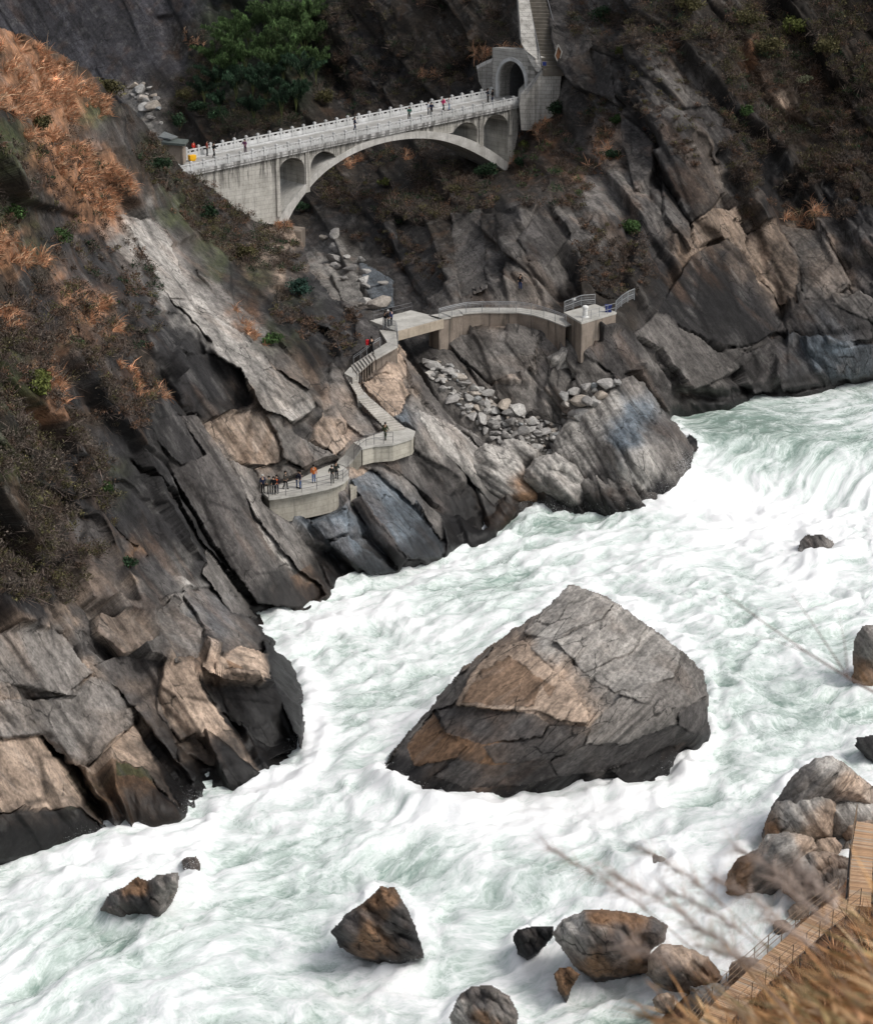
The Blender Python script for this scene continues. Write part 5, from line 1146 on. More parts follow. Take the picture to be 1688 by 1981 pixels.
child(MB().beam(PY(1018, 182, 260.3), PY(1048, 136, 260.3), .1, .1).beam(PY(1018, 176, 260.3), PY(1048, 130, 260.3), .08, .08), 'handrail', METAL, retaining)
ustair = tag(empty('stone_staircase', PY(1074, 136, 261)), 'steep dark stone staircase climbing above the tunnel mouth', 'staircase')
NS = 22
for i in range(NS):
    t = i / (NS - 1); t2 = (i + 1) / (NS - 1)
    y = 134 - 150 * t
    Yd = 260.4 + 12 * t
    a = PY(1050 - 30 * t, y, Yd); b = PY(1090 - 38 * t, y, Yd)
    zt = max(a.z, b.z); a.z = b.z = zt
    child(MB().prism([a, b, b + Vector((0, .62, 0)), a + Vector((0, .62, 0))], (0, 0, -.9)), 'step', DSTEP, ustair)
for x0, x1 in ((1048, 1018), (1093, 1053)):
    child(MB().beam(PY(x0, 128, 260.2), PY(x1, -22, 272.2), .12, .12), 'handrail', DMETAL, ustair)
sb = tag(empty('sign_board', PY(1079, 124, 260)), 'brown diamond-shaped board beside the upper staircase', 'sign')
dia = [(1079, 86), (1086, 100), (1080, 124), (1073, 108)]
child(MB().prism([PY(x, y, 259.9) for x, y in dia], (0, .12, 0)), 'board', WOODP, sb)
for i in range(4):
    a, b = dia[i], dia[(i + 1) % 4]
    child(MB().beam(PY(*a, 259.85), PY(*b, 259.85), .14, .14), 'frame', CONC_PATH, sb)
tag(MB().prism([PY(x, y, 259.6) for x, y in ((1049, 120), (1056, 120), (1056, 127), (1049, 127))], (0, .3, 0)).build('notice_box', BLUEP), 'small dark blue box on the wall corner below the stairs', 'box')
# hut above the left end of the bridge
hut = tag(empty('small_hut', PY(332, 285, 229)), 'small hut with a flat grey roof at the left bridge end', 'hut')
h0 = PY(330, 283, 231)
child(MB().prism([PY(312, 275, 231), PY(358, 279, 230), PY(358, 279, 230) + Vector((0, 3.6, 0)), PY(312, 275, 231) + Vector((0, 3.6, 0))], (0, 0, -.25)), 'roof', flat_mat('hut_roof', (.085, .10, .09), .7), hut)
child(MB().prism([PY(316, 279, 231.4), PY(353, 283, 230.6), PY(353, 283, 230.6) + Vector((0, 3, 0)), PY(316, 279, 231.4) + Vector((0, 3, 0))], (0, 0, -2.2)), 'wall', CONC_OLD, hut)
child(MB().prism([PY(306, 264, 233), PY(318, 254, 235), PY(344, 264, 234), PY(330, 269, 232)], (0, 0, -.15)), 'awning', flat_mat('grey_tarp', (.13, .14, .14), .7), hut)
# ------------------------------------------------------------------ lower footbridge, walkways, stairs, viewing platform
def slab(name, pts, thick, mat, parent, label=None):
    """pts: (px, py, z)"""
    return child(MB().prism([atz(*p) for p in pts], (0, 0, -thick)), name, mat, parent, 0, label)
def railing(name, pts, label, height=1.1, mat=DMETAL, posts=6, rails=(1.0, .55), rr=.028, mesh=False, group=None, along=None):
    """pts: world points along the foot; every post, every rail its own part"""
    P = [Vector(p) for p in pts]
    L = [0]
    for i in range(len(P) - 1): L.append(L[-1] + (P[i + 1] - P[i]).length)
    def at(d):
        for i in range(len(P) - 1):
            if d <= L[i + 1] + 1e-6: return P[i].lerp(P[i + 1], (d - L[i]) / max(L[i + 1] - L[i], 1e-6))
        return P[-1]
    root = tag(empty(name, P[0]), label, 'railing', group)
    q = [at(L[-1] * i / (posts - 1)) for i in range(posts)]
    z = Vector((0, 0, 1))
    src = None
    for p in q:
        if src is None:
            src = MB().tube([(0, 0, -.1), (0, 0, height)], rr * 1.3, 6).build('post', mat); o = src
        else:
            o = src.copy(); COL.objects.link(o)
        o.parent = root; o.location = p - P[0]
    for h in rails:
        child(MB().tube([p + z * height * h for p in (q if len(P) <= posts else q)], rr, 6), 'rail', mat, root)
    if mesh:
        for i in range(posts - 1):
            m = MB(); n = 12
            for k in range(1, n):
                b = q[i].lerp(q[i + 1], k / n)
                m.tube([b + z * .06, b + z * height * rails[0]], .011, 4)
            for k in (.12, .3, .72): m.tube([q[i] + z * height * k, q[i + 1] + z * height * k], .011, 4)
            child(m, 'mesh_panel', mat, root)
    return root
# footbridge over the boulder ravine
fb = tag(empty('footbridge', atz(785, 630, 16.2)), 'short flat concrete footbridge over the boulder-filled ravine', 'bridge')
slab('deck', [(716, 620, 16.2), (795, 600, 16.2), (856, 616, 16.2), (767, 641, 16.2)], .28, CONC_PATH, fb)
child(MB().prism([atz(768, 642.5, 16.2), atz(858, 618.5, 16.2), atz(856, 617, 16.2), atz(767, 641, 16.2)], (0, 0, -.95)), 'fascia', concrete('fascia_concrete', (.42, .36, .29), None, .3), fb)
slab('underside_beam', [(775, 634, 15.9), (792, 612, 15.9), (850, 618, 15.9), (800, 634, 15.9)], .5, CONC_OLD, fb)
railing('steel_railing', [atz(722, 619, 16.2), atz(796, 601, 16.2)], 'thin rail along the far side of the lower footbridge', .9, DMETAL, 5)
railing('steel_railing', [atz(741, 636, 16.2), atz(765, 641, 16.2)], 'short grey rail at the near left corner of the footbridge', 1.1, METAL, 3, mesh=True)
# curved walkway with its stained wall
ww = tag(empty('walkway', atz(960, 640, 14)), 'curved concrete walkway on a stained wall under the cliff', 'walkway')
fr = [(850, 618, 16.2), (872, 614, 16.2), (872.1, 612, 16.32), (895, 608.5, 16.32), (895.1, 606.5, 16.44), (930, 604, 16.44), (1000, 604.5, 16.44), (1030, 609, 16.44), (1060, 618, 16.34), (1092, 631, 16.2)]
front = [atz(*p) for p in fr]
outw = []
for i, p in enumerate(front):
    d = front[min(i + 1, len(front) - 1)] - front[max(i - 1, 0)]; d.z = 0; d.normalize()
    outw.append(Vector((-d.y, d.x, 0)))
m = MB()
nfr = len(front)
back = [p + o * 2.1 for p, o in zip(front, outw)]
m.add(front + back, [(i, i + 1, nfr + i + 1, nfr + i) for i in range(nfr - 1)])
m.add([p - Vector((0, 0, .12)) for p in front + back], [(nfr + i, nfr + i + 1, i + 1, i) for i in range(nfr - 1)])
m.add([p for q_ in front for p in (q_, q_ - Vector((0, 0, .12)))], [(2 * i, 2 * i + 2, 2 * i + 3, 2 * i + 1) for i in range(nfr - 1)])
child(m, 'path_surface', CONC_PATH, ww)
m = MB()
wa = [p + o * .10 - Vector((0, 0, .12)) for p, o in zip(front, outw)]
wb = [p + o * 1.9 - Vector((0, 0, .12)) for p, o in zip(front, outw)]
dn = Vector((0, 0, -3.6))
m.add(wa + [p + dn for p in wa], [(i, i + nfr, i + 1 + nfr, i + 1) for i in range(nfr - 1)])
m.add(wb + [p + dn for p in wb], [(i + 1, i + 1 + nfr, i + nfr, i) for i in range(nfr - 1)])
m.add([wa[0], wb[0], wb[0] + dn, wa[0] + dn], [(0, 1, 2, 3)])
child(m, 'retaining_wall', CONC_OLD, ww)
railing('steel_railing', [p + o * .12 for p, o in zip(front, outw)], 'pale mesh railing along the curved walkway', 1.15, METAL, 10, (1.0, .86), .03, mesh=True)
tw = tag(empty('lookout_tower', atz(1130, 640, 14)), 'block-walled lookout terrace at the end of the curved walkway', 'terrace')
ttop = [(1090, 604, 17.1), (1124, 624, 17.1), (1192, 604, 17.1), (1150, 588, 17.1)]
slab('terrace_floor', ttop, .2, CONC_PATH, tw)
cx_ = sum((atz(*p) for p in ttop), Vector()) / 4
ins = [cx_ + (atz(*p) - cx_) * .975 - Vector((0, 0, .2)) for p in ttop]
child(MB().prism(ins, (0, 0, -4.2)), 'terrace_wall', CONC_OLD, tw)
railing('steel_railing', [atz(1091, 603, 17.1), atz(1128, 589, 17.1), atz(1150, 588.5, 17.1)], 'framed mesh fence at the back of the lookout terrace', 1.1, METAL, 4, (1.0, .5), .035, mesh=True)
railing('steel_railing', [atz(1126, 622, 17.1), atz(1190, 604, 17.1)], 'thin rail on the river side of the lookout terrace', 1.0, METAL, 5, (1.0, .5), .025)
railing('steel_railing', [atz(1190, 602, 17.1), atz(1207, 586, 17.9), atz(1226, 578, 18.2)], 'stepped mesh railing climbing off the lookout terrace to the right', 1.1, METAL, 4, (1.0, .5), .035, mesh=True)
pl = tag(empty('bollard', atz(1131, 614, 17.1)), 'white round bollard standing on the lookout terrace', 'bollard')
pb = atz(1131, 614, 17.1)
child(MB().tube([pb, pb + Vector((0, 0, .1)), pb + Vector((0, 0, .12)), pb + Vector((0, 0, 1.0))], [.42, .42, .26, .26], 14), 'shaft', WHITEP, pl)
child(MB().tube([pb + Vector((0, 0, 1.0)), pb + Vector((0, 0, 1.06)), pb + Vector((0, 0, 1.22)), pb + Vector((0, 0, 1.3))], [.32, .34, .3, .12], 14), 'cap', WHITEP, pl)
bb = atz(1176, 604, 17.1)
tag(MB().box(bb + Vector((0, .1, .35)), (.32, 0, 0), (0, .2, 0), (0, 0, .35)).box(bb + Vector((0, .1, .73)), (.36, 0, 0), (0, .23, 0), (0, 0, .04)).build('litter_bin', BLUEP), 'small blue bin by the terrace rail', 'bin')
sgp = atz(1109, 596, 17.1)
sg = tag(empty('notice_plate', sgp), 'small white notice fixed to the terrace fence', 'sign')
child(MB().box(sgp + Vector((0, -.1, 1.0)), (.2, 0, 0), (0, .015, 0), (0, 0, .13)), 'plate', WHITEP, sg)
child(MB().tube([sgp + Vector((0, -.07, -.1)), sgp + Vector((0, -.07, 1.05))], .025, 6), 'post', METAL, sg)
# ramp from the footbridge and two flights of steps
stc = tag(empty('concrete_staircase', atz(760, 850, 9)), 'pale concrete staircase zigzagging from the footbridge down to the platform', 'staircase')
slab('upper_landing', [(734, 638, 16.19), (766, 641, 16.19), (769, 668, 15.7), (727, 692, 14.95), (719, 681, 14.95), (749, 662, 15.7)], .25, CONC_PATH, stc)
child(MB().prism([atz(768.5, 669, 15.45), atz(728, 691.5, 14.7), atz(722, 684, 14.7), atz(752, 663, 15.45)], (0, 0, -3.0)), 'landing_wall', CONC_OLD, stc)
def flight(l0, l1, r0, r1, z0, z1, n, width_k=1.0, under=1.6):
    for i in range(n):
        za = z0 + (z1 - z0) * (i + .5) / n
        f0, f1 = i / n, (i + 1.12) / n
        q = [(l0[0] + (l1[0] - l0[0]) * f, l0[1] + (l1[1] - l0[1]) * f) for f in (f0, f1)]
        w = [(r0[0] + (r1[0] - r0[0]) * f, r0[1] + (r1[1] - r0[1]) * f) for f in (f0, f1)]
        slab('step', [(*q[0], za), (*w[0], za), (*w[1], za), (*q[1], za)], .15, STEPM, stc)
        if i % 1 == 0:
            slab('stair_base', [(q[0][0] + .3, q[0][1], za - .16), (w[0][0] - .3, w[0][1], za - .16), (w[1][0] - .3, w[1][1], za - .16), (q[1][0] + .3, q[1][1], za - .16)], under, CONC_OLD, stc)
flight((719, 681), (680, 706), (727, 692), (692, 722), 14.9, 13.65, 7, under=2.4)
slab('turn_landing', [(666, 722, 13.6), (681, 706, 13.6), (694, 721, 13.6), (682, 731, 13.6)], .9, CONC_PATH, stc)
flight((668, 726), (690, 763), (683, 724), (704, 759), 13.45, 12.3, 8)
slab('middle_landing', [(689, 763, 12.2), (705, 758, 12.2), (714, 768, 12.2), (692, 772, 12.2)], .9, CONC_PATH, stc)
flight((692, 772), (750, 832), (714, 768), (783, 827), 12.1, 10.0, 14)
slab('lower_landing', [(748, 832, 9.9), (784, 826, 9.9), (803, 834, 9.9), (798, 846, 9.9), (760, 858, 9.9), (722, 861, 9.9), (700, 866, 9.9), (684, 856, 9.9), (716, 844, 9.9)], .22, CONC_PATH, stc)
child(MB().prism([atz(*p) - Vector((0, 0, .22)) for p in ((784, 828, 9.9), (802, 835, 9.9), (797, 845, 9.9), (760, 857, 9.9), (722, 860, 9.9), (701, 865, 9.9), (700, 850, 9.9), (750, 836, 9.9))], (0, 0, -1.6)), 'landing_wall', CONC_PLAT, stc)
slab('ramp', [(684, 856, 9.88), (700, 866, 9.88), (684, 888, 8.7), (668, 902, 8.05), (650, 896, 8.05), (664, 878, 8.7)], .22, CONC_PATH, stc)
child(MB().prism([atz(*p) - Vector((0, 0, .22)) for p in ((699, 866, 9.88), (683, 888, 8.7), (667, 902, 8.05), (657, 895, 8.05), (670, 876, 8.7), (690, 858, 9.88))], (0, 0, -1.5)), 'landing_wall', CONC_PLAT, stc)
vp = tag(empty('viewing_platform', atz(600, 960, 6)), 'rounded concrete viewing platform crowded with people above the rapids', 'platform')
pf = [(506, 952), (520, 963), (545, 960), (570, 956), (600, 950), (630, 943.5), (652, 937), (667, 930), (675, 921), (674, 911), (666, 903), (652, 896), (630, 902), (608, 912), (585, 924), (545, 936), (510, 942)]
slab('platform_floor', [(*p, 8.0) for p in pf], .25, CONC_PATH, vp)
c_ = sum((atz(*p, 8.0) for p in pf), Vector()) / len(pf)
child(MB().prism([c_ + (atz(*p, 7.75) - c_) * .985 for p in pf], (0, 0, -2.6)), 'platform_wall', CONC_PLAT, vp)
child(MB().prism([atz(*p, 7.0) for p in ((676, 935), (690, 938), (690, 945), (678, 950))], (0, 0, -1.6)), 'buttress', CONC_PLAT, vp)
railing('steel_railing', [atz(x, y - .5, 8.0) for x, y in pf[1:10]], 'dark wire railing round the front of the viewing platform', 1.1, DMETAL, 8, (1.0, .66, .33), .022)
railing('steel_railing', [atz(685, 887, 8.75), atz(701, 865, 9.9), atz(722, 860, 9.9), atz(760, 857, 9.9)], 'dark wire railing on the outer edge of the walkway above the platform', 1.1, DMETAL, 6, (1.0, .6), .022)
railing('steel_railing', [atz(704, 759, 12.35), atz(714, 768, 12.1), atz(748, 797, 11.0), atz(784, 828, 9.95)], 'thin handrail along the lower wide flight of steps', 1.0, DMETAL, 5, (1.0,), .022)
railing('steel_railing', [atz(684, 707, 13.6), atz(702, 695, 14.2), atz(719, 681, 14.95), atz(735, 671, 15.4)], 'grey handrail along the short upper flight of steps', 1.0, METAL, 5, (1.0, .8), .03)
railing('steel_railing', [atz(683, 723, 13.5), atz(704, 757, 12.4)], 'handrail beside the narrow middle flight of steps', 1.0, DMETAL, 4, (1.0,), .022)
railing('steel_railing', [atz(767, 643, 16.1), atz(769.5, 668, 15.7)], 'pale post rail at the corner where steps meet the footbridge', 1.1, METAL, 3, (1.0, .5), .03)
# ------------------------------------------------------------------ stones in the ravine
rng = np.random.default_rng(12)
def stone_material():
    t = NT('ravine_stone')
    r = t.add('ShaderNodeObjectInfo').outputs['Random']
    p = t.add('ShaderNodeTexCoord').outputs['Object']
    n = t.noise(p, 1.6, 5, .65); n2 = t.noise(p, 7.0, 3, .7)
    c = t.ramp(r, (0, (.22, .21, .20)), (.35, (.34, .325, .31)), (.7, (.48, .465, .44)), (.85, (.42, .36, .30)), (1, (.30, .32, .33)))
    c = t.mix(1.0, c, t.ramp(n, (.3, (.6, .6, .6)), (.7, (1.2, 1.2, 1.2))), 'MULTIPLY')
    c = t.mix(1.0, c, t.ramp(n2, (.3, (.75, .75, .75)), (.7, (1.15, 1.15, 1.15))), 'MULTIPLY')
    return t.out(c, .85, t.bump(n, .6, .15), .3)
STONE = stone_material()
def stone_mesh(seed):
    r = random.Random(seed)
    bm = bmesh.new(); bmesh.ops.create_icosphere(bm, subdivisions=2, radius=1.0)
    cuts = [(Vector((r.gauss(0, 1), r.gauss(0, 1), r.gauss(0, 1))).normalized(), r.uniform(.42, .75)) for _ in range(13)]
    for v in bm.verts:
        for nrm, d in cuts:
            k = v.co.dot(nrm)
            if k > d: v.co -= nrm * (k - d) * .92
        v.co.z *= .72; v.co.x *= 1.2
    me = bpy.data.meshes.new('stone'); bm.to_mesh(me); bm.free(); me.materials.append(STONE)
    return me
STONES = [stone_mesh(i) for i in range(7)]
ORD = 'first second third fourth fifth sixth seventh eighth ninth tenth eleventh twelfth thirteenth fourteenth fifteenth sixteenth seventeenth eighteenth nineteenth twentieth'.split()
ORD = ['nearest'] + [o + '-nearest' for o in ORD[1:]] + ['twenty-' + o + '-nearest' for o in ORD[:9]] + ['thirtieth-nearest'] + ['thirty-' + o + '-nearest' for o in ORD[:9]]
def scatter_stones(T, poly, n, smin, smax, label, group, seed, lift=.15, gap=.8, origin=(0, 0, 0)):
    r = np.random.default_rng(seed); placed = []
    xs, ys = [p[0] for p in poly], [p[1] for p in poly]; k = 0
    while len(placed) < n and k < n * 60:
        k += 1
        px, py = r.uniform(min(xs), max(xs)), r.uniform(min(ys), max(ys))
        if not inpoly(np.array([px]), np.array([py]), poly)[0]: continue
        p, _, ok = surf(T, px, py)
        s = smin * (smax / smin) ** (r.random() ** 1.7)
        if any((Vector(p) - q).length < gap * (s + sq) * .8 for q, sq in placed): continue
        placed.append((Vector(p), s))
    placed.sort(key=lambda q: (q[0] - Vector(origin)).length)
    for i, (p, s) in enumerate(placed):
        o = bpy.data.objects.new('stone', STONES[int(r.integers(0, 7))]); COL.objects.link(o)
        o.location = p + Vector((0, -.2 * s, lift * s)); o.scale = (s * r.uniform(.8, 1.25), s * r.uniform(.8, 1.2), s * r.uniform(.7, 1.1))
        o.rotation_euler = (r.uniform(-.4, .4), r.uniform(-.4, .4), r.uniform(0, 6.28))
        tag(o, label.format(ORD[i]) if '{}' in label else label, 'stone', group)
RAV = [(812, 700), (868, 712), (930, 750), (985, 790), (1050, 815), (1100, 845), (1075, 880), (1010, 862), (960, 872), (930, 832), (880, 795), (845, 750)]
scatter_stones(TB, RAV, 34, .75, 1.35, 'large angular stone in the ravine rubble, {} of the large ones to the footbridge', 'large stones of the ravine rubble', 5, .2, .75, atz(785, 630, 16))
scatter_stones(TB, RAV, 170, .26, .7, 'small pale stone in the rubble below the footbridge', 'small stones of the ravine rubble', 6, .5, .62)
scatter_stones(TB, [(615, 450), (650, 455), (720, 520), (760, 570), (745, 600), (700, 585), (650, 530)], 16, .7, 1.7, 'pale stream-bed boulder between the two bridges, {} to the footbridge', 'stream boulders between the bridges', 7, .2, .7, atz(785, 630, 16))
scatter_stones(TB, [(240, 150), (285, 165), (320, 215), (345, 250), (310, 250), (270, 215)], 18, .6, 1.8, 'pale gully boulder behind the arch bridge, {} to the bridge end', 'boulders in the gully behind the bridge', 8, .2, .6, B0)
scatter_stones(TB, [(1090, 760), (1190, 735), (1170, 790), (1110, 840), (1075, 850)], 26, .5, 1.25, 'pale stone on the crest of the slanting slab, {} to the lookout terrace', 'stones along the slab crest', 9, .2, .6, atz(1130, 610, 17))

# ------------------------------------------------------------------ vegetation
def leaf_material(name, rough=.75):
    t = NT(name); c = t.attr('tint', 'Color')
    n = t.noise(t.pos(), 2.0, 2, .5)
    c = t.mix(1.0, c, t.ramp(n, (.3, (.7, .7, .7)), (.7, (1.25, 1.25, 1.25))), 'MULTIPLY')
    t.b.inputs['Transmission Weight'].default_value = 0.0
    return t.out(c, rough, None, .2)
LEAF = leaf_material('foliage')
def quads(C, U, V_):
    """one small leaf quad per row: centre, half-length vector, half-width vector (pointed: kite)"""
    n = len(C)
    P = np.stack([C - U, C + V_ * 1.0 - U * .1, C + U, C - V_ * 1.0 - U * .1], 1).reshape(-1, 3)
    F = np.arange(n * 4).reshape(n, 4)
    return P, F
def unit(a): return a / np.maximum(np.linalg.norm(a, axis=-1, keepdims=True), 1e-9)
def tint(base, n, r, k=.35, alt=None, alt_p=.0):
    c = np.tile(np.array(base), (n, 1)) * np.exp(r.normal(0, k, (n, 1)))
    if alt is not None:
        m = r.random(n) < alt_p
        c[m] = np.array(alt) * np.exp(r.normal(0, k, (int(m.sum()), 1)))
    return np.clip(c, .004, .9)
def bush_leaves(c, rad, n, size, col, r, flat=.8, alt=None, alt_p=0, lobes=7):
    """leaves gathered in uneven lobes, thin at the rim"""
    lc = unit(r.normal(size=(lobes, 3))) * (r.random((lobes, 1)) ** .5) * .72
    lc[:, 2] = np.abs(lc[:, 2]) * .9
    lr = r.uniform(.28, .55, lobes)
    k = r.integers(0, lobes, n)
    d = unit(r.normal(size=(n, 3))) * (r.random((n, 1)) ** .45)
    q = (lc[k] + d * lr[k][:, None]) * np.array((1, 1, flat)) * rad
    U = unit(r.normal(size=(n, 3)) + np.array((0, 0, .3))); W = unit(np.cross(U, unit(r.normal(size=(n, 3)))))
    s = size * np.exp(r.normal(0, .3, (n, 1)))
    P, F = quads(np.array(c) + q, U * s, W * s * .42)
    t = tint(col, n, r, .35, alt, alt_p) * (.75 + .5 * r.random(lobes))[k][:, None]
    return P, F, np.repeat(t, 4, 0)
def join(parts):
    V, F, T, b = [], [], [], 0
    for p, f, t in parts:
        V.append(p); F.append(f + b); T.append(t); b += len(p)
    return np.concatenate(V), np.concatenate(F), np.concatenate(T)
STEM = flat_mat('shrub_stem', (.09, .065, .045), .9)
GREEN, DKGREEN, OLIVE, YGREEN, BLUEG, GREYB, BROWN = (.045, .082, .026), (.020, .042, .020), (.080, .072, .032), (.100, .115, .032), (.028, .060, .045), (.090, .074, .060), (.070, .048, .034)
def shrub(T, px, py, rad, col, label, n=500, size=.13, alt=None, alt_p=0, group=None, flat=.8, seed=0, name='shrub', cat='shrub'):
    r = np.random.default_rng(1000 + seed + int(px) * 7 + int(py))
    p, nn, _ = surf(T, px, py)
    base = Vector(p)
    root = tag(empty(name, base), label, cat, group)
    c = np.array(base) + np.array((0, -.25 * rad, .45 * rad))
    P, F, t = bush_leaves(c, rad, n, size, col, r, flat, alt, alt_p, 9)
    o = mesh_np('foliage', P - np.array(base), F, LEAF, root, False, {'tint': t})
    m = MB()
    for k in range(5):
        e = c + unit(r.normal(size=3)) * rad * .6 * np.array((1, 1, .6)) + np.array((0, 0, .2 * rad))
        mid = (np.array(base) * .45 + e * .55) + r.normal(size=3) * .1 * rad
        m.tube([Vector(p) - base - Vector((0, 0, .2)), Vector(mid) - base, Vector(e) - base], [.05 * rad, .03 * rad, .012 * rad], 5)
    s = m.build('stem', STEM); s.parent = root
    return root
SH = [(TA, 582, 572, 1.9, BLUEG, 'round blue-green shrub on the dark slope left of the footbridge', 900), (TB, 1226, 444, 1.7, GREEN, 'round bright green shrub alone on the dark right-hand cliff', 900), (TA, 75, 768, 1.8, YGREEN, 'broad yellow-green bush on the left slope at the frame edge', 900),
      (TA, 155, 672, 1.3, GREEN, 'small green bush on the left slope above the yellow-green bush', 600), (TB, 1074, 222, 1.9, DKGREEN, 'dark green upright shrub against the tall retaining wall', 800), (TB, 1008, 318, 1.5, DKGREEN, 'dark green shrub at the right foot of the arch bridge', 700), (TB, 1012, 290, 1.2, YGREEN, 'light green bush just above the right foot of the arch bridge', 600),
      (TA, 478, 502, 1.7, OLIVE, 'olive bush on the slope below the left half of the bridge', 700), (TA, 302, 330, 1.3, DKGREEN, 'dark conical bush left of the bridge end', 700), (TA, 225, 185, 2.0, OLIVE, 'olive grassy bush on the skyline ridge of the left slope', 800), (TA, 118, 470, 1.3, GREEN, 'green bush between two orange grass patches on the left', 600),
      (TA, 45, 425, 1.6, GREEN, 'green bush at the left frame edge below the grass slope', 600), (TA, 525, 665, 1.2, GREEN, 'low green bush on the pale slab above the stairs', 600), (TB, 1178, 308, 1.4, DKGREEN, 'dark green bush on the cliff under the upper stair', 600), (TB, 1185, 240, 1.2, GREEN, 'small green bush beside a pale cliff face', 500), (TB, 1190, 100, 1.5, YGREEN, 'pale yellow-green flowering bush right of the stairs', 700),
      (TB, 1550, 170, 1.3, (.20, .21, .13), 'small pale-leaved bush high on the right slope', 500), (TB, 1150, 32, 2.0, DKGREEN, 'dark bush on the cliff top right of the stairs', 700), (TA, 205, 955, 1.0, GREEN, 'small green bush among bare scrub on the lower left slope', 450), (TA, 240, 1105, .9, DKGREEN, 'tiny dark bush in a crevice above the left bluff', 350), (TB, 1430, 235, 1.3, GREEN, 'green bush in the brown scrub of the right slope', 500),
      (TA, 440, 375, 1.6, (.20, .15, .075), 'straw-coloured bush against the left wall of the bridge', 700), (TA, 495, 402, 1.7, (.13, .085, .07), 'brown leafless bush in front of the left bridge wall', 700), (TB, 1440, 60, 2.4, OLIVE, 'olive brush on the upper right slope', 800), (TB, 1540, 70, 2.4, YGREEN, 'yellow-tinged bush near the top right corner', 800), (TA, 345, 250, 1.6, DKGREEN, 'dark bush beside the hut at the bridge end', 700), (TA, 405, 425, 1.6, DKGREEN, 'dark green bush under the left bridge wall', 600), (TB, 740, 350, 1.1, YGREEN, 'small bright bush on the slope under the arch', 450), (TB, 940, 345, 2.0, DKGREEN, 'dark bush in the shadow under the right side of the arch', 800), (TB, 580, 400, 1.4, DKGREEN, 'dark bush just inside the left foot of the arch', 600), (TA, 70, 260, 1.4, OLIVE, 'olive bush at the left frame edge amid orange grass', 600)]
SH += [(TB, 400, 232, 2.2, DKGREEN, 'wide dark green shrub over the left third of the bridge rail', 900), (TB, 365, 205, 2.0, OLIVE, 'olive shrub at the foot of the smooth cliff left of the bamboo', 800), (TB, 440, 250, 2.0, DKGREEN, 'dark shrub directly behind the bridge parapet below the bamboo', 800), (TB, 630, 205, 1.9, OLIVE, 'olive shrub right of the bamboo above the bridge rail', 800), (TB, 660, 130, 2.0, BROWN, 'brown shrub in the dark hollow right of the bamboo', 800), (TB, 1330, 45, 2.2, OLIVE, 'olive shrub at the top of the cliff right of the stairs', 800), (TB, 1600, 130, 2.2, OLIVE, 'olive shrub near the right frame edge high up', 800), (TB, 1480, 120, 2.2, OLIVE, 'olive shrub below the yellow-tinged bush at top right', 800)]
for i, (T, x, y, rd, c, lab, n) in enumerate(SH): shrub(T, x, y, rd, c, lab, int(n * 1.8), .10 + .02 * rd, seed=i)
# bamboo on the slope behind the bridge
def bamboo(px, py, h, label, seed, n=900, col=(.052, .098, .030)):
    r = np.random.default_rng(seed)
    p, _, _ = surf(TB, px, py); base = Vector(p)
    root = tag(empty('bamboo_clump', base), label, 'bamboo', 'bamboo clumps behind the bridge')
    C, U, W, parts = [], [], [], []
    m = MB()
    for k in range(9):
        a = r.uniform(0, 6.28); out = np.array((math.cos(a), math.sin(a), 0)) * r.uniform(.18, .58) * h
        top = np.array((0, 0, r.uniform(.7, 1.0) * h))
        pts = [out * t ** 2.0 * 1.2 + top * (1.55 * t - .62 * t ** 2.4) for t in np.linspace(0, 1, 7)]
        m.tube([Vector(q) for q in pts], [.045, .042, .04, .034, .026, .018, .008], 5)
        nn = n // 9
        t = r.uniform(.38, 1.0, nn) ** .8
        ctr = np.array([np.interp(t, np.linspace(0, 1, 7), [q[i] for q in pts]) for i in range(3)]).T
        spread = (.16 + .34 * np.sin(np.clip((t - .3) / .7, 0, 1) * math.pi))[:, None]
        dirn = unit(r.normal(size=(nn, 3)) + np.array((0, 0, -.25)))
        ctr = ctr + dirn * spread * r.random((nn, 1)) ** .5 * (h / 6)
        u = unit(dirn * .6 + np.array((0, 0, -1.0)) + r.normal(size=(nn, 3)) * .35)
        w = unit(np.cross(u, r.normal(size=(nn, 3))))
        s = .30 * np.exp(r.normal(0, .25, (nn, 1)))
        P, F = quads(ctr, u * s, w * s * .14)
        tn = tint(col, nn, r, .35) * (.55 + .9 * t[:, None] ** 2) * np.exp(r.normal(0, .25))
        parts.append((P, F, np.repeat(tn, 4, 0)))
    P, F, t = join(parts)
    mesh_np('foliage', P, F, LEAF, root, False, {'tint': t})
    s = m.build('culm', flat_mat('bamboo_culm', (.10, .12, .04), .6) if 'bamboo_culm' not in bpy.data.materials else bpy.data.materials['bamboo_culm']); s.parent = root
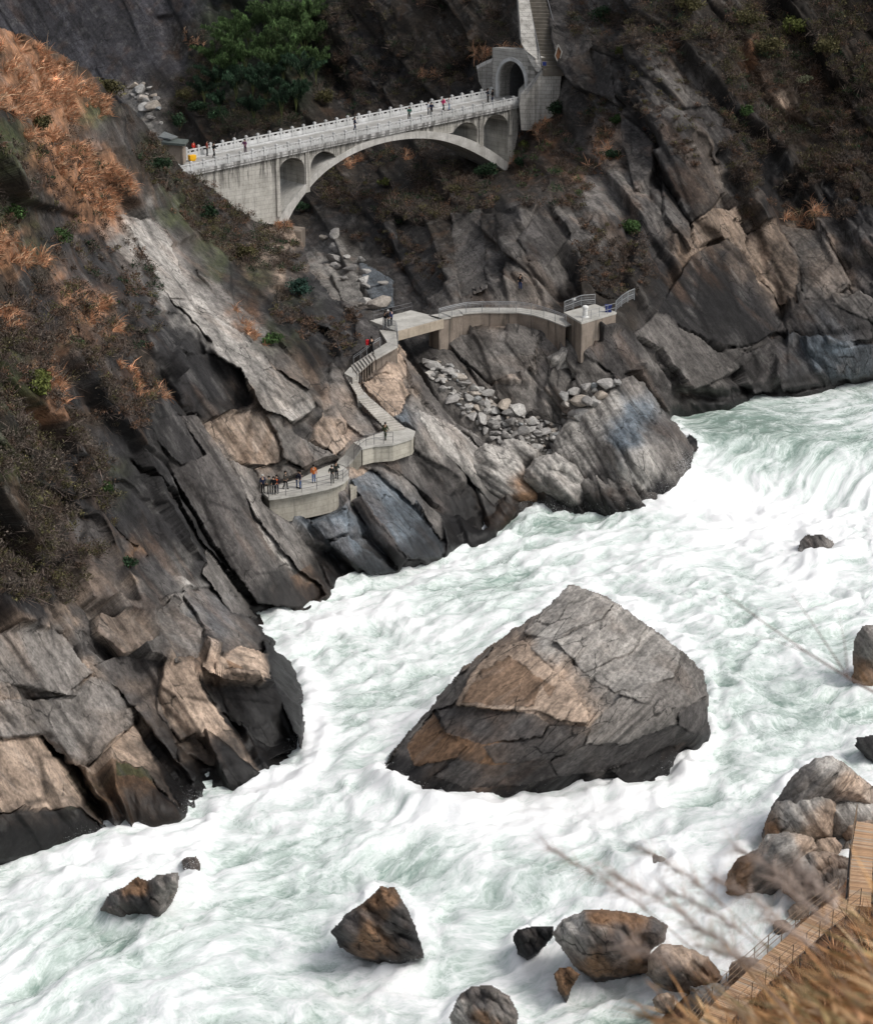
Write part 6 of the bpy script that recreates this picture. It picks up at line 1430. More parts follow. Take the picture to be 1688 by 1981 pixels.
BAM = [(445, 95, 7.5, 'leftmost tall bamboo plume above the bridge'), (478, 125, 7.5, 'bamboo clump second from the left in the grove'), (512, 95, 8.5, 'tall bamboo clump in the middle of the grove'), (548, 140, 8.0, 'middle bamboo clump drooping towards the bridge'), (590, 90, 8.5, 'rightmost tall bamboo clump beside the dark rock hollow'),
       (465, 180, 6.5, 'low bamboo clump left of centre over the bridge rail'), (515, 180, 7.0, 'dark low bamboo clump in the centre over the bridge rail'), (572, 45, 8.0, 'topmost right bamboo clump at the frame top'), (505, 35, 8.0, 'topmost middle bamboo clump at the frame top'), (590, 160, 6.5, 'right lower bamboo clump next to brown scrub'), (430, 160, 5.5, 'left lower bamboo clump fading into brush'), (545, 205, 6.0, 'lowest dark bamboo clump right above the bridge rail'),
       (540, 60, 8.0, 'upper bamboo clump right of the middle plume'), (470, 50, 7.5, 'upper left bamboo clump at the frame top'), (528, 125, 7.5, 'bright bamboo clump in the heart of the grove'), (565, 110, 8.0, 'bright bamboo clump left of the rightmost plume'), (490, 165, 6.5, 'shaded bamboo clump under the bright plumes'), (572, 185, 6.0, 'shaded low bamboo clump at the right of the grove'), (450, 140, 6.0, 'shaded bamboo clump at the left flank of the grove'), (600, 40, 7.0, 'bamboo clump at the top right corner of the grove'), (495, 215, 5.0, 'dark bamboo sprig just behind the bridge parapet'), (440, 205, 4.5, 'small dark bamboo sprig left above the parapet'), (618, 70, 7.0, 'bamboo clump overhanging the dark hollow at the right'), (415, 120, 6.0, 'outermost left bamboo clump against the smooth cliff'), (612, 130, 6.0, 'drooping bamboo clump right of the grove above brown scrub'), (455, 70, 7.5, 'upper bamboo clump left of the grove centre'), (525, 155, 6.5, 'drooping bamboo clump under the heart of the grove'), (408, 185, 5.0, 'low bamboo clump far left near the gully')]
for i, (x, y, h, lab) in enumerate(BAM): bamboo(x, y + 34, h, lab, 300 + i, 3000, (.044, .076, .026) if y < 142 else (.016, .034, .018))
# brush, scrub and dry grass that nobody could count
def scatter_px(poly, n, r):
    xs, ys = [p[0] for p in poly], [p[1] for p in poly]
    x, y = r.uniform(min(xs), max(xs), n * 4), r.uniform(min(ys), max(ys), n * 4)
    m = inpoly(x, y, poly)
    return x[m][:n], y[m][:n]
def scrub(name, T, areas, label, seed):
    """low bushes: twigs and sparse leaves, brown, grey and olive"""
    r = np.random.default_rng(seed); parts = []
    for poly, n, rad, cols in areas:
        x, y = scatter_px(poly, n, r)
        keep = fbm(x / 55, y / 55, None, seed, 3) > -.25
        x, y = x[keep], y[keep]
        p, nn, ok = surf(T, x, y)
        for q, o in zip(p, ok):
            if not o: continue
            c = cols[int(r.integers(0, len(cols)))]
            R = rad * math.exp(r.normal(0, .3))
            parts.append(bush_leaves(q + np.array((0, -.1 * R, .3 * R)), R, int(95 * min(1.6, R)), .085, c, r, .7, lobes=5))
            # fine twigs
            k = 22
            d = unit(r.normal(size=(k, 3)) + np.array((0, -.2, .9)))
            w = unit(np.cross(d, r.normal(size=(k, 3))))
            L = R * r.uniform(.6, 1.3, (k, 1))
            P, F = quads(q + d * L * .5, d * L * .5, w * .022)
            parts.append((P, F, np.repeat(tint((.13, .10, .085), k, r, .3), 4, 0)))
    V, F, t = join(parts)
    return tag(mesh_np(name, V, F, LEAF, None, False, {'tint': t}), label, name.replace('_', ' '), None, 'stuff')
BR = [BROWN, BROWN, GREYB, OLIVE, (.05, .042, .03), (.12, .07, .045)]
DKB = [(.035, .040, .022), (.05, .045, .03), BROWN, DKGREEN, OLIVE]
scrub('hillside_scrub', TB, [([(620, -20), (960, -20), (980, 90), (900, 170), (700, 215), (610, 230)], 420, 1.3, BR + DKB), ([(330, 150), (450, 120), (620, 230), (560, 250), (380, 300), (330, 230)], 330, 1.4, DKB), ([(610, 300), (800, 285), (960, 330), (960, 400), (860, 440), (740, 440), (620, 400)], 420, 1.2, BR + [DKGREEN, OLIVE]),
    ([(1100, -20), (1700, -20), (1700, 340), (1560, 350), (1500, 300), (1400, 280), (1380, 120), (1200, 110), (1100, 60)], 1050, 1.25, BR + [OLIVE, DKGREEN]), ([(1390, 280), (1700, 330), (1700, 430), (1600, 450), (1500, 400), (1420, 440)], 330, 1.0, BR), ([(1020, 250), (1110, 170), (1190, 200), (1170, 330), (1120, 420), (1000, 400), (990, 350)], 260, 1.0, BR + [DKGREEN, GREEN]), ([(1190, 90), (1400, 90), (1420, 300), (1340, 330), (1220, 250)], 170, .7, BR + [OLIVE]), ([(1110, 420), (1220, 450), (1280, 540), (1200, 590), (1110, 580)], 150, .8, BR), ([(640, 440), (760, 440), (880, 520), (860, 560), (740, 500)], 90, .8, BR), ([(400, 60), (440, 100), (420, 200), (370, 180)], 70, 1.3, DKB)],
    'brown and olive scrub covering the slopes round the bridge', 61)
scrub('slope_brush', TA, [([(250, 230), (320, 290), (370, 340), (500, 430), (570, 450), (600, 560), (540, 560), (440, 500), (330, 420), (270, 330)], 380, 1.0, BR + [OLIVE, DKGREEN]), ([(-40, 230), (140, 240), (250, 420), (340, 620), (260, 700), (120, 560), (-40, 420)], 300, .9, BR + [DKGREEN]), ([(-40, 520), (140, 560), (260, 700), (330, 760), (250, 850), (100, 820), (-40, 800)], 520, .95, BR + [GREYB]),
    ([(-40, 800), (120, 830), (230, 900), (220, 1000), (160, 1160), (-40, 1200)], 620, .95, [GREYB, GREYB, OLIVE, BROWN, (.06, .055, .03)]), ([(540, 540), (660, 590), (700, 620), (690, 690), (600, 680), (520, 620)], 120, .8, BR)],
    'bare brown and grey brush on the left slope', 62)
def grass(name, T, areas, label, seed, col, alt, L=.55, per=15, lean=(.18, -.22, .15)):
    r = np.random.default_rng(seed); Vs, Fs, Ts, b = [], [], [], 0
    for poly, n in areas:
        x, y = scatter_px(poly, n, r)
        keep = fbm(x / 22, y / 22, None, seed, 4) > .04
        x, y = x[keep], y[keep]
        p, nn, ok = surf(T, x, y); p = p[ok]
        tone = np.exp(r.normal(0, .34, (len(p), 1)))
        q = np.repeat(p, per, 0) + r.normal(size=(len(p) * per, 3)) * np.array((.09, .09, .03)); k = len(q)
        d = unit(r.normal(size=(k, 3)) * .8 + np.array(lean) + np.array((0, 0, .55)))
        d2 = unit(d + np.array(lean) * .8 + np.array((0, 0, -.55)))
        l = L * np.exp(r.normal(0, .3, (k, 1))) * np.repeat(np.exp(r.normal(0, .3, (len(p), 1))), per, 0)
        w = unit(np.cross(d, np.array((.2, 1, .1)))) * .022
        m = q + d * l * .55; e = m + d2 * l * .5
        P = np.stack([q - w, q + w, m + w, m - w, e], 1).reshape(-1, 3)
        i = np.arange(k)[:, None] * 5
        F = np.concatenate([i + np.array([[0, 1, 2, 3]]), i + np.array([[3, 2, 4, 4]])])
        t = tint(col, k, r, .18, alt, .3) * np.repeat(tone, per, 0)
        Vs.append(P); Fs.append(F + b); Ts.append(np.repeat(t, 5, 0)); b += len(P)
    F = np.concatenate(Fs); quad = F[F[:, 2] != F[:, 3]] if False else F
    V, T_ = np.concatenate(Vs), np.concatenate(Ts)
    tri = np.concatenate([F[:, [0, 1, 2]], F[F[:, 2] != F[:, 3]][:, [0, 2, 3]]])
    return tag(mesh_np(name, V, tri, LEAF, None, False, {'tint': T_}), label, 'dry grass', None, 'stuff')
ORG, STRAW = (.50, .265, .155), (.46, .33, .22)
grass('dry_grass', TA, [([(-30, 60), (60, 80), (130, 125), (205, 190), (215, 225), (180, 232), (110, 195), (60, 190), (-30, 150)], 1500), ([(-30, 165), (60, 180), (130, 200), (165, 265), (100, 252), (40, 245), (-30, 215)], 1000), ([(30, 262), (110, 250), (165, 290), (225, 330), (272, 380), (284, 412), (230, 425), (180, 402), (130, 352), (100, 312)], 1900), ([(-30, 440), (60, 468), (95, 520), (60, 535), (-30, 505)], 500), ([(150, 560), (210, 580), (245, 645), (185, 645), (160, 610)], 450),
    ([(-30, 590), (40, 600), (60, 640), (-30, 650)], 150), ([(90, 680), (150, 760), (130, 800), (90, 730)], 120), ([(420, 580), (460, 600), (520, 680), (490, 660), (440, 610)], 120), ([(530, 425), (585, 436), (580, 446), (535, 444)], 160), ([(220, 700), (300, 740), (330, 770), (260, 770)], 120)],
    'orange dry grass matted over the left slope', 71, ORG, STRAW)
grass('dry_grass', TB, [([(1005, 255), (1050, 245), (1062, 265), (1030, 300), (1000, 330), (985, 322)], 260), ([(1040, 225), (1066, 240), (1050, 260)], 60), ([(930, 105), (990, 95), (1020, 92), (985, 118), (940, 122)], 120), ([(830, 130), (870, 130), (860, 160), (830, 160)], 60), ([(1130, 260), (1180, 250), (1190, 300), (1150, 330), (1120, 310)], 110), ([(1520, 400), (1580, 400), (1600, 430), (1520, 440)], 120), ([(720, 300), (760, 290), (800, 290), (790, 310)], 50), ([(640, 300), (700, 290), (680, 330)], 50), ([(1370, 85), (1410, 90), (1400, 110), (1370, 105)], 60), ([(360, 55), (410, 60), (400, 100), (360, 90)], 60)],
    'orange dry grass in tufts on the slopes by the bridge foot', 72, ORG, STRAW, .7)
# ------------------------------------------------------------------ people
SKIN = flat_mat('skin', (.42, .27, .19), .6, .05); HAIR = flat_mat('dark_hair', (.012, .010, .009), .6, .1)
CL = {}
def cloth(c):
    if c not in CL: CL[c] = flat_mat('cloth', c, .85, .15, 9, .15)
    return CL[c]
SKINNED = []
def skinned(name, verts, edges, radii, mat, parent, root=0):
    me = bpy.data.meshes.new(name); me.from_pydata([tuple(v) for v in verts], edges, []); me.materials.append(mat)
    o = link(bpy.data.objects.new(name, me), parent)
    sm = o.modifiers.new('skin', 'SKIN'); sm.use_smooth_shade = True
    for i, rr in enumerate(radii):
        s = me.skin_vertices[0].data[i]
        rr = rr if isinstance(rr, tuple) else (rr, rr)
        s.radius = rr; s.use_root = (i == root)
    sub = o.modifiers.new('sub', 'SUBSURF'); sub.levels = 1; sub.render_levels = 1
    SKINNED.append(o)
    return o
def person(foot, face, top, legs, label, hair=(.012, .010, .009), pose='stand', hgt=1.7, hat=None, group=None, skirt=False):
    """foot: world point; face: heading in degrees (0 = away from the camera, 180 = towards it)"""
    k = hgt / 1.7
    root = tag(empty('person', foot), label, 'person', group)
    root.rotation_euler = (0, 0, math.radians(-face))
    st = {'stand': 0, 'walk': .16, 'lean': 0, 'sit': 0}[pose]
    ln = {'stand': .0, 'walk': .04, 'lean': .16, 'sit': .05}[pose]
    hip = .90 if pose != 'sit' else .52
    up = hip - .90
    def q(x, y, z): return Vector((x * k, y * k, z * k))
    if pose == 'sit':
        kn = [q(-.11, .40, .50), q(.11, .42, .50)]; an = [q(-.11, .42, .08), q(.11, .44, .08)]; toe = [q(-.11, .56, .04), q(.11, .58, .04)]
    else:
        kn = [q(-.10, st * .7 + .02, .48), q(.10, -st * .2 + .03, .48)]; an = [q(-.11, st, .08), q(.11, -st * 1.1, .09)]; toe = [q(-.12, st + .15, .03), q(.12, -st * 1.1 + .14, .03)]
    pel, wai, che, nec, hd, crown = q(0, 0, hip + .02), q(0, ln * .3, hip + .18), q(0, ln * .8, hip + .42), q(0, ln, hip + .58), q(0, ln + .02, hip + .70), q(0, ln + .02, hip + .79)
    hl, hr = q(-.10, 0, hip), q(.10, 0, hip)
    shl, shr = q(-.19, ln, hip + .50), q(.19, ln, hip + .50)
    if pose == 'lean':
        el, er, wl_, wr_ = q(-.27, .16, hip + .30), q(.27, .16, hip + .30), q(-.20, .42, hip + .22), q(.20, .42, hip + .22)
    elif pose == 'walk':
        el, er, wl_, wr_ = q(-.26, -.08, hip + .24), q(.26, .10, hip + .24), q(-.25, .06, hip + .02), q(.25, .26, hip + .06)
    else:
        el, er, wl_, wr_ = q(-.27, -.02, hip + .23), q(.27, .02, hip + .22), q(-.25, .08, hip - .02), q(.24, .16, hip + .12)
    hnl, hnr = wl_ + (wl_ - el).normalized() * .12 * k, wr_ + (wr_ - er).normalized() * .12 * k
    # body (skin): head, neck, torso, limbs in one surface
    v = [pel, wai, che, nec, hd, crown, hl, kn[0], an[0], hr, kn[1], an[1], shl, el, wl_, hnl, shr, er, wr_, hnr]
    e = [(0, 1), (1, 2), (2, 3), (3, 4), (4, 5), (0, 6), (6, 7), (7, 8), (0, 9), (9, 10), (10, 11), (2, 12), (12, 13), (13, 14), (14, 15), (2, 16), (16, 17), (17, 18), (18, 19)]
    rd = [.12, .11, .13, .05, (.075, .09), .06, .085, .055, .04, .085, .055, .04, .06, .042, .032, .035, .06, .042, .032, .035]
    skinned('body', v, e, [tuple(a * k for a in x) if isinstance(x, tuple) else x * k for x in rd], SKIN, root)
    # jacket, trousers, shoes, hair
    hem = q(0, 0, hip - .10)
    v = [hem, wai, che, q(0, ln, hip + .545), shl, el, wl_, shr, er, wr_]
    e = [(0, 1), (1, 2), (2, 3), (2, 4), (4, 5), (5, 6), (2, 7), (7, 8), (8, 9)]
    skinned('jacket', v, e, [(.185 * k, .145 * k), (.165 * k, .135 * k), (.19 * k, .145 * k), .075 * k, .085 * k, .066 * k, .052 * k, .085 * k, .066 * k, .052 * k], cloth(top), root, 1)
    v = [q(0, 0, hip + .06), q(0, 0, hip - .02), hl, kn[0], an[0], hr, kn[1], an[1]]
    skinned('trousers', v, [(0, 1), (1, 2), (2, 3), (3, 4), (1, 5), (5, 6), (6, 7)], [(.15 * k, .12 * k), (.15 * k, .12 * k), .10 * k, .078 * k, .066 * k, .10 * k, .078 * k, .066 * k], cloth(legs), root)
    for i in (0, 1):
        m = MB().tube([an[i] + q(0, -.05, -.03), an[i] + q(0, .04, -.035), toe[i]], [.05 * k, .055 * k, .04 * k], 8)
        s = m.build('shoe', cloth((.03, .028, .026)), None, 0, True); s.parent = root
    bm = bmesh.new(); bmesh.ops.create_uvsphere(bm, u_segments=12, v_segments=8, radius=.118 * k)
    for vv in bm.verts:
        vv.co.y *= 1.12
        if vv.co.y > .03 * k and vv.co.z < .05 * k: vv.co *= .72
        vv.co += hd + q(0, -.02, .045)
    me = bpy.data.meshes.new('hair'); bm.to_mesh(me); bm.free(); me.materials.append(cloth(hat) if hat else cloth(hair))
    me.polygons.foreach_set('use_smooth', [True] * len(me.polygons))
    link(bpy.data.objects.new('hat' if hat else 'hair', me), root)
    nose = MB().tube([hd + q(0, .075, .01), hd + q(0, .112, -.012)], [.02 * k, .013 * k], 6).build('nose', SKIN); nose.parent = root
    return root
def bz(px, w):
    """point on the bridge road under a pixel column"""
    lo, hi = -3.0, BL + 3
    for _ in range(40):
        mid = (lo + hi) / 2
        if proj(np.array(bp(mid, .02, w)))[0] < px: lo = mid
        else: hi = mid
    return bp(lo, .02, w)
NAVY, BLACK, GREY, JEANS, KHAKI = (.018, .024, .05), (.012, .012, .014), (.17, .165, .155), (.05, .10, .24), (.16, .145, .11)
BP = [(375, 5.3, (.45, .03, .02), BLACK, 120, 'stand', 'person in red at the very left end of the bridge'), (401, 4.2, (.16, .025, .02), BLACK, 100, 'stand', 'person in dark red coat near the left end of the bridge'), (414, 2.6, BLACK, BLACK, 60, 'walk', 'person in black walking near the left end of the bridge'), (475, 1.0, (.15, .06, .12), (.06, .03, .05), 200, 'lean', 'person in purple top at the near parapet of the bridge'),
      (686, 1.2, NAVY, NAVY, 80, 'walk', 'person in navy walking alone mid bridge'), (791, .95, (.03, .10, .08), BLACK, 160, 'lean', 'person in green top leaning on the near parapet'), (828, 1.6, (.42, .45, .5), NAVY, 90, 'stand', 'person in pale top half hidden behind a navy jacket'), (834, .95, NAVY, BLACK, 170, 'lean', 'person in navy jacket leaning on the near parapet'), (857, 2.4, (.60, .04, .16), BLACK, 60, 'walk', 'person in bright pink jacket on the bridge'), (868, 2.2, (.72, .72, .72), (.16, .22, .33), 60, 'walk', 'person in white top and pale jeans beside the pink jacket'),
      (943, 2.4, (.035, .04, .055), BLACK, 70, 'stand', 'left of two dark-clad people near the tunnel mouth'), (952, 1.4, BLACK, NAVY, 250, 'stand', 'right of two dark-clad people near the tunnel mouth')]
for px, w, t_, l_, f_, po, lab in BP: person(bz(px, w + 1.6), f_, t_, l_, lab, pose=po, hgt=1.82)
yb = bz(372, 4.6)
tag(MB().box(yb + Vector((0, 0, .45)), BU * .45, BW * .3, (0, 0, .28)).box(yb + Vector((0, 0, .12)), BU * .35, BW * .25, (0, 0, .12)).build('yellow_bag', YELLOWP, None, .04), 'bright yellow bag on the left end of the bridge', 'bag')
PP = [(509, 953, 8.0, NAVY, BLACK, 150, 'stand', 'person in navy with a light cap at the left end of the platform', (.5, .5, .48)), (521, 955, 8.0, (.15, .145, .12), (.12, .115, .10), 170, 'lean', 'person in grey-khaki jacket at the left platform rail', None), (530, 956, 8.0, BLACK, BLACK, 175, 'lean', 'person all in black between khaki jacket and orange scarf', None), (536, 954, 8.0, (.02, .02, .03), (.02, .022, .04), 200, 'stand', 'person in black with an orange scarf on the platform', None),
      (552, 946, 8.0, (.05, .045, .04), BLACK, 120, 'walk', 'person in dark brown jacket walking along the platform wall', None), (574, 944, 8.0, (.02, .022, .035), (.03, .05, .12), 90, 'lean', 'person in dark jacket bending over a camera on the platform', None), (581, 945, 8.0, (.025, .025, .04), JEANS, 260, 'stand', 'person in dark jacket and blue jeans facing the dark group', None), (607, 934, 8.0, (.38, .11, .03), JEANS, 160, 'stand', 'person in orange jacket and blue jeans on the platform', None),
      (643, 934, 8.0, (.045, .045, .04), (.10, .10, .09), 190, 'lean', 'person in dark jacket and grey trousers at the right platform edge', None), (651, 926, 8.0, (.05, .06, .055), BLACK, 30, 'stand', 'person in dark green-grey jacket behind the grey trousers', None), (745, 851, 9.9, (.055, .07, .04), (.045, .055, .035), 30, 'walk', 'person in green coat at the foot of the long steps', None), (719, 684, 15.0, BLACK, BLACK, 330, 'walk', 'person in black climbing the short upper flight', None),
      (745, 634, 16.2, BLACK, BLACK, 60, 'stand', 'left person in black on the near corner of the footbridge', None), (750.5, 631, 16.2, (.03, .028, .03), BLACK, 80, 'stand', 'middle person with a white cap on the footbridge', (.55, .55, .55)), (757, 630, 16.2, (.02, .03, .09), BLACK, 300, 'stand', 'right person in dark blue jacket on the footbridge', None)]
for x, y, z, t_, l_, f_, po, lab, hat in PP: person(atz(x, y, z), f_, t_, l_, lab, pose=po, hat=hat, hgt=1.74)
p_, n_, _ = surf(TB, 1008, 574)
person(Vector(p_) + Vector((0, -.25, 0)), 200, BLACK, (.02, .04, .12), 'person in black top and blue trousers standing on the cliff ledge above the walkway', pose='stand')
rb = atz(716, 683, 15.0)
bk = tag(empty('backpack', rb + Vector((-.25, -.1, .95))), 'bright red backpack on the climber of the upper steps', 'backpack')
REDP = flat_mat('red_nylon', (.50, .012, .02), .6, .1)
child(MB().box(rb + Vector((-.25, -.08, 1.15)), (.2, 0, 0), (0, .13, 0), (0, 0, .28)), 'pack', REDP, bk, .05)
child(MB().box(rb + Vector((-.25, -.24, 1.05)), (.14, 0, 0), (0, .05, 0), (0, 0, .13)), 'pocket', REDP, bk, .02)
sc = atz(536, 954, 8.0)
tag(MB().tube([sc + Vector((-.1, -.13, 1.38)), sc + Vector((0, -.17, 1.3)), sc + Vector((.1, -.13, 1.38))], .07, 7).tube([sc + Vector((0, -.17, 1.3)), sc + Vector((.02, -.18, .98))], .06, 6).build('scarf', flat_mat('orange_wool', (.6, .12, .03), .9)), 'orange scarf hanging on a black-clad visitor', 'scarf')
bpy.context.view_layer.update()
dg = bpy.context.evaluated_depsgraph_get()
for o in SKINNED:
    me = bpy.data.meshes.new_from_object(o.evaluated_get(dg))
    old = o.data; o.modifiers.clear(); o.data = me; bpy.data.meshes.remove(old)
# ------------------------------------------------------------------ near bank with its boardwalk
F_POLY = [(1230, 2100), (1262, 1990), (1300, 1925), (1400, 1895), (1480, 1850), (1530, 1800), (1580, 1750), (1640, 1690), (1660, 1610), (1980, 1500), (1980, 2100)]
F_CTRL = [(1270, 1990, zz(.3)), (1330, 1930, zz(.6)), (1420, 1890, zz(1.2)), (1500, 1830, zz(1.6)), (1580, 1760, zz(1.6)), (1640, 1690, zz(1.5)), (1700, 1600, zz(1.5)), (1400, 2000, zz(4.3)), (1500, 1930, zz(4.9)), (1600, 1850, zz(5.0)), (1660, 1800, zz(5.2)),
          (1700, 1760, zz(5.2)), (1663, 1955, zz(8.5)), (1780, 1900, zz(10)), (1600, 2040, zz(7.5)), (1780, 2080, zz(12)), (1230, 2100, zz(1.5)), (1780, 1560, zz(3)), (1980, 1500, zz(6)), (1980, 1800, zz(11)), (1980, 2100, zz(15)), (1350, 2060, zz(4))]
def F_relief(X, Y):
    return np.zeros(X.shape), blocks(X, Y, 60, 80, .7, 211) + blocks(X, Y, 24, 40, .35, 223) + blocks(X, Y, 10, 16, .15, 237)
F_ROWS = ["V" * 45] * 38 + ["OR" * 23] * 16
TF = terrain('near_bank', (1220, 1490, 1980, 2100), 3.0, F_POLY, F_CTRL, F_relief, F_ROWS, (6, -10, -6), seed=3, wetmax=.8, edge=8)
def wood_material():
    t = NT('boardwalk_timber')
    r = t.add('ShaderNodeObjectInfo').outputs['Random']; p = t.add('ShaderNodeTexCoord').outputs['Object']
    g = t.noise(t.scale(p, (1.2, 14, 14)), 1.0, 4, .6)
    c = t.ramp(r, (0, (.32, .20, .12)), (.4, (.50, .31, .18)), (.75, (.55, .37, .24)), (1, (.40, .33, .26)))
    c = t.mix(1.0, c, t.ramp(g, (.3, (.7, .7, .7)), (.7, (1.15, 1.15, 1.15))), 'MULTIPLY')
    return t.out(c, .75, t.bump(g, .3, .01), .3)
TIMBER = wood_material()
ZB = 6.0
bw = tag(empty('boardwalk', atz(1500, 1870, ZB)), 'orange timber boardwalk with wire railings along the near bank', 'boardwalk')
ctr = [atz(*p, ZB) for p in ((1330, 2040), (1402, 1950), (1465, 1890), (1525, 1836), (1583, 1785), (1640, 1742))]
ctr2 = [atz(1662, 1752, ZB), atz(1664, 1700, ZB), atz(1668, 1640, ZB), atz(1676, 1590, ZB)]
def planks(line, width, pitch=.155):
    P = [Vector(p) for p in line]; L = [0]
    for i in range(len(P) - 1): L.append(L[-1] + (P[i + 1] - P[i]).length)
    src = None; n = int(L[-1] / pitch); res = []
    for k in range(n):
        d = k * pitch
        i = max(j for j in range(len(P) - 1) if L[j] <= d + 1e-6)
        c = P[i].lerp(P[i + 1], (d - L[i]) / (L[i + 1] - L[i]))
        dr = (P[min(i + 1, len(P) - 1)] - P[i]).normalized()
        if src is None:
            src = MB().box((0, 0, 0), (width / 2, 0, 0), (0, pitch * .42, 0), (0, 0, .025)).build('plank', TIMBER); o = src
        else:
            o = src.copy(); COL.objects.link(o)
        o.parent = bw; o.location = c - bw.location + Vector((random.uniform(-.02, .02), 0, random.uniform(-.004, .004)))
        o.rotation_euler = (0, 0, math.atan2(dr.y, dr.x) - math.pi / 2 + random.uniform(-.01, .01))
        res.append(c)
    return res
random.seed(4)
planks(ctr, 1.45); planks(ctr2, 1.3)
def side(line, off):
    o = []
    for i, p in enumerate(line):
        d = (line[min(i + 1, len(line) - 1)] - line[max(i - 1, 0)]).normalized()
        o.append(p + Vector((-d.y, d.x, 0)) * off)
    return o
for off in (-.6, .6):
    m = MB()
    s_ = [p - Vector((0, 0, .12)) for p in side(ctr, off)]
    for a, b in zip(s_[:-1], s_[1:]): m.beam(a, b, .1, .16)
    child(m, 'joist', TIMBER, bw)
    m = MB()
    s_ = [p - Vector((0, 0, .12)) for p in side(ctr2, off)]
    for a, b in zip(s_[:-1], s_[1:]): m.beam(a, b, .1, .16)
    child(m, 'joist', TIMBER, bw)
for ln in (ctr, ctr2):
    for off in (-.75, .75):
        s_ = side(ln, off)
        for i in range(len(s_)):
            child(MB().tube([s_[i] - Vector((0, 0, .1)), s_[i] - Vector((0, 0, 3.2))], .07, 6), 'leg', DMETAL, bw)
RAILW = flat_mat('boardwalk_rail', (.17, .12, .08), .6, .2)
railing('boardwalk_railing', side(ctr, .78), 'wire railing on the river side of the boardwalk', 1.15, RAILW, 13, (1.0, .66, .33), .022)
railing('boardwalk_railing', side(ctr, -.78), 'wire railing on the hill side of the boardwalk', 1.15, RAILW, 13, (1.0, .5), .022)
railing('boardwalk_railing', side(ctr2, .7), 'wire railing on the short boardwalk leg going up along the frame edge', 1.15, RAILW, 7, (1.0, .66, .33), .022)
grass('bank_grass', TF, [([(1330, 1990), (1420, 1960), (1560, 1860), (1700, 1770), (1760, 1800), (1760, 2060), (1340, 2060)], 2600)], 'rusty dry grass on the bank below the boardwalk', 75, (.50, .28, .15), (.56, .38, .22), .9, 12, (-.3, -.3, .5))
scrub('bank_brush', TF, [([(1480, 1940), (1600, 1850), (1740, 1790), (1740, 2040), (1480, 2040)], 160, .8, [BROWN, (.16, .085, .05), OLIVE, (.13, .06, .05)])], 'reddish brush on the bank behind the boardwalk', 76)

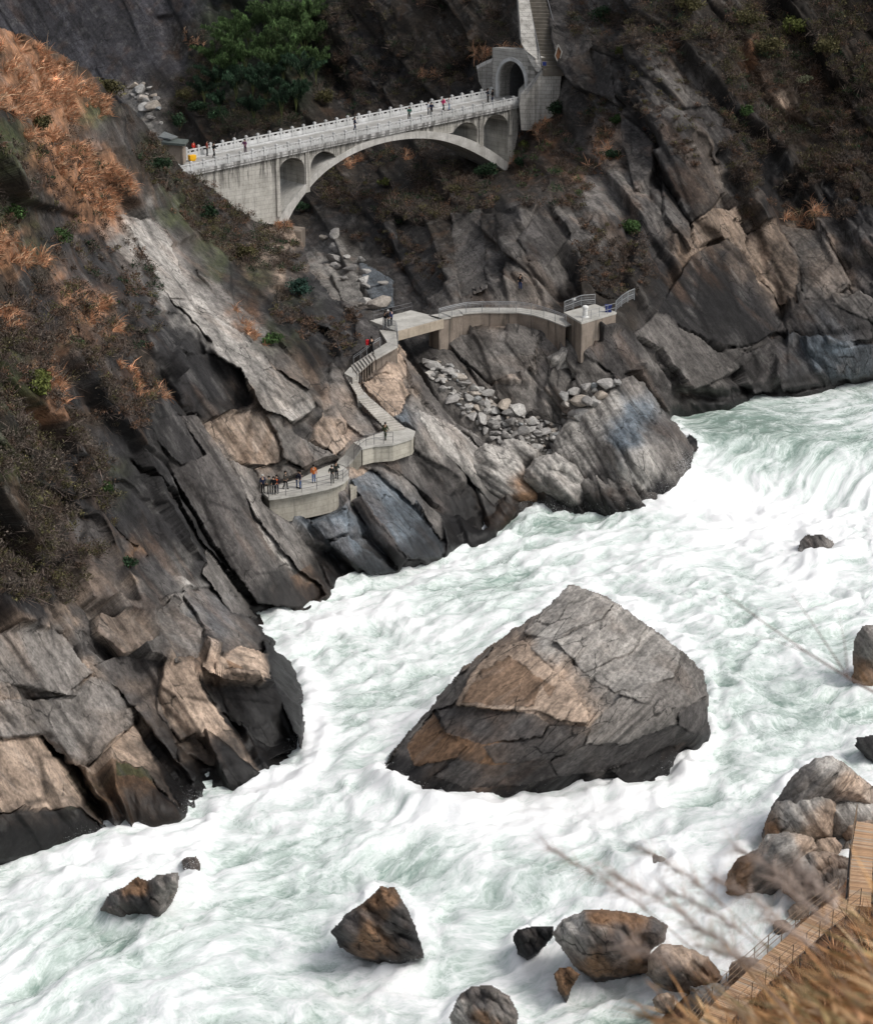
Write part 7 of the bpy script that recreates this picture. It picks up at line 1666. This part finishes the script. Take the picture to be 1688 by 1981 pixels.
# ------------------------------------------------------------------ dry grass close to the camera, out of focus
def near_px(px, py, d):
    dx, dy, dz = ray(px, py); v = Vector((float(dx), float(dy), float(dz))).normalized()
    return Vector((0, 0, H)) + v * d
def near_grass():
    r = np.random.default_rng(91)
    V, F, T, b = [], [], [], 0
    def strip(pts, wd, c):
        nonlocal b
        n = len(pts); P = []
        for i, p in enumerate(pts):
            d = (pts[min(i + 1, n - 1)] - pts[max(i - 1, 0)]).normalized()
            s = d.cross(Vector((r.normal() * .4, 1, r.normal() * .4))).normalized() * wd * (1 - .85 * i / (n - 1))
            P += [p - s, p + s]
        V.extend(P); T.extend([c] * len(P))
        for i in range(n - 1): F.append((b + 2 * i, b + 2 * i + 1, b + 2 * i + 3, b + 2 * i + 2))
        b += len(P)
    cols = [(.68, .40, .18), (.72, .46, .24), (.62, .33, .15), (.75, .54, .33), (.50, .27, .14), (.40, .30, .14)]
    for k in range(760):
        d = r.uniform(4.2, 7.5)
        x0 = r.uniform(1330, 1950); y0 = r.uniform(1990, 2200) - max(0, x0 - 1600) * .75
        ln = r.uniform(100, 300) * (1.0 if x0 > 1550 else .7); ang = math.radians(r.normal(142, 16))
        droop = r.uniform(.0, .35)
        pts = []
        for t in np.linspace(0, 1, 7):
            pts.append(near_px(x0 + ln * t * math.cos(ang), y0 - ln * t * math.sin(ang) + droop * ln * t * t, d + .5 * t))
        strip(pts, .0085 * (d / 5), cols[int(r.integers(0, 6))])
    # tall plumed stems reaching out over the water
    stems = [((1560, 2000), (1180, 1690)), ((1620, 2000), (1290, 1720)), ((1600, 1980), (1240, 1640)), ((1660, 1960), (1380, 1700)), ((1700, 1900), (1420, 1640)), ((1500, 2010), (1060, 1640)), ((1690, 1990), (1480, 1780)), ((1560, 2010), (1330, 1790)), ((1640, 2020), (1350, 1830)), ((1720, 1960), (1540, 1680)), ((1480, 2020), (1200, 1830)), ((1740, 2000), (1500, 1700))]
    for (x0, y0), (x1, y1) in stems:
        d = r.uniform(4.5, 6.0); pts = []
        for t in np.linspace(0, 1, 9):
            pts.append(near_px(x0 + (x1 - x0) * t, y0 + (y1 - y0) * t - 40 * math.sin(t * math.pi), d + .3 * t))
        strip(pts, .0030, (.46, .33, .25))
        for j in range(110):                                   # feathery head
            t = r.uniform(.55, 1.0); i = min(int(t * 8), 7)
            p = pts[i].lerp(pts[i + 1], t * 8 - i); dr = (pts[i + 1] - pts[i]).normalized()
            e = p + (dr + Vector(r.normal(size=3)) * .5).normalized() * r.uniform(.04, .10)
            strip([p, p.lerp(e, .5), e], .0013, (.52, .42, .36))
    return tag(mesh_np('foreground_grass', np.array(V), np.array(F), LEAF, None, False, {'tint': np.array(T)}), 'blurred dry orange grass close to the camera', 'dry grass', None, 'stuff')
near_grass()
tw_ = MB()
for pts, rr in (([(1700, 1345), (1640, 1312), (1560, 1262), (1470, 1200), (1390, 1140)], .005), ([(1640, 1312), (1600, 1250), (1560, 1190), (1530, 1150)], .003), ([(1640, 1312), (1632, 1240), (1620, 1180)], .0025), ([(1560, 1262), (1500, 1240), (1440, 1225)], .002)):
    tw_.tube([near_px(x, y, 7.0) for x, y in pts], [rr * (1 - .7 * i / (len(pts) - 1)) for i in range(len(pts))], 5)
tag(tw_.build('bare_twig', flat_mat('twig_bark', (.22, .17, .15), .9)), 'thin bare twig reaching in from the right over the foam', 'twig')
